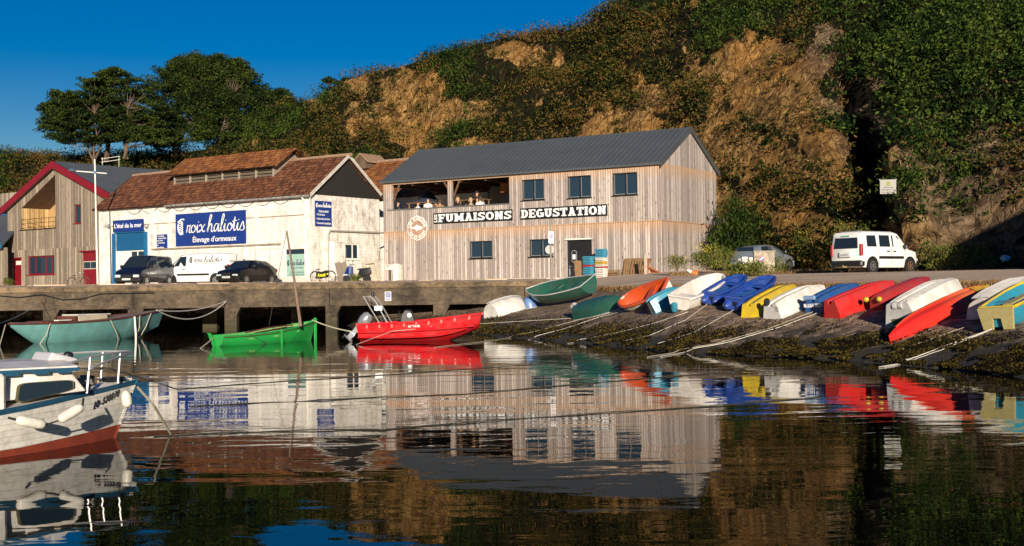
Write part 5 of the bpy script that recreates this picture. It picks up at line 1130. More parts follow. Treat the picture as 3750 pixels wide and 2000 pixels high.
mb = MB(); mb.loft([[(x, -w_, z), (x, w_, z), (x, w_*.8, z+.08), (x, -w_*.8, z+.08)] for x, w_, z in ((-.8, .1, .78), (-.4, .15, .75), (-.08, .12, .73))], True, True); mb.build('seat', RUBBER, t, smooth=True)
mb = MB(); mb.tube([(.3, .3, 1.02), (.36, .1, 1.03), (.36, -.1, 1.03), (.3, -.3, 1.02)], .02, 5); mb.tube([(.36, 0, .95), (.66, 0, .3)], .03, 6); mb.build('handlebar', BLK, t)
for s_ in (-1, 1): mb = MB(); mb.tube([(.36, s_*.15, 1.03), (.38, s_*.3, 1.22)], .007, 4); mb.lathe([(.01, 0), (.06, .01), (.01, .02)], 8, (.37, s_*.31, 1.25), 'x'); mb.build('mirror', BLK, t)

# ---------------------------------------------------------------- street furniture and clutter
P = at(358, 79.5, 1.98); t = empty('lamp_post', 'white lamp post with a two-armed crossbar in front of the white building corner', 'lamp post', P)
hz = lambda px, py, D: pt(px, py, D).z-P[2]
zt_, za_ = hz(352, 583, 79.5), hz(356, 632, 79.5)
mb = MB(); mb.tube([(0, 0, 0), (-.05, 0, 3), (-.12, 0, zt_)], .062, 8, .045); mb.build('pole', WHITE, t, smooth=True)
mb = MB(); mb.tube([(-1.3, 0, za_+.12), (.65, 0, za_-.06)], .035, 6); mb.build('arm', WHITE, t)
mb = MB(); mb.box(-.18, .0, -.07, .07, za_-.07, za_+.1); mb.build('collar', BLUEP, t)
mb = MB(); mb.lathe([(.02, .12), (.18, .07), (.28, 0), (.24, -.05)], 12, (-1.55, 0, za_+.18)); mb.build('lamp_head', M('blue_grey_lamp', (.10, .17, .23), .4), t, smooth=True)
P = at(2020, 54.8, 2.0); t = empty('sign_post', 'galvanised sign post with a no-parking plate and a round sign seen from behind', 'sign post', P)
zt_ = pt(2018, 812, 54.8).z-P[2]; z1_ = pt(2018, 870, 54.8).z-P[2]; z2_ = pt(2018, 914, 54.8).z-P[2]
mb = MB(); mb.tube([(0, 0, -.15), (-.03, 0, zt_)], .035, 8); mb.build('pole', GALV, t)
mb = MB(); mb.box(-.11, .12, -.06, -.045, z1_-.26, z1_+.26); q = mb.build('no_parking_plate', PLATE, t); mb = MB(); mb.lathe([(.085, -.062), (.085, -.067)], 20, (0.01, 0, z1_+.05), 'y'); q2 = mb.build('red_ring', M('sign_red', (.5, .01, .015), .4), q); mb = MB(); mb.lathe([(.058, -.068), (.058, -.071)], 20, (0.01, 0, z1_+.05), 'y'); mb.build('blue_disc', BLUE, q2)
mb = MB(); mb.loft([[(.01+a, y, z1_+.05+b) for a, b in ((-.05, .035), (-.035, .05), (.05, -.035), (.035, -.05))] for y in (-.072, -.075)], True, True); mb.build('bar', _mc['sign_red'], q2)
mb = MB(); mb.lathe([(.2, .0), (.2, .02)], 26, (-.06, .05, z2_), 'y'); mb.build('round_sign_back', M('pale_metal_back', (.32, .30, .27), .5), t)
# plate on the quay beam
X = qpx(1420); Pq = Vector((X, qy(X)-.02, 0)); zc_ = pt(1420, 1085, Pq.y).z; t = empty('quay_sign', 'small blue and white harbour plate fixed on the quay beam above the red boat', 'sign', (X, qy(X), zc_), math.atan(QS))
mb = MB(); mb.box(-.13, .13, -.02, -.003, -.19, .19); q = mb.build('plate', PLATE, t); mb = MB(); mb.box(-.11, .11, -.024, -.0205, -.17, .17); q = mb.build('blue_field', BLUE, q)
mb = MB(); mb.tube([(.05*math.cos(a*.55), -.027, .07+.05*math.sin(a*.55)) for a in range(10)], .007, 4)
for z in (-.07, -.11): mb.box(-.085, .085, -.027, -.0245, z-.008, z+.008)
mb.build('symbol', PLATE, q)
# meter boxes
P = at(1424, 69.3, 1.98); mb = MB(); t = empty('letter_box', 'white letter box on a bracket beside the pale electricity cabinet', 'letter box', P, -AZ)
mb = MB(); mb.box(-.24, .2, 0, .25, .72, 1.02, .015); mb.build('box', WHITE, t); mb = MB(); mb.box(-.15, .05, -.01, -.001, .92, .96); mb.build('slot', BLK, t); mb = MB(); mb.box(-.03, .03, .1, .16, 0, .72); mb.build('post', BLK, t)
P = at(1447, 68.9, 1.98); t = empty('electricity_cabinet', 'cream two-part electricity cabinet against the timber building', 'cabinet', P, -AZ)
mb = MB(); mb.box(-.17, .2, 0, .22, .5, 1.05, .01); mb.build('upper_box', WHITE, t); mb = MB(); mb.box(-.14, .2, .0, .2, 0, .49, .01); mb.build('lower_box', WHITE, t); mb = MB(); mb.box(.24, .4, .02, .2, 0, 1.0, .01); mb.build('side_panel', M('cream_panel', (.62, .56, .44), .7), t)
P = at(1356, 68.6, 1.98); t = empty('basin', 'old cream basin leaning on its side against the white building', 'basin', P, -AZ)
CREAM = M('old_cream_enamel', (.58, .52, .42), .5, (.4, .34, .25), 3, dirt=.3)
mb = MB(); o_ = [(-.55, 0), (.45, 0), (.2, 1.25), (-.75, 1.2)]; i_ = [(a*.72+.02, .12+b*.78) for a, b in o_]
mb.loft([[(a, .55-b*.12, b) for a, b in o_], [(a, .3-b*.12, b) for a, b in o_], [(a, .3-b*.12, b) for a, b in i_], [(a, .5-b*.12, b) for a, b in i_]], True, True); mb.build('shell', CREAM, t, bevel=.02)
t = empty('plank_stack', 'weathered corrugated planks leaning by the white building drainpipe', 'planks', at(1250, 70.2, 1.98), -AZW)
for k in range(6):
    mb = MB(); x = -.42+k*.15; mb.loft([[(x+dx-(.1 if z else 0)*1.2, .3+y-z*.22, z) for dx, y in ((0, 0), (.12, 0), (.12, .03), (0, .03))] for z in (0, 1.18+.03*(k % 3))], True, True); mb.build('plank', M('silvered_plank', (.30, .26, .2), .9, (.16, .13, .1), 5, stretch=(6, 6, .6)), t)
# pallets, crates by the door
PALW = M('weathered_pallet_wood', (.27, .16, .075), .9, (.13, .075, .035), 4, stretch=(3, 3, 1))
def pallet(loc, rz, lean, label, w_=1.1, h_=1.15, name='pallet'):
    t = empty(name, label, 'pallet', loc, rz); t.rotation_euler = (lean, 0, rz)
    for k in range(7): x = -w_/2+k*(w_-.12)/6; mb = MB(); mb.box(x, x+.12, 0, .022, 0, h_); mb.build('slat', PALW, t)
    for z in (.02, h_/2-.05, h_-.12): mb = MB(); mb.box(-w_/2, w_/2, .023, .11, z, z+.1); mb.build('bearer', PALW, t)
    return t
DX, _ = of(2167, 1000); g0 = 2.03
def fl(px, y): x, _ = frame(O, AZ)[0](px, 1015, y); P = tw(x, y, 0); return (P.x, P.y, g0)
pallet(fl(2335, -.75), -AZ-.15, R(-22), 'brown wooden pallet leaning on the timber wall right of the crate stacks', 1.15, 1.12)
pallet(fl(2310, -.42), -AZ-.05, R(-14), 'second wooden pallet half hidden behind the leaning one', 1.0, 1.1)
t = pallet(fl(2130, -.75), -AZ+1.1, R(-6), 'pallet on edge between the door and the blue crates', .8, 1.0)
def crate(mat, rim=None):
    t = empty('fish_crate', 'x', 'crate'); w_, d_, h_ = .56, .38, .105
    mb = MB()
    mb.box(-w_/2, w_/2, -d_/2, d_/2, 0, .012); mb.loft([[(sx*w_/2*k, sy*d_/2*k, z) for sx, sy in ((-1, -1), (1, -1), (1, 1), (-1, 1))] for z, k in ((.0125, .93), (h_*.85, .98), (h_*.85, 1.03), (h_, 1.03), (h_, .97), (.02, .88))]); mb.build('tub', mat, t)
    mb = MB()
    for k in range(4): mb.box(-.22+k*.12, -.14+k*.12, -d_/2-.012, -d_/2+.004, .03, .055)
    mb.build('slots', BLK, t); return t
CB, CW, CY, CR = M('cyan_crate_plastic', (.05, .28, .42), .5, dirt=.3), M('white_crate_plastic', (.68, .66, .62), .5, dirt=.25), M('yellow_crate_plastic', (.55, .36, .07), .5, dirt=.3), M('red_crate_plastic', (.4, .02, .02), .5)
protos = {}
def stackup(px, y, pat, where, rz):
    P = fl(px, y); z = 0
    for i, c in enumerate(pat):
        mat = {'b': CB, 'w': CW, 'y': CY, 'r': CR}[c]; cn = {'b': 'light blue', 'w': 'white', 'y': 'yellow', 'r': 'red'}[c]
        if c not in protos: protos[c] = crate(mat); o = protos[c]
        else: o = copy_tree(protos[c])
        o.location = (P[0]+random.uniform(-.02, .02), P[1]+random.uniform(-.02, .02), P[2]+z); o.rotation_euler = (0, 0, rz+random.uniform(-.03, .03))
        run = [j for j, q in enumerate(pat) if q == c]
        base = {'A': 'crate in the blue stack nearest the door', 'B': 'crate in the mixed-colour stack'}[where]
        pos = 'topmost' if i == len(pat)-1 else 'bottom' if i == 0 else 'only' if len(run) == 1 else None
        o['label'] = (f'{pos} {cn} fish {base}' if pos else f'{cn} fish {base}, a middle layer'); o['category'] = 'crate'
        o['group'] = f'{cn} fish crates, stack {"by the door" if where == "A" else "of mixed colours"}'; z += .092
stackup(2157, -.9, 'bbbbbbbrbbbbbbbbbb'[:13], 'A', -AZ-.2)
stackup(2203, -1.0, 'wwwwwwrwyywwbbb'+'bb', 'B', -AZ-.15)
for k, (px, y) in enumerate(((2242, -.6), (2250, -.55))):
    pass
t = empty('crate_pile', 'low stack of brown slatted wooden trays right of the mixed crates', 'trays', fl(2246, -.55), -AZ)
for k in range(5): mb = MB(); mb.box(-.36, .36, -.22, .22, k*.1, k*.1+.065); mb.build('tray', PALW, t, bevel=.01)
# post, tools, cone
P = fl(2364, -2.3); t = empty('timber_post', 'pale grey upright timber post standing before the end of the building front', 'post', (P[0], P[1], 1.95)); mb = MB(); mb.box(-.08, .08, -.08, .08, -.2, 1.28, .015); mb.build('shaft', M('pale_grey_post', (.42, .36, .28), .9, (.25, .2, .15), 4, stretch=(4, 4, 1)), t)
t = empty('plank_heap', 'rust-orange boards leaning and fallen behind the pale timber post', 'boards', fl(2385, -1.0), -AZ)
OR_ = M('rust_orange_board', (.36, .10, .03), .8, (.2, .05, .02), 4)
for k, (a, b) in enumerate((((-.25, 0, 1.0), (-.2, 0, 0)), ((-.15, 0, .55), (.9, -.1, .02)), ((-.1, .1, .4), (.7, .1, .04)), ((.1, -.2, .25), (1.2, -.2, .02)))): mb = MB(); mb.tube([a, b], .07, 4); mb.build('board', OR_, t)
P = gp(2545, 1000); P = pt(2545, 972, 57.5); t = empty('traffic_cone', 'small orange and white cone lying on its side at the building end', 'cone', (P.x, P.y, 2.12)); t.rotation_euler = (R(0), R(-65), .5)
mb = MB(); mb.lathe([(.2, 0), (.16, .03), (.09, .28)], 14); mb.build('base', M('cone_orange', (.7, .16, .02), .6), t, smooth=True); mb = MB(); mb.lathe([(.09, .28), (.05, .45), (.02, .5)], 14); mb.build('tip', WHITE, t, smooth=True)
# concrete electricity box with no-parking mark
P = at(2800, 60.0, 2.05); t = empty('concrete_box', 'tall concrete electricity box with a painted no-parking mark, in front of the silver hatchback', 'utility box', (P[0], P[1], 2.0), -.12)
zt_ = pt(2800, 922, 60).z-2.0; CGR = conc_mat('box_concrete', (.36, .31, .23), (.2, .16, .11))
mb = MB(); mb.box(-.48, .5, 0, .6, -.2, zt_, .02); mb.build('box', CGR, t); mb = MB(); mb.box(-.52, .54, -.03, .63, zt_-.01, zt_+.05, .01); mb.build('lid', CGR, t)
zc_ = pt(2790, 948, 60).z-2.0; mb = MB(); mb.lathe([(.15, -.004), (.15, -.01)], 24, (-.12, 0, zc_), 'y'); a_ = mb.build('red_ring', _mc['sign_red'], t); mb = MB(); mb.lathe([(.12, -.011), (.12, -.015)], 24, (-.12, 0, zc_), 'y'); mb.build('blue_disc', BLUE, a_); mb = MB(); mb.loft([[(-.12+a, y, zc_+b) for a, b in ((-.10, -.05), (-.08, -.08), (.10, .06), (.08, .09))] for y in (-.016, -.02)], True, True); mb.build('white_bar', WLET, a_)
P = at(2738, 60.2, 2.05); t = empty('white_cabinet', 'pair of low white electricity cabinets left of the concrete box', 'cabinet', (P[0], P[1], 2.0), -.12); zt_ = pt(2738, 940, 60).z-2.0
mb = MB(); mb.box(-.24, .02, 0, .3, -.2, zt_, .01); mb.build('cabinet_box', WHITE, t); mb = MB(); mb.box(.05, .26, 0, .3, -.2, zt_-.04, .01); mb.build('cabinet_box', WHITE, t)
# board on the cliff
i0 = min(range(len(hcols)), key=lambda i: abs(hcols[i]-3255)); D0 = min(((Vector(HP[i0, j])-CAMP).dot(c_f) for j in range(NT) if 600 < HPIX[i0, j, 1] < 730))-.7
P = pt(3252, 684, D0); t = empty('builder_sign', 'white builder notice board fixed on the netted rock left of the cleft', 'sign', P, -.1)
w_ = 29/F_PX*D0; h_ = 26/F_PX*D0; mb = MB(); mb.box(-w_, w_, -.03, .03, -h_, h_); q = mb.build('board', M('greyed_white_board', (.36, .35, .31), .7), t)
for z, sz, tx in ((-.12, .2, 'CONSTRUCTIONS'), (-.44, .34, 'DELDIN & Cie'), (-.8, .26, 'TÉL. 02 97 86 82 58')): text_mesh(tx, sz*h_, INK, 'lettering', q, (0, -.031, z*h_), fit=w_*1.6 if z < -.2 else w_*1.2, ext=.004, bold=.004)
mb = MB(); mb.prism([(-.2*w_, .1*h_), (.25*w_, .1*h_), (.3*w_, .6*h_), (.05*w_, .8*h_), (-.25*w_, .65*h_)], -.036, -.031); mb.build('emblem', M('olive_stone_emblem', (.25, .27, .08), .7), q)
mb = MB(); mb.tube([(-w_, 0, h_), (-w_*1.0, .7, h_+.1)], .03, 4); mb.tube([(w_, 0, h_), (w_, .7, h_+.1)], .03, 4); mb.build('fixing_bars', GALV, t)
# white handrail below the trees
P = pt(395, 577, 112); t = empty('white_handrail', 'short white handrail on the slope under the conifers', 'handrail', P)
for z in (0, -.3): mb = MB(); mb.tube([(-.6, 0, z-.12), (1.1, 0, z+.1)], .022, 5); mb.build('rail', WHITE, t)
for x in (-.5, 1.0): mb = MB(); mb.tube([(x, 0, -.9), (x, 0, .02)], .022, 5); mb.build('post', WHITE, t)
P = pt(3683, 946, 52); t = empty('blue_bag', 'crumpled pale blue bag caught in the dark bushes at far right', 'bag', P); mb = MB(); mb.loft([[(x, .2*math.cos(a)*r_, .16*math.sin(a)*r_+.04*x) for a in (0, 1.2, 2.3, 3.6, 5)] for x, r_ in ((-.22, .3), (-.1, 1.), (.1, .8), (.2, .3))], True, True); mb.build('plastic', M('pale_blue_plastic', (.3, .5, .6), .4), t)
# ---------------------------------------------------------------- boats
def place(a, b, dz=0, roll=0, base=None):
    A, B_ = (gp(*a), gp(*b)) if base is None else base
    x = (B_-A); L_ = x.length; x.normalize(); mid = (A+B_)/2; e = .5
    nrm = Vector((-(ground(mid.x+e, mid.y)-ground(mid.x-e, mid.y))/(2*e), -(ground(mid.x, mid.y+e)-ground(mid.x, mid.y-e))/(2*e), 1)).normalized() if base is None else Vector((0, 0, 1))
    z = (nrm-x*nrm.dot(x)).normalized(); y = z.cross(x)
    if roll: y, z = y*math.cos(roll)+z*math.sin(roll), z*math.cos(roll)-y*math.sin(roll)
    m_ = Matrix((x, y, z)).transposed().to_4x4(); m_.translation = A+z*dz
    return m_, L_, (A-CAMP).dot(c_f)
PRO = {'flat': [(0, 0), (.35, .0), (.62, .04), (.78, .2), (.9, .6), (1, 1)], 'round': [(0, 0), (.3, .06), (.58, .2), (.8, .45), (.94, .75), (1, 1)],
       'cat': [(0, .22), (.2, .22), (.26, .02), (.55, 0), (.66, .06), (.8, .45), (1, 1)], 'keel': [(0, -.09), (.04, -.08), (.07, .02), (.5, .07), (.68, .16), (.85, .5), (1, 1)],
       'vee': [(0, 0), (.35, .12), (.7, .3), (.82, .38), (.92, .7), (1, 1)], 'deep': [(0, 0), (.12, .02), (.4, .14), (.7, .35), (.9, .65), (1, 1)]}
PLAN = {'rib': [(0, .8), (.3, .97), (.6, 1), (.82, .86), (.93, .66), (1, .4)], 'pram': [(0, .86), (.25, .97), (.55, 1), (.85, .86), (1, .62)], 'row': [(0, .66), (.2, .86), (.5, 1), (.75, .82), (.9, .45), (1, .03)], 'blunt': [(0, .8), (.3, .97), (.6, 1), (.85, .8), (.95, .5), (1, .22)],
        'kayak': [(0, .04), (.12, .5), (.3, .88), (.5, 1), (.7, .88), (.88, .5), (1, .06)], 'double': [(0, .05), (.06, .32), (.2, .72), (.5, 1), (.75, .78), (.93, .3), (1, .03)]}
def pl(u, tb): return float(np.interp(u, [q[0] for q in tb], [q[1] for q in tb]))
def spl(u, tb):                                            # smoothed plan
    return (pl(max(0, u-.05), tb)+2*pl(u, tb)+pl(min(1, u+.05), tb))/4 if .05 < u < .95 else pl(u, tb)
def hull(t, L_, B_, H_, mat, prof='flat', plan='pram', inv=False, rocker=(.12, .0, .35), sheer=(0, 0), ns=18, name='hull', rim=None, inner=None, benches=(), transom=None, rimr=.025, x0=0, rake=0, bend=None, tfoot=.85, nsm=True):
    P_, T = PRO[prof], PLAN[plan]; hb = B_/2
    def kz(u): return H_*(rocker[0]*max(0, 1-u/.3)**2+rocker[2]*max(0, (u-.6)/.4)**2)
    def sz(u): return H_*(1+sheer[0]*(1-u)**2*1.+sheer[1]*u**2)
    def F(z): return (H_-z) if inv else z
    def sec(u, k=1., th=0.):
        b = hb*spl(u, T)*k; k0, s0 = kz(u)+th, sz(u); r = []
        for yf, zf in P_: r.append((b*yf, k0+(s0-k0)*zf))
        xx = x0+L_*u
        def X(z): return xx+rake*(z/H_)*(u**6)-(rake*.5*(z/H_)*((1-u)**6))
        return [(X(z), y, F(z)) for y, z in reversed(r)]+[(X(z), -y, F(z)) for y, z in r[1:]]
    us = [i/ns for i in range(ns+1)]; mb = MB(); rings = [sec(u) for u in us]
    mb.loft(rings, plan in ('pram', 'row', 'blunt') and transom is None, plan in ('pram', 'rib', 'blunt'), closed=False); o = mb.build(name, mat, t, smooth=nsm)
    if transom:
        mb = MB(); r0 = rings[0]; mb.loft([[(p[0]-.025, p[1], p[2]) for p in r0], [(p[0]+.03, p[1], p[2]) for p in r0]], True, True); mb.build('transom', transom, t)
    if rim:
        mb = MB()
        for s_ in (0, -1): mb.tube([r[s_] for r in rings], rimr, 6)
        mb.tube([rings[0][0], rings[0][-1]], rimr, 6)
        if plan in ('pram', 'rib', 'blunt'): mb.tube([rings[-1][0], rings[-1][-1]], rimr, 6)
        mb.build('gunwale', rim, t)
    if inner:
        mb = MB(); mb.loft([sec(.02+.96*u, .93, .05*H_+.02) for u in us], True, plan in ('pram', 'rib', 'blunt'), closed=False); mb.build('inside', inner, t, smooth=True)
        for bu, bz in benches:
            mb = MB(); b = hb*spl(bu, T)*.93; z = sz(bu)*bz; w_ = .12; mb.box(x0+L_*bu-w_, x0+L_*bu+w_, -b, b, z-.035, z); mb.build('bench', inner, t)
    return sec, sz, kz
def boat(label, a, b, hp, mat, cat='dinghy', wid=None, grp='small boats drawn up on the slip', name='dinghy', lf=1., hz=0, roll=0, **k):
    m_, L_, D = place(a, b, hz, roll); L_ *= lf; H_ = hp/F_PX*D; t = empty(name, label, cat, (0, 0, 0), 0, grp); t.matrix_world = m_
    k.setdefault('inv', True); B_ = wid or 1.; s = hull(t, L_, B_, H_, mat, **k); return t, L_, B_, H_, s
def plas(n, c, **k): return M(n, c, k.pop('rough', .32), c2=tuple(x*.72+.025 for x in c), scale=3.5, amt=.8, coat=.2, dirt=k.pop('dirt', .5), bmp=.006, bscale=7, **k)
P_RED, P_DRED, P_YEL, P_BLU, P_TUR = plas('red_polyethylene', (.50, .014, .010)), plas('dark_red_hull', (.22, .012, .012)), plas('yellow_hull', (.60, .42, .012)), plas('cobalt_blue_plastic', (.008, .05, .30)), plas('turquoise_hull', (.012, .22, .33))
P_GRN, P_ORG, P_NAVY = plas('bottle_green_hull', (.010, .085, .055)), plas('orange_inside', (.55, .07, .01)), plas('blue_painted_hull', (.008, .07, .25))
GREYW = M('chalky_grey_white', (.50, .49, .47), .6, (.34, .33, .32), 4, dirt=.35)
# strips along an upturned bottom
def strips(t, L_, B_, H_, s, ys, r, mat, u0=.03, u1=.93, name='keel_strip'):
    sec = s[0]
    for y in ys:
        pts = []
        for i in range(13):
            u = lerp(u0, u1, i/12); ring = sec(u); c = ring[len(ring)//2]; b = abs(ring[0][1]); pts.append((c[0], y*b*1.6, c[2]+.01 if abs(y) < .02 else max(p[2] for p in ring)))
        mb = MB(); mb.tube(pts, r, 5); mb.build(name, mat, t)
a = boat('white upturned dinghy, leftmost on the slip beside the red motorboat', (1800, 1164), (1918, 1128), 58, GEL, wid=1.1, prof='round', plan='blunt', rim=GREYW, lf=1.0); t, L_, B_, H_, s = a; strips(t, L_, B_, H_, s, (0, .22, -.22), .02, GREYW)
# its long axis
boat('pale blue upturned tender behind the leftmost white dinghy', (1925, 1130), (1962, 1122), 40, plas('pale_blue_hull', (.10, .20, .42)), wid=.8, prof='flat', plan='pram', rim=GREYW)
a = boat('long dark green rowing boat tilted on its keel beside the sign post', (2180, 1083), (1960, 1122), 58, P_GRN, cat='rowing boat', inv=False, wid=1.35, prof='deep', plan='row', sheer=(.1, .35), rocker=(.2, 0, .5), inner=P_GRN, benches=((.3, .72), (.6, .72)), rim=GREYW, roll=R(-16), name='rowing_boat', transom=P_GRN, lf=1.0)
a = boat('dark green upturned dinghy with a wheel at its transom', (2122, 1163), (2296, 1122), 56, P_GRN, wid=.85, prof='round', plan='row', rim=GREYW); t, L_, B_, H_, s = a
mb = MB(); mb.lathe([(.03, -.05), (.13, -.06), (.15, 0), (.13, .06), (.03, .05)], 14, (-.08, .05, H_*.75), 'y'); mb.build('launch_wheel', GREYW, t)
a = boat('orange and white dinghy lying upright between the green and turquoise boats', (2460, 1078), (2300, 1138), 44, GEL, inv=False, wid=.85, prof='flat', plan='blunt', sheer=(0, .15), inner=P_ORG, rim=P_ORG, rimr=.05, benches=((.35, .8),), roll=R(-20))
a = boat('turquoise upturned dinghy with a cut-out transom', (2390, 1151), (2515, 1088), 60, P_TUR, wid=.72, prof='cat', plan='pram', rim=P_TUR, rimr=.035); t, L_, B_, H_, s = a; mb = MB(); mb.box(-.06, .04, -.09, .15, .02, H_*.75); mb.build('transom_recess', BLK, t)
a = boat('white upright dinghy with a pale blue bench, right of the turquoise one', (2490, 1140), (2635, 1066), 50, GEL, inv=False, wid=.9, prof='flat', plan='blunt', sheer=(.05, .3), inner=GEL, rim=GEL, rimr=.045, benches=((.25, .75),), transom=GEL, roll=R(10)); t, L_, B_, H_, s = a; mb = MB(); mb.lathe([(.06, -.12), (.09, -.08), (.09, .1), (.05, .14)], 12, (-.13, .1, .12)); mb.build('blue_bung_float', P_TUR, t, smooth=True)
def kay(label, a, b, hp, wid, mat=None, extras=True):
    t, L_, B_, H_, s = boat(label, a, b, hp, mat or P_BLU, cat='kayak', inv=False, wid=wid, prof='round', plan='rib', sheer=(.0, .18), rocker=(.05, 0, .2), inner=P_BLU, rim=P_BLU, rimr=.05, name='kayak', transom=P_BLU, roll=R(8), benches=((.5, .75), (.75, .8)))
    for y in (-.28, .28):
        mb = MB(); mb.lathe([(.03, -.16), (.12, -.08), (.15, .05), (.16, .2), (.12, .35)], 12, (-.0, y*B_, H_*.45), 'x'); mb.build('stern_pontoon', P_BLU, t, smooth=True)
    mb = MB(); mb.box(-.03, .0, -.15, .05, H_*.45, H_*.75); mb.build('plaque', BLK, t)
    for k_ in range(6): mb = MB(); x = L_*(.25+.05*k_); mb.tube([(x, -B_*.3, H_*.75), (x, 0, H_*.82), (x, B_*.3, H_*.75)], .018, 5); mb.build('rib', P_NAVY, t)
    return t
kay('cobalt blue plastic canoe with ribbed deck, left one of the touching blue pair', (2605, 1119), (2718, 1062), 46, .62)
kay('cobalt blue plastic canoe, right one of the touching blue pair, beside the yellow boat', (2690, 1143), (2822, 1072), 52, .66)
a = boat('yellow upturned dinghy with a tunnel hull', (2748, 1163), (2903, 1078), 58, P_YEL, wid=.62, prof='cat', plan='pram', rim=P_YEL, rimr=.03); t, L_, B_, H_, s = a; strips(t, L_, B_, H_, s, (.3, -.3), .012, BLK, name='scuff_strip')
a = boat('white upturned dinghy with a small wheel, between the yellow and blue boats', (2830, 1168), (3010, 1084), 66, GEL, wid=.62, prof='cat', plan='pram', rim=GREYW, rimr=.025, transom=GREYW); t, L_, B_, H_, s = a
mb = MB(); mb.lathe([(.03, -.03), (.09, -.035), (.1, 0), (.09, .035), (.03, .03)], 14, (-.02, .08, H_*.98), 'y'); mb.build('launch_wheel', RUBBER, t, smooth=True)
for k in range(4): mb = MB(); mb.box(-.035, -.026, -.24, -.14, H_*(.45+.07*k), H_*(.47+.07*k)); mb.build('vent_slot', BLK, t)
a = boat('blue painted upturned dinghy with white registration numbers', (2985, 1146), (3135, 1074), 58, P_NAVY, wid=.64, prof='cat', plan='pram', rim=P_NAVY, rimr=.03, transom=P_NAVY); t, L_, B_, H_, s = a
text_mesh('19738', .12, WLET, 'hull_number', t, (-.03, .12, H_*.5), (R(-90), 0, R(90)), .003, bold=.006); text_mesh('LOE', .12, WLET, 'hull_number', t, (-.03, -.17, H_*.5), (R(-90), 0, R(90)), .003, bold=.006)
mb = MB(); mb.lathe([(.02, -.17), (.06, -.15), (.065, .15), (.02, .17)], 12, (.05, .12, H_*.93), 'y'); mb.build('roller_fender', M('pale_blue_fender', (.2, .3, .5), .5), t, smooth=True)
a = boat('large bright red upturned dinghy with a wide tunnel hull', (3050, 1167), (3268, 1082), 72, P_RED, wid=.66, prof='cat', plan='pram', rim=P_RED, rimr=.03, rocker=(.04, 0, .18)); t = a[0]
a = boat('dark red long upturned boat with two yellow floats at its stern', (3212, 1140), (3412, 1056), 66, plas('faded_red_hull', (.33, .014, .014)), wid=.62, prof='round', plan='row', rim=P_RED); t, L_, B_, H_, s = a
for y in (.2, -.2): mb = MB(); mb.lathe([(.02, -.07), (.055, -.045), (.07, 0), (.055, .045), (.02, .07)], 12, (-.06, y, H_*.72), 'y'); mb.build('yellow_float', P_YEL, t, smooth=True)
a = boat('big white upturned dinghy with grey bottom stripes and a roller at its transom', (3305, 1192), (3495, 1086), 90, GEL, wid=.95, prof='cat', plan='pram', rim=GEL, rimr=.03, transom=GREYW, rocker=(.05, 0, .25)); t, L_, B_, H_, s = a
strips(t, L_, B_, H_, s, (.16, -.16, .3, -.3), .02, GREYW)
mb = MB(); mb.lathe([(.03, -.12), (.09, -.11), (.09, -.04), (.075, 0), (.09, .04), (.09, .11), (.03, .12)], 14, (.02, .0, H_*.82), 'y'); mb.build('roller', GREYW, t, smooth=True); mb = MB(); mb.box(-.045, -.03, -.25, .2, H_*.06, H_*.3); mb.build('green_patch', M('algae_green_board', (.10, .10, .03), .8), t)
# red-orange canoe
def canoe_mat():
    mt, n, bs = newmat('faded_orange_red'); tc = nd(n, 'ShaderNodeTexCoord'); sp = nd(n, 'ShaderNodeSeparateXYZ'); n.links.new(tc.outputs['Object'], sp.inputs[0]); g = noise(n, coords(n, (.6, 3, 3)), 1.6, 6, .7)
    f = mth(n, 'ADD', mth(n, 'MULTIPLY', sp.outputs[0], .28), mth(n, 'MULTIPLY', g, .5)); c = ramp(n, f, [(.3, (.46, .012, .010)), (.8, (.50, .03, .015)), (1.0, (.52, .12, .04))])
    n.links.new(c, bs.inputs['Base Color']); bs.inputs['Roughness'].default_value = .4; bump(n, g, bs, .5, .01); return mt
a = boat('long faded orange-red upturned canoe lying closest to the water', (3262, 1262), (3628, 1075), 62, canoe_mat(), cat='canoe', wid=.62, prof='keel', plan='kayak', name='canoe', rocker=(.5, 0, .5), rim=P_ORG, rimr=.02, ns=26, lf=1.0); t, L_, B_, H_, s = a
strips(t, L_, B_, H_, s, (0,), .016, P_ORG, .08, .92, 'keel_ridge')
mb = MB(); mb.loft([[(L_*u, y*B_*.36*k, H_*(1.0-.35*abs(y)-q)) for y in (-1, -.5, 0, .5, 1)] for u, k, q in ((.8, 1, -.02), (.88, .8, .12), (.95, .5, .3), (1.0, .15, .45))], closed=False); mb.build('yellow_nose', M('yellow_nose', (.55, .33, .02), .5, (.3, .17, .02), 5), t, smooth=True)
a = boat('cream upturned rowing boat with a closely ribbed bottom, right of the orange canoe', (3600, 1172), (3800, 1074), 90, GEL, wid=.955, prof='round', plan='blunt', rim=BARKD, cat='rowing boat', name='rowing_boat'); t, L_, B_, H_, s = a; strips(t, L_, B_, H_, s, [.06*k for k in range(-5, 6)], .013, GREYW, .03, .9, 'bottom_rib')
a = boat('turquoise and yellow upright dinghy with a tan notched transom at the right frame edge', (3665, 1208), (3840, 1110), 84, P_TUR, inv=False, wid=.9, prof='flat', plan='blunt', sheer=(.0, .2), inner=P_TUR, rim=P_YEL, rimr=.035, benches=((.35, .85),)); t, L_, B_, H_, s = a
CHK = M('tan_chequer_plate', (.42, .36, .16), .5, (.3, .25, .1), 14, bmp=.01, bscale=40); hb = B_/2*.8
mb = MB(); mb.prism([(-hb*.85, .02), (-hb*.3, .02), (-hb*.25, H_*.55), (hb*.25, H_*.55), (hb*.3, .02), (hb*.85, .02), (hb*1.02, H_*1.02), (-hb*1.02, H_*1.02)], -.09, -.03, 'yz'); mb.build('notched_transom', CHK, t)
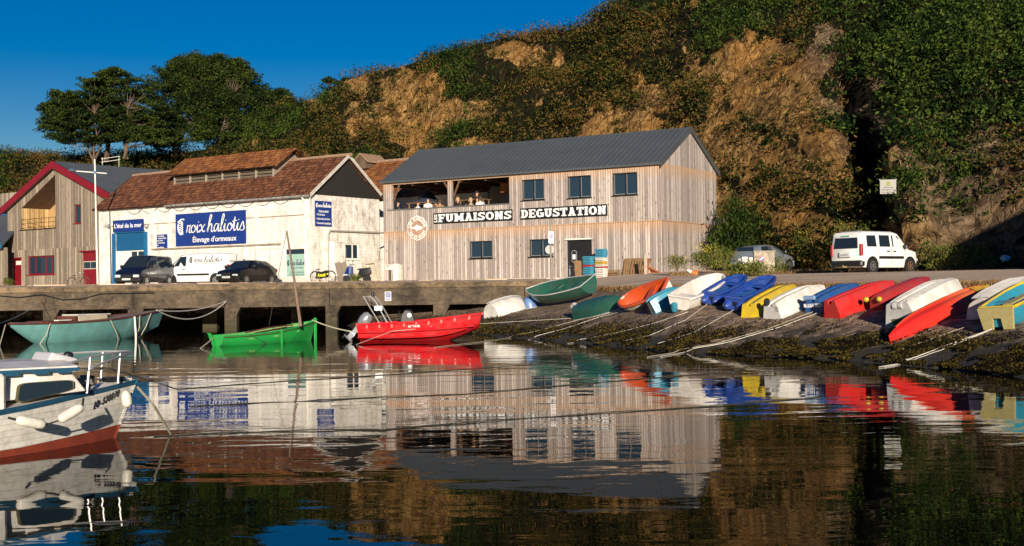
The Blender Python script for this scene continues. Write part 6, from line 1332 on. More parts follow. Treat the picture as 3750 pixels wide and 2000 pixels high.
mb = MB(); mb.box(L_*.2, L_*.6, -.09, .09, H_*.86, H_*.92); mb.build('thwart', CHK, t)

# ---- teal sailing hull moored at the quay
def floatm(a, b, yaw_off=0):
    A, B_ = onz(*a, 0), onz(*b, 0); d = B_-A; return A, math.atan2(d.y, d.x), d.length
A, yw, L_ = floatm((62, 1262), (560, 1232)); A.z = -.30
TEAL = plas('teal_hull_paint', (.13, .33, .31), dirt=.15); VARN = M('varnished_rail', (.12, .045, .03), .4, (.07, .025, .02), 3)
t = empty('sailing_boat', 'teal wooden sailing hull without mast moored under the quay', 'boat', A, yw); t.scale = (1, 1, 1)
Ht = .30+(1262-1196)/F_PX*A.y+.0
s = hull(t, L_, 1.7, Ht, TEAL, prof='deep', plan='double', sheer=(.10, .42), rocker=(1.0, 0, .75), rim=VARN, rimr=.035, ns=30, x0=-.05, rake=.45)
sec, sz, kz = s
mb = MB(); us = [i/24 for i in range(25)]; mb.loft([[(p[0], p[1]*.98, p[2]-.0+.05*(1-abs(q))) for p, q in ((sec(u)[0], 1), (tuple((sec(u)[0][k]+sec(u)[-1][k])/2 for k in range(3)), 0), (sec(u)[-1], 1))] for u in us], closed=False); mb.build('deck', M('grey_brown_deck', (.26, .20, .15), .7, (.15, .1, .08), 4), t)
mb = MB(); mb.loft([[(L_*u, y, sz(u)+h) for y, h in ((-w_, .0), (-w_*.9, hh), (w_*.9, hh), (w_, .0))] for u, w_, hh in ((.36, .42, .2), (.58, .34, .18))], True, True); mb.build('cabin_top', M('cream_cabin', (.52, .45, .32), .6), t)
mb = MB(); mb.box(L_*.33, L_*.35, -.4, .4, sz(.3), sz(.3)+.2); mb.box(L_*.12, L_*.14, -.35, .35, sz(.1), sz(.1)+.07); mb.box(L_*.14, L_*.33, -.42, -.38, sz(.2), sz(.2)+.07); mb.box(L_*.14, L_*.33, .38, .42, sz(.2), sz(.2)+.07); mb.build('cockpit_coaming', VARN, t)
mb = MB(); mb.box(L_*.2, L_*.29, -.5, -.3, sz(.2)+.07, sz(.2)+.1); mb.box(L_*.36, L_*.6, -.36, .36, sz(.5)+.185, sz(.5)+.21); mb.build('hatch_boards', WHITE, t)
mb = MB(); x = L_*.72; q = sec(.72)[-1]; mb.tube([(x, q[1]-.06, q[2]), (x+.05, q[1]-.06, .5), (x+.07, q[1]-.05, .1)], .035, 6); mb.build('white_fender_board', WHITE, t)
for u, u2 in ((.16, .08), (.52, .6), (.88, .83), (.77, .77)):
    q = sec(u)[-1]; mb = MB(); mb.tube([(q[0], q[1]-.03, q[2]), (lerp(q[0], L_*u2, .5), q[1]*.98-.03, q[2]*.6), (L_*u2, q[1]*.8-.03, .28)], .016, 4); mb.build('hanging_line', ROPE, t)

# ---- green boat with mast
A, yw, L_ = floatm((800, 1268), (1135, 1247)); A.z = -.16
GRN = plas('bright_green_paint', (.012, .36, .06), dirt=.12); GLT = plas('light_green_inside', (.22, .42, .13)); SALM = M('red_boot_line', (.35, .06, .03), .6, dirt=.4)
t = empty('green_rowing_boat', 'bright green wooden boat with a bare leaning mast floating before the quay', 'boat', A, yw)
Hg = .16+(1268-1232)/F_PX*A.y
s = hull(t, L_, .95, Hg, GRN, prof='deep', plan='row', sheer=(.05, .75), rocker=(.3, 0, .35), rim=GRN, rimr=.02, ns=26, rake=.14, inner=GLT, benches=((.25, .75), (.5, .75), (.75, .8)), transom=GRN); sec, sz, kz = s
mb = MB(); mb.tube([(p[0], p[1]-.012, p[2]-.05) for p in [sec(u/20)[-1] for u in range(21)]], .012, 4); mb.build('brown_stripe', VARN, t)
mb = MB(); p = sec(1)[0]; mb.loft([[(p[0]-.02, -w_, Hg*.1), (p[0]+.05, -w_, Hg*.1), (p[0]+.07, -w_, p[2]+.08), (p[0]-.03, -w_, p[2]+.1)] for w_ in (-.025, .025)], True, True); mb.build('stem_post', GRN, t)
mb = MB(); mb.loft([[(x, -w_, z) for x, z in ((-.18, .1), (-.1, .1), (-.3, Hg+.1), (-.42, Hg+.12))] for w_ in (-.02, .02)], True, True); mb.build('rudder', GRN, t)
mb = MB(); q = sec(.55)[-1]; mb.box(q[0]-.04, q[0]+.04, q[1]-.03, q[1]+.0, .1, q[2]+.03); mb.build('chainplate_board', GRN, t)
def inv_(t, P): return t.matrix_basis.inverted() @ P
bpy.context.view_layer.update()
mtm = Matrix.Translation(t.location) @ Matrix.Rotation(yw, 4, 'Z'); mi = mtm.inverted()
DM = A.y+1.9
b0, b1 = mi @ pt(1101, 1190, DM), mi @ pt(1050, 845, DM-.2); mb = MB(); mb.tube([b0-Vector((0, 0, .04)), b0.lerp(b1, .5)+Vector((.01, 0, 0)), b1], .05, 8, .025); mb.build('mast', M('weathered_spar', (.23, .15, .11), .8, (.12, .075, .055), 3, stretch=(4, 4, .5)), t, smooth=True)
s0 = mi @ pt(985, 1192, DM-.6); mb = MB(); mb.tube([s0, s0.lerp(b1, .5), b1], .010, 4); mb.build('stay', ROPED, t)
mb = MB(); s1 = sec(.3)[0]; mb.tube([(L_*.3, .1, sz(.3)+.02), (L_*.55, .05, sz(.5)+.1), (L_*.8, 0, sz(.8)+.02)], .022, 5); mb.tube([(L_*.35, -.1, sz(.3)+.01), (L_*.7, -.12, sz(.6)+.06)], .018, 5); mb.build('oars', VARN, t)
for u, v in ((.22, .4), (.82, .62)): q = sec(u)[-1]; mb = MB(); mb.tube([(q[0], q[1]-.02, q[2]), (L_*v, q[1]*.85-.03, .18)], .008, 4); mb.build('hull_line', ROPED, t)

# ---- red motorboat
A, yw, L_ = floatm((1330, 1251), (1745, 1246)); A.z = -.1
t = empty('red_motorboat', 'red open plastic motorboat with grey outboard and steel roll bar', 'boat', A, yw); Hr = .1+(1251-1188)/F_PX*A.y
PR2 = plas('signal_red_hull', (.56, .008, .012), dirt=.1); s = hull(t, L_, 1.5, Hr, PR2, prof='vee', plan='rib', sheer=(.02, .45), rocker=(.05, 0, .75), rim=PR2, rimr=.045, ns=28, rake=.14, inner=plas('faded_red_inside', (.45, .06, .04)), benches=((.6, .8),), transom=PR2, x0=-.02); sec, sz, kz = s
mb = MB(); mb.tube([(p[0], p[1]-.01, p[2]*.62) for p in [sec(u/20)[-1] for u in range(20)]], .022, 5); mb.tube([(p[0], p[1]*.96-.03, lerp(kz(u/20), p[2], .35)) for u, p in [(u, sec(u/20)[-1]) for u in range(19)]], .014, 5); mb.build('rubbing_strake', PR2, t)
for k in range(9): u = .08+.105*k; q = sec(u)[-1]; mb = MB(); mb.box(q[0]-.03, q[0]+.03, q[1]-.035, q[1]+.01, q[2]-.12, q[2]+.01); mb.build('cleat_tab', plas('lighter_red_tab', (.6, .06, .04)), t)
q = sec(.48)[-1]; text_mesh('AY 975785', .085, WLET, 'registration', t, (q[0], q[1]-.016, q[2]-.13), (R(96), R(-2), 0), .003, bold=.003, fit=.36)
SIL = M('silver_cowling', (.36, .37, .39), .3, (.28, .29, .3), 2, metal=.5, coat=.5); DGR = M('dark_grey_leg', (.12, .12, .13), .4, metal=.3)
mo = empty('outboard_motor', None, None)
for k in list(mo.keys()): del mo[k]
mo.parent = t; mo.location = (-.08, 0, Hr*.85); mo.rotation_euler = (0, R(42), 0)
mb = MB(); mb.loft([[(cx_+rx*math.cos(a*math.pi/6), ry*math.sin(a*math.pi/6), z) for a in range(12)] for z, cx_, rx, ry in ((.02, -.03, .1, .09), (.08, -.03, .17, .14), (.25, -.04, .2, .15), (.42, -.05, .18, .14), (.5, -.05, .1, .08))], True, True); cw = mb.build('cowling', SIL, mo, smooth=True)
text_mesh('HONDA', .085, INK, 'cowling_lettering', cw, (-.02, -.152, .27), (R(90), R(-78), 0), .004, bold=.002)
mb = MB(); mb.loft([[(cx_-rx, -ry, z), (cx_, -ry*1.2, z), (cx_+rx, -ry, z), (cx_+rx, ry, z), (cx_, ry*1.2, z), (cx_-rx, ry, z)] for z, cx_, rx, ry in ((.04, -.04, .1, .06), (-.2, -.05, .07, .045), (-.35, -.05, .09, .04), (-.5, -.06, .06, .03))], True, True); mb.box(-.2, .03, -.1, .1, -.31, -.295); mb.build('leg', SIL, mo, smooth=True)
mb = MB(); mb.lathe([(.01, -.2), (.05, -.1), (.055, .1), (.04, .14)], 10, (-.05, 0, -.5), 'x'); mb.build('gearcase', DGR, mo, smooth=True)
mb = MB()
for k in range(3): a_ = k*2.09; mb.loft([[(-.2+dx, r_*math.cos(a_+w_), -.5+r_*math.sin(a_+w_)) for r_, w_ in ((.03, -.3), (.13, -.35), (.13, .35), (.03, .3))] for dx in (-.012, .0)], True, True)
mb.build('propeller', DGR, mo)
mb = MB(); zt = .95; xs_ = L_*.12
for y in (-.55, .45):
    mb.tube([(xs_+.42, y, sz(.2)), (xs_+.05, y*.9, sz(.1)+zt*.72), (xs_-.12, y*.9, sz(.1)+zt*.9)], .022, 6); mb.tube([(xs_+.18, y, sz(.2)), (xs_-.32, y*.9, sz(.1)+zt*.88)], .018, 6); mb.tube([(xs_-.32, y*.9, sz(.1)+zt*.88), (xs_-.12, y*.9, sz(.1)+zt*.9)], .018, 6)
mb.tube([(xs_-.12, -.5, sz(.1)+zt*.9), (xs_-.12, .41, sz(.1)+zt*.9)], .02, 6); mb.tube([(xs_-.32, -.5, sz(.1)+zt*.88), (xs_-.32, .41, sz(.1)+zt*.88)], .018, 6); mb.build('roll_bar', STEEL, t, smooth=True)
mb = MB(); mb.box(xs_+.02, xs_+.26, -.56, -.5, sz(.1)+.42, sz(.1)+.56); mb.build('bar_plate', GALV, t); mb = MB(); mb.lathe([(.02, 0), (.05, .02), (.05, .1), (.01, .13)], 10, (xs_-.1, 0, sz(.1)+zt*.9)); mb.build('beacon', BLK, t)
xc = L_*.39; mb = MB(); mb.loft([[(xc+a_, y, sz(.4)-.15+b_) for a_, b_ in ((-.22, 0), (.28, 0), (.24, .3), (.12, .52), (-.05, .54), (-.16, .38))] for y in (-.22, .22)], True, True); cn = mb.build('console', BLK, t, bevel=.03)
mb = MB(); mb.lathe([(.07, -.225), (.07, -.235)], 16, (xc+.1, 0, sz(.4)+.22), 'y'); mb.build('white_badge', WLET, cn); mb = MB(); mb.tube([(xc-.24+.03*math.sin(k*.7), .17*math.cos(k*.63), sz(.4)+.2+.17*math.sin(k*.63)) for k in range(11)], .014, 5); mb.build('steering_wheel', BLK, cn)
mb = MB()
for k in range(3): mb.box(xc-.16+.2*k, xc-.12+.2*k, -.27, -.23, sz(.4)-.12, sz(.4)+.02)
mb.build('console_brackets', WHITE, cn)
mb = MB(); mb.box(L_*.17, L_*.34, -.3, .3, sz(.2)-.2, sz(.2)-.02, .03); mb.build('seat_box', PR2, t)

# ---- white cabin boat in the foreground (mostly outside the frame on the left)
St = Vector((-4.40, 13.72, 0)); phi = R(45); t = empty('cabin_boat', 'white clinker cabin boat with rust-red bottom in the near left corner', 'boat', St, phi)
fx = lambda px, py, y: None
hb = .92; LB = 5.0
def bw(s): return hb*(1-(1-min(1, s/2.6))**2.1)            # half beam at distance s aft of the stem
def shz(s): return .43+.19*max(0, 1-s/2.6)**1.6            # sheer height
def csec(s, z):                                            # half width at height z
    f = max(0, min(1, (z+.35)/(shz(s)+.35))); return bw(max(0, s-.02))*(.60+.40*f**.6) if s > 0 else 0
CLK, n, bs = newmat('white_clinker_paint'); tc = nd(n, 'ShaderNodeTexCoord'); sp = nd(n, 'ShaderNodeSeparateXYZ'); n.links.new(tc.outputs['Object'], sp.inputs[0])
zz = mth(n, 'ADD', sp.outputs[2], mth(n, 'MULTIPLY', sp.outputs[0], -.035)); saw = mth(n, 'FRACT', mth(n, 'DIVIDE', zz, .062)); g = noise(n, coords(n), 9, 6, .7)
c = ramp(n, g, [(.35, (.55, .52, .46)), (.55, (.74, .71, .64)), (.8, (.80, .77, .70))]); ln = ramp(n, saw, [(.0, 1.), (.16, 0.)]); c = mixc(n, mth(n, 'MULTIPLY', ln, .6), c, (.25, .22, .18)); ch = ramp(n, noise(n, coords(n), 24, 5, .8), [(.66, 0.), (.7, 1.)]); c = mixc(n, mth(n, 'MULTIPLY', ch, .6), c, (.3, .24, .17))  # plank laps, darkened to stand in for water light rippling on the hull
n.links.new(c, bs.inputs['Base Color']); bs.inputs['Roughness'].default_value = .45; bump(n, saw, bs, 1, .012)
RB = M('rust_red_antifouling', (.25, .035, .012), .7, (.15, .025, .012), 5, dirt=.3)
ss = [0, .02, .06, .12, .2, .35, .5, .7, 1, 1.3, 1.7, 2.2, 2.8, 3.5, 4.2, 5.0]
def ring(s, z0, z1, n_=10, off=0):
    zs = [lerp(z0(s), z1(s), k/n_) for k in range(n_+1)]; st_ = lambda z: .26*(z/.6 if z > 0 else z*1.2)*max(0, 1-s/.8)
    L_ = [(-s+st_(z), (csec(s, z)+off)*q, z) for q in (1,) for z in reversed(zs)]; R_ = [(-s+st_(z), -(csec(s, z)+off), z) for z in zs]; return L_+R_
zb_ = lambda s: -.30; zboot = lambda s: .065+.08*max(0, 1-s/1.5)
mb = MB(); mb.loft([ring(s, zboot, shz) for s in ss], False, False, closed=False); hl = mb.build('topsides', CLK, t, smooth=True)
mb = MB(); mb.loft([ring(s, zb_, lambda s: zboot(s)+.0, 6, .002) for s in ss], False, False, closed=False); mb.build('bottom', RB, t, smooth=True)
BST = M('petrol_blue_paint', (.012, .075, .14), .5, dirt=.35)
mb = MB(); mb.loft([ring(s, lambda s: shz(s)-.045, lambda s: shz(s)+.012, 2, .012) for s in ss], closed=False); mb.build('blue_gunwale', BST, t)
mb = MB(); mb.loft([[(-s+.2*max(0, 1-s/.8), csec(s, shz(s)), shz(s)), (-s+.2*max(0, 1-s/.8), 0, shz(s)+.03), (-s+.2*max(0, 1-s/.8), -csec(s, shz(s)), shz(s))] for s in ss], closed=False); mb.build('deck', GEL, t)
# cabin
mt4 = Matrix.Translation(St) @ Matrix.Rotation(phi, 4, 'Z'); mi4 = mt4.inverted()
def onlat(px, py, y):                                      # pixel to local point on a plane of constant local y
    o_ = mi4 @ CAMP; d = mi4.to_3x3() @ ray(px, py); k = (y-o_.y)/d.y; return o_+d*k
yc = -.60
c1, c2, c3, c4 = onlat(0, 1378, yc), onlat(262, 1352, yc), onlat(318, 1425, yc), onlat(0, 1500, yc)
xa, xbk = c3.x, -4.2; zr_ = c2.z
def cab(x, y): return shz(-x)
mb = MB(); prof = [(xbk, .40), (xa, c3.z-.02), (c2.x, zr_), (xbk, zr_+.03)]
mb.loft([[(x, y*(1 if z < zr_-.05 else .93), z) for x, z in prof] for y in (yc, -.2, .2, .62)], True, True); mb.build('cabin', GEL, t, bevel=.02)
mb = MB(); mb.loft([[(x, y, z+(.05 if abs(y) < .5 else 0)) for x, z in ((c2.x+.05, zr_+.0), (c2.x+.05, zr_+.035), (xbk, zr_+.07), (xbk, zr_+.035))] for y in (yc-.03, -.3, .3, .65)], True, True); mb.build('cabin_roof', GEL, t)
mb = MB(); mb.loft([[(x, yc-dy, z) for x, z in ((c2.x+.07, zr_-.015), (c2.x+.07, zr_+.018), (xbk, zr_+.053), (xbk, zr_+.02))] for dy in (.0, .045)], True, True); mb.build('blue_roof_edge', BST, t)
w1, w2, w3, w4 = onlat(60, 1475, yc), onlat(262, 1425, yc), onlat(258, 1392, yc), onlat(70, 1405, yc)
def rr_poly(ps, r=.2, n_=4):
    out = []
    for i, p in enumerate(ps):
        a_, b_ = ps[i-1], ps[(i+1) % len(ps)]; p0, p1 = p.lerp(a_, r), p.lerp(b_, r)
        for k in range(n_+1): q = k/n_; out.append((p0*(1-q)**2+p*2*q*(1-q)+p1*q*q))
    return out
ps = rr_poly([Vector((w.x, w.z)) for w in (w1, w2, w3, w4)]); ctr = sum(ps, Vector((0, 0)))/len(ps)
mb = MB(); mb.loft([[(p.x, yc-.028, p.y) for p in [ctr+(p-ctr)*1.07 for p in ps]], [(p.x, yc+.0, p.y) for p in [ctr+(p-ctr)*1.07 for p in ps]]], True, True); wn = mb.build('cabin_window', M('perished_seal', (.10, .085, .04), .7), t)
mb = MB(); mb.loft([[(p.x, yc-.034, p.y) for p in ps], [(p.x, yc-.0285, p.y) for p in ps]], True, True); mb.build('pane', DGLASS, wn)
hcol = M('fender_white', (.68, .65, .57), .4, (.5, .47, .4), 6, coat=.3, dirt=.3)
def fender(p0, p1, y, r=.052):
    a_, b_ = onlat(*p0, y), onlat(*p1, y); mb = MB(); n_ = 12; d = b_-a_
    mb.tube([a_+d*q for q in (0, .03, .1, .25, .5, .75, .9, .97, 1)], [.012, r*.6, r*.92, r, r, r, r*.92, r*.6, .012], 14); mb.build('fender', hcol, t, smooth=True); return a_, b_
f1 = fender((58, 1537), (166, 1556), -1.10); f2 = fender((214, 1540), (302, 1487), -1.08)
qa = onlat(458, 1430, -.16); qb = onlat(468, 1492, -.18); mb = MB(); d = qb-qa; mb.tube([qa+d*q for q in (0, .05, .2, .5, .8, .95, 1)], [.01, .03, .05, .058, .055, .035, .01], 12); mb.build('fender', hcol, t, smooth=True)
mb = MB(); mb.tube([onlat(30, 1530, -1.1), f1[0]], .012, 5); mb.tube([f1[1], f2[0]], .008, 5); mb.tube([f2[1], onlat(305, 1460, -.95)], .012, 5); mb.build('fender_lines', ROPED, t)
# registration on the bow, letter by letter along the flare
for i, ch in enumerate('LO-520878'):
    zc_ = .40+.012*i; lo, hi = .05, 1.6
    for _ in range(30):
        s_ = (lo+hi)/2; xw = topx(mt4 @ Vector((-s_+.26*(zc_/.6)*max(0, 1-s_/.8), -csec(s_, zc_), zc_)))[0]
        if xw > 344+10.6*i: lo = s_
        else: hi = s_
    y0, y1 = csec(s_+.05, zc_), csec(s_-.05, zc_); st_ = .26*(zc_/.6)*max(0, 1-s_/.8)
    an = math.atan2(-(y1)+(y0), .1)
    text_mesh(ch, .115, INK, 'registration', hl, (-s_+st_, -csec(s_, zc_)-.016, zc_), (R(102), 0, an), .003, shear=.15, xs=.62, bold=.001)
# pulpit, fittings, ropes on deck
mb = MB(); rl = [onlat(238, 1338, -.5), onlat(330, 1305, -.4), onlat(440, 1291, -.2), onlat(482, 1288, -.0)]
rl2 = [Vector((p.x, -p.y, p.z)) for p in rl[::-1]]; mb.tube(rl+rl2[1:], .014, 6)
for p, y in ((rl[2], -.22), (rl[1], -.42)): mb.tube([p, (p.x-.03, p.y, shz(-p.x))], .013, 6)
for p in (rl2[1], rl2[2]): mb.tube([p, (p.x-.03, p.y, shz(-p.x))], .013, 6)
mb.tube([onlat(318, 1440, -.5), onlat(325, 1360, -.5), onlat(350, 1340, -.45), onlat(440, 1305, -.2), onlat(482, 1290, 0)], .015, 6); mb.build('bow_rail', STEEL, t, smooth=True)
h0, h1 = onlat(140, 1348, -.1), onlat(248, 1312, -.1)
mb = MB(); mb.loft([[(x, y, z) for x, z in ((h0.x, zr_+.05), (h1.x, zr_+.05), (h1.x+.03, h1.z), (lerp(h0.x, h1.x, .2), zr_+.17))] for y in (-.3, .12)], True, True); mb.build('roof_hatch', M('pale_lilac_gelcoat', (.55, .54, .56), .4), t, bevel=.02)
mb = MB(); mb.lathe([(.005, -.05), (.035, -.03), (.045, 0), (.03, .05)], 10, (h1.x-.0, -.1, h1.z+.03), 'x'); mb.tube([(h1.x-.22, -.1, h1.z-.02), (h1.x, -.1, h1.z+.03)], .014, 5); mb.build('horn', BLK, t, smooth=True)
mb = MB(); c0 = (-.42, -.05, shz(.4)+.06)
for k in range(3): mb.tube([(c0[0]+(.12-.02*k)*math.cos(a*.5+k), c0[1]+.12*math.sin(a*.5+k), c0[2]+.02*k+.012*math.sin(a*2.1)) for a in range(15)], .014, 5)
mb.build('coiled_rope', ROPE, t)
mb = MB(); mb.box(-.12, .08, -.07, .07, shz(0)+.0, shz(0)+.05); mb.box(-.35, -.3, -.12, .12, shz(.3)+.02, shz(.3)+.12); mb.build('stem_fitting', BLK, t); mb = MB(); mb.box(.0, .14, -.035, .035, shz(0)-.04, shz(0)+.02); mb.build('bow_roller', BST, t)
for px in (40, 150, 235): p = onlat(px, 1372-px*.03, yc-.05); mb = MB(); mb.box(p.x-.07, p.x+.07, p.y-.03, p.y+.02, zr_-.03, zr_+.0); mb.build('roof_bracket', BST, t)
b0_ = onlat(0, 1400, -.72); mb = MB(); mb.box(-4.5, onlat(22, 1430, -.72).x, -.74, -.60, .42, zr_+.0, .03); mb.build('wheelhouse_side', GEL, t)

# ---------------------------------------------------------------- ropes
def rope(pts, r, mat, label, sag=0, name='mooring_rope', n=14):
    P = [Vector(p) for p in pts]; out = []
    for i in range(len(P)-1):
        for k in range(n): q = k/n; p = P[i].lerp(P[i+1], q); out.append(p-Vector((0, 0, sag*4*q*(1-q))))
    out.append(P[-1]); O_ = out[0].copy(); mb = MB(); mb.tube([p-O_ for p in out], r, 5); o = mb.build(name, mat, loc=O_); tag(o, label, 'rope', 'mooring ropes'); return o
QR = Vector((qpx(155), qy(qpx(155))-.1, pt(155, 1103, 51).z)); 
rope([onz(0, 1180, 0)*0+pt(-60, 1200, 38), QR], .014, ROPEW, 'rope running up to the iron ring at the quay pillar on the far left', .15)
mb = MB(); mb.tube([(qpx(157)+.09*math.cos(a), qy(qpx(157))-.04, QR.z+.09*math.sin(a)) for a in np.linspace(0, 6.28, 13)], .02, 5); tag(mb.build('mooring_ring', RUST), 'rusty iron mooring ring on the quay pillar behind the teal boat', 'ring')
BW = pt(574, 1136, 44.5); R2 = Vector((qpx(827), qy(qpx(827))-.08, pt(827, 1103, 51).z))
rope([BW, R2], .022, ROPEW, 'taut upper line from the teal boat bow to the quay', .18); rope([BW, R2+Vector((.02, 0, -.02))], .022, ROPEW, 'slack lower line from the teal boat bow to the quay', .5)
rope([pt(1143, 1172, 40), pt(1298, 1216, 39)], .02, ROPE, 'rope from the green boat stem to the red boat outboard', .05); rope([pt(785, 1236, 36.5), onz(735, 1276, 0)], .018, ROPE, 'short rope from the green boat stern down into the water')
rope([pt(20, 1190, 40), onz(-2, 1268, 0)], .02, ROPE, 'thin line from the teal boat stern into the water at the frame edge')
rope([pt(1305, 1262, 36)*1.0, pt(1435, 1213, 37.4), pt(1715, 1188, 38.4), gp(2105, 1165), gp(2290, 1138)], .006, ROPEW, 'thin white line running along the red boat side to the slip')
def slip_rope(pts, label, r=.02, mat=ROPEW):
    out = []
    for (x0, y0, k0), (x1, y1, k1) in zip(pts, pts[1:]):
        for j in range(8):
            q = j/8; x, y = lerp(x0, x1, q), lerp(y0, y1, q)-4*math.sin(math.pi*q)*0
            P = gp(x, y); out.append(onz(x, y, .015) if P.z < .03 else P+Vector((0, 0, .05)))
    out.append(gp(pts[-1][0], pts[-1][1])+Vector((0, 0, .06)))
    return rope(out, r*.38, mat, label, 0, n=1)
slip_rope([(1590, 1272, 'w'), (1780, 1250, 'w'), (1950, 1222, 'w'), (2110, 1180, 'g'), (2280, 1142, 'g')], 'yellowish rope from the water below the red boat to the green upturned dinghy', .02, ROPE)
slip_rope([(1935, 1244, 'w'), (2060, 1212, 'w'), (2200, 1166, 'g'), (2290, 1144, 'g')], 'white rope curving from the waterline to the orange dinghy')
slip_rope([(2080, 1258, 'w'), (2250, 1228, 'g'), (2400, 1190, 'g'), (2520, 1150, 'g')], 'white rope across the slip to the white upright dinghy')
slip_rope([(2290, 1255, 'w'), (2380, 1236, 'g'), (2510, 1180, 'g'), (2590, 1122, 'g')], 'white rope up the slip to the left blue canoe')
slip_rope([(2410, 1266, 'g'), (2540, 1226, 'g'), (2690, 1142, 'g')], 'pale rope up the slip to the right blue canoe')
slip_rope([(2370, 1307, 'w'), (2620, 1268, 'g'), (2820, 1210, 'g'), (3000, 1142, 'g')], 'brownish long rope to the numbered blue dinghy', .022, ROPE)
slip_rope([(2420, 1305, 'w'), (2660, 1264, 'g'), (2860, 1205, 'g'), (3010, 1148, 'g')], 'white long rope running beside the brownish one to the numbered blue dinghy', .022)
slip_rope([(3170, 1324, 'w'), (3260, 1302, 'g'), (3380, 1262, 'g'), (3560, 1198, 'g')], 'thin pale rope from the water past the orange canoe tip', .014, ROPE)
slip_rope([(3220, 1344, 'w'), (3330, 1326, 'w'), (3450, 1282, 'g'), (3640, 1213, 'g')], 'thick white double rope to the turquoise and yellow dinghy', .024)
slip_rope([(3240, 1343, 'w'), (3350, 1326, 'w'), (3460, 1287, 'g'), (3630, 1219, 'g')], 'second strand of the white double rope near the right frame edge', .016)
rope([onz(625, 1590, 0), pt(560, 1480, 13.2), pt(487, 1400, 14.2)], .014, ROPE, 'weedy mooring rope from the cabin boat bow down into the water', .0)
for k, ps_ in enumerate((((-20, 1352), (400, 1350), (655, 1426), (966, 1402), (1500, 1368), (2014, 1331), (2400, 1297)), ((560, 1600), (1000, 1578), (1400, 1577), (1750, 1545), (2541, 1493), (3050, 1452)), ((700, 1489), (1150, 1467), (1700, 1444), (2300, 1393), (2900, 1345)))):
    P = [onz(x, y, .0) for x, y in ps_]; P2 = []
    for i in range(len(P)-1):
        for j in range(12): q = P[i].lerp(P[i+1], j/12); q += Vector((0, .12*mn.noise(q*1.3), 0)); q.z = .005+.012*mn.noise(q*2.0); P2.append(q)
    mb = MB(); O_ = P2[0].copy(); mb.tube([p-O_ for p in P2], [.006+.007*abs(mn.noise(p*3)) for p in P2], 5); tag(mb.build('floating_rope', ROPED, loc=O_), ('dark weedy rope floating on the water below the red and green boats', 'dark floating rope crossing the middle of the reflections, nearest the camera', 'dark floating rope between the other two floating ropes')[k], 'rope', 'floating ropes')
rope([Vector((qpx(x), qy(qpx(x))-.03, pt(x, y, 51).z)) for x, y in ((-40, 1080), (70, 1090), (155, 1079), (230, 1098), (300, 1095), (370, 1076), (565, 1073))], .025, BLK, 'black cable drooping along the quay beam at left', 0, 'wall_cable', 6)
# weed on the slip foot
pts = []
for _ in range(60000):
    px = random.uniform(1280, 3850); P = None
    a_ = (px-1875)/4542; d0 = np.interp(px, _px, _d0); ms_ = np.interp(px, _px, _ms); Y = d0+random.betavariate(1.1, 3.0)*(.75/ms_)-.05
    if mn.noise((a_*Y*.8, Y*.8, 0))+.6*mn.noise((a_*Y*2.8, Y*2.8, 5)) < -.12: continue
    if px < 1900 and Y > qy(a_*Y): continue
    pts.append((a_*Y, Y, ground(a_*Y, Y)+.05))
KELP = leaf_mat('bladder_wrack', [(.004, .003, .002), (.009, .0065, .003), (.02, .014, .005), (.10, .075, .012)], 1.4, .1)
tag(blades_mesh('seaweed', pts, np.full(len(pts), .055), KELP, up=.05, aspect=.6), kind='stuff', label='brown and yellow seaweed along the foot of the slip', cat='seaweed')
pts = []
for _ in range(5200):
    px = random.uniform(2050, 3850); a_ = (px-1875)/4542; d0 = np.interp(px, _px, _d0); ms_ = np.interp(px, _px, _ms); Y = d0+1.5/ms_+random.gauss(0, .45)+(.3)
    pts.append((a_*Y, Y, ground(a_*Y, Y)+.04))
for _ in range(6000):
    px = random.uniform(2450, 3900); a_ = (px-1875)/4542; Y = interp(px, [2450, 3000, 3900], [58, 60, 53.])+random.gauss(0, 1.6); 
    if mn.noise((a_*Y*.5, Y*.5, 9)) < -.1: continue
    pts.append((a_*Y, Y, ground(a_*Y, Y)+.07))
tag(blades_mesh('verge_grass', pts, np.full(len(pts), .22), DRY, up=.8, aspect=.1), kind='stuff', label='dry yellow grass along the road edge and the cliff foot', cat='grass')

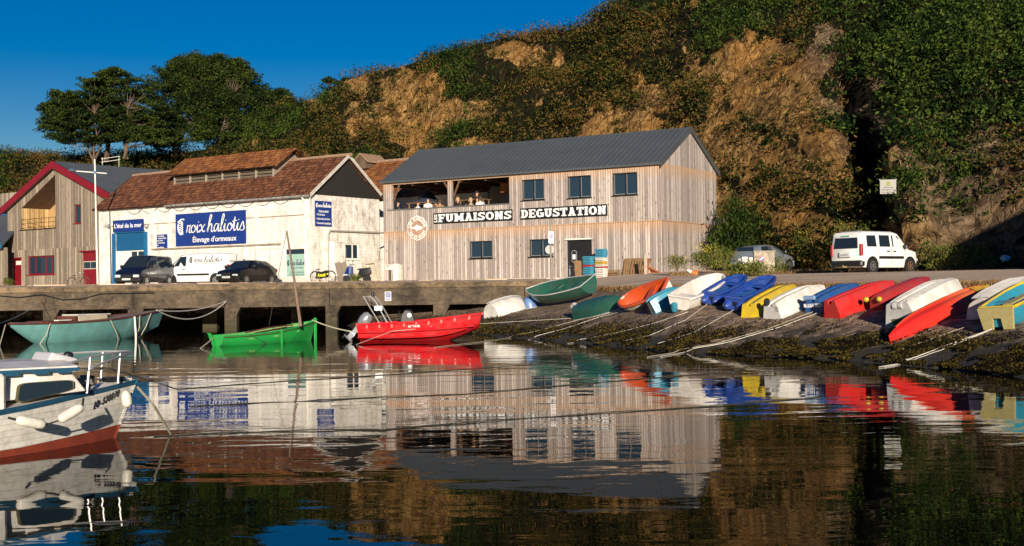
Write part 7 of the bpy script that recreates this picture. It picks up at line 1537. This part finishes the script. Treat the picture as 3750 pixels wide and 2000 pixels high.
# ---------------------------------------------------------------- people on the terrace
SKIN = M('tanned_skin', (.50, .27, .17), .6, (.42, .21, .13), 8); HAIRC = {k: M(k+'_hair', c, .7) for k, c in dict(black=(.012, .01, .009), brown=(.06, .03, .015), blond=(.42, .27, .11)).items()}
FT = zt0-.30
def person(px, py, y, label, shirt, hair, face=-1, arm='down', sh='shirt'):
    """seated figure; head centre under pixel (px, py) at local depth y behind the front wall"""
    P = None; ex = Vector((math.cos(AZ), -math.sin(AZ), 0)); ey = Vector((math.sin(AZ), math.cos(AZ), 0)); o_ = O+ey*y; d = ray(px, py); k = (o_-CAMP).dot(ey)/d.dot(ey); H_ = CAMP+d*k
    t = empty('person', label, 'person', (H_.x, H_.y, H_.z), -AZ+(R(35) if face > 0 else R(-35))); f = face
    v = {'pel': (0, 0, -.72), 'ch': (0, 0, -.35), 'nk': (.0, 0, -.19), 'hd': (f*.01, 0, -.05), 'tp': (f*.01, 0, .06), 'ls': (0, .19, -.26), 'rs': (0, -.19, -.26)}
    e1, e2 = ((f*.1, -.24, -.5), (f*.24, -.1, -.22)) if arm == 'up' else ((f*.05, -.25, -.52), (f*.28, -.2, -.52))
    v.update(re=e1, rh=e2, le=(f*.05, .25, -.52), lh=(f*.28, .16, -.52), lk=(f*.45, .13, -.74), rk=(f*.45, -.13, -.74), lf=(f*.45, .13, -1.18), rf=(f*.45, -.13, -1.18), lt=(f*.6, .13, -1.2), rt=(f*.6, -.13, -1.2))
    rad = dict(pel=.15, ch=.15, nk=.055, hd=.085, tp=.075, ls=.06, rs=.06, le=.042, re=.042, lh=.03, rh=.03, lk=.075, rk=.075, lf=.045, rf=.045, lt=.035, rt=.035)
    ed = [('pel', 'ch'), ('ch', 'nk'), ('nk', 'hd'), ('hd', 'tp'), ('ch', 'ls'), ('ch', 'rs'), ('ls', 'le'), ('le', 'lh'), ('rs', 're'), ('re', 'rh'), ('pel', 'lk'), ('pel', 'rk'), ('lk', 'lf'), ('rk', 'rf'), ('lf', 'lt'), ('rf', 'rt')]
    ks = list(v); me = bpy.data.meshes.new('body'); me.from_pydata([v[q] for q in ks], [(ks.index(a_), ks.index(b_)) for a_, b_ in ed], []); ob = bpy.data.objects.new('body', me); COL.objects.link(ob); ob.parent = t
    sk = ob.modifiers.new('skin', 'SKIN'); 
    for i, q in enumerate(ks): me.skin_vertices[0].data[i].radius = (rad[q], rad[q]*(1.25 if q in ('pel', 'ch') else 1)); me.skin_vertices[0].data[i].use_root = (q == 'pel')
    ob.modifiers.new('sub', 'SUBSURF').render_levels = 2; me.materials.append(SKIN)
    mb = MB(); mb.loft([[(rx*math.cos(a*math.pi/6), ry*math.sin(a*math.pi/6), z) for a in range(12)] for z, rx, ry in ((-.82, .16, .2), (-.6, .15, .18), (-.38, .17, .21), (-.25, .13, .22), (-.2, .08, .1))], True, False)
    for s_, e_ in (('rs', 're'), ('ls', 'le')): a_, b_ = Vector(v[s_]), Vector(v[e_]); mb.tube([a_, a_.lerp(b_, .65)], .072, 8, .058)
    mb.build(sh, shirt, t, smooth=True)
    if hair:
        mb = MB(); n_ = 7
        mb.loft([[(-f*.015+rx*math.cos(a*math.pi/6), rx*.92*math.sin(a*math.pi/6), z) for a in range(12)] for z, rx in ((-.02, .098), (.04, .112), (.09, .095), (.125, .04))], False, True); mb.loft([[(-f*(.06+.02*q)+.05*math.cos(a), .085*math.sin(a), .05-.055*q) for a in np.linspace(0, 6.28, 9)[:-1]] for q in range(4)], True, True); mb.build('hair', hair, t, smooth=True)
    mb = MB()
    for s_ in (-1, 1): mb.box(f*.085, f*.097, s_*.035-.012, s_*.035+.012, -.012, .004) if f > 0 else mb.box(-.097, -.085, s_*.035-.012, s_*.035+.012, -.012, .004)
    mb.build('eyes', INK, t)
    mb = MB(); mb.loft([[(f*.085, -.012, -.055), (f*.085, .012, -.055), (f*.085, 0, -.01)], [(f*.115, -.003, -.05), (f*.115, .003, -.05), (f*.1, 0, -.02)]], True, True); mb.build('nose', SKIN, t)
    return t
cl = lambda n_, c_: M(n_, c_, .85)
z3 = lambda a, b: (1350+a*.4513, 480+b*.4513)
person(*z3(238, 582), .9, 'person with dark tied-up hair and black top, leftmost on the terrace, looking up', cl('black_cloth', (.012, .012, .014)), HAIRC['black'], 1)
person(*z3(400, 583), .9, 'dark-haired person in a white sleeveless top, second from left on the terrace', cl('white_cloth', (.7, .7, .7)), HAIRC['brown'], 1)
person(*z3(482, 560), .8, 'balding man in a white t-shirt raising a hand to his chin on the terrace', _mc['white_cloth'], None, -1, 'up')
person(*z3(545, 572), 1.3, 'person with dark hair in brown shirt, just right of the balding man', cl('brown_cloth', (.10, .055, .03)), HAIRC['black'], -1)
person(*z3(578, 570), .8, 'tanned person in a tan top, left of the middle terrace post', cl('tan_cloth', (.32, .18, .09)), HAIRC['brown'], -1)
person(*z3(725, 552), .8, 'blond person in a black sleeveless top, right of the middle terrace post', _mc['black_cloth'], HAIRC['blond'], 1)
person(*z3(830, 556), .8, 'light-haired person in a pale patterned top on the terrace', cl('beige_cloth', (.42, .33, .2)), HAIRC['blond'], 1)
person(*z3(880, 548), 1.1, 'person in black seen in profile near the red wooden casing', _mc['black_cloth'], HAIRC['black'], 1)
person(*z3(905, 545), .8, 'rightmost person on the terrace, in a white and black top', _mc['white_cloth'], HAIRC['brown'], -1)
person(*z3(878, 502), 1.9, 'person standing in a dark red top in front of the wooden casing', cl('dark_red_cloth', (.12, .02, .015)), HAIRC['black'], 1)
# parasol seen through the left opening
f3 = frame(O, AZ)[0]; xp, zp = f3(*z3(480, 475), 3.2); q = tw(xp, 3.2, 0); t = empty('parasol', 'closed-weave dark blue parasol between the tables on the terrace', 'parasol', (q.x, q.y, O.z+zp))
mb = MB(); n_ = 8; rb, rt_ = 1.75, .03; hh = zp-(zt0-.45)
mb.loft([[(r_*math.cos(a*math.pi/4), r_*math.sin(a*math.pi/4), z) for a in range(8)] for r_, z in ((rb, -hh), (rb*.5, -hh*.5), (rt_, 0))], False, True); mb.build('canopy', M('dark_blue_canvas', (.015, .025, .05), .8), t); mb = MB(); mb.tube([(0, 0, -1.9), (0, 0, .05)], .025, 6); mb.build('pole', WHITE, t)
# tables on the terrace
for k, (a_, b_) in enumerate(((440, 600), (860, 580))):
    x, z = f3(*z3(a_, b_), 1.6); q = tw(x, 1.6, 0); t = empty('terrace_table', ('wooden table before the balding man on the terrace', 'wooden table near the red wooden casing on the terrace')[k], 'table', (q.x, q.y, O.z+FT), -AZ)
    mb = MB(); mb.box(-.9, .9, -.4, .4, .7, .74); mb.build('tabletop', PALW, t)
    for sx in (-.8, .8):
        for sy in (-.3, .3): mb = MB(); mb.box(sx-.03, sx+.03, sy-.03, sy+.03, 0, .699); mb.build('leg', PALW, t)
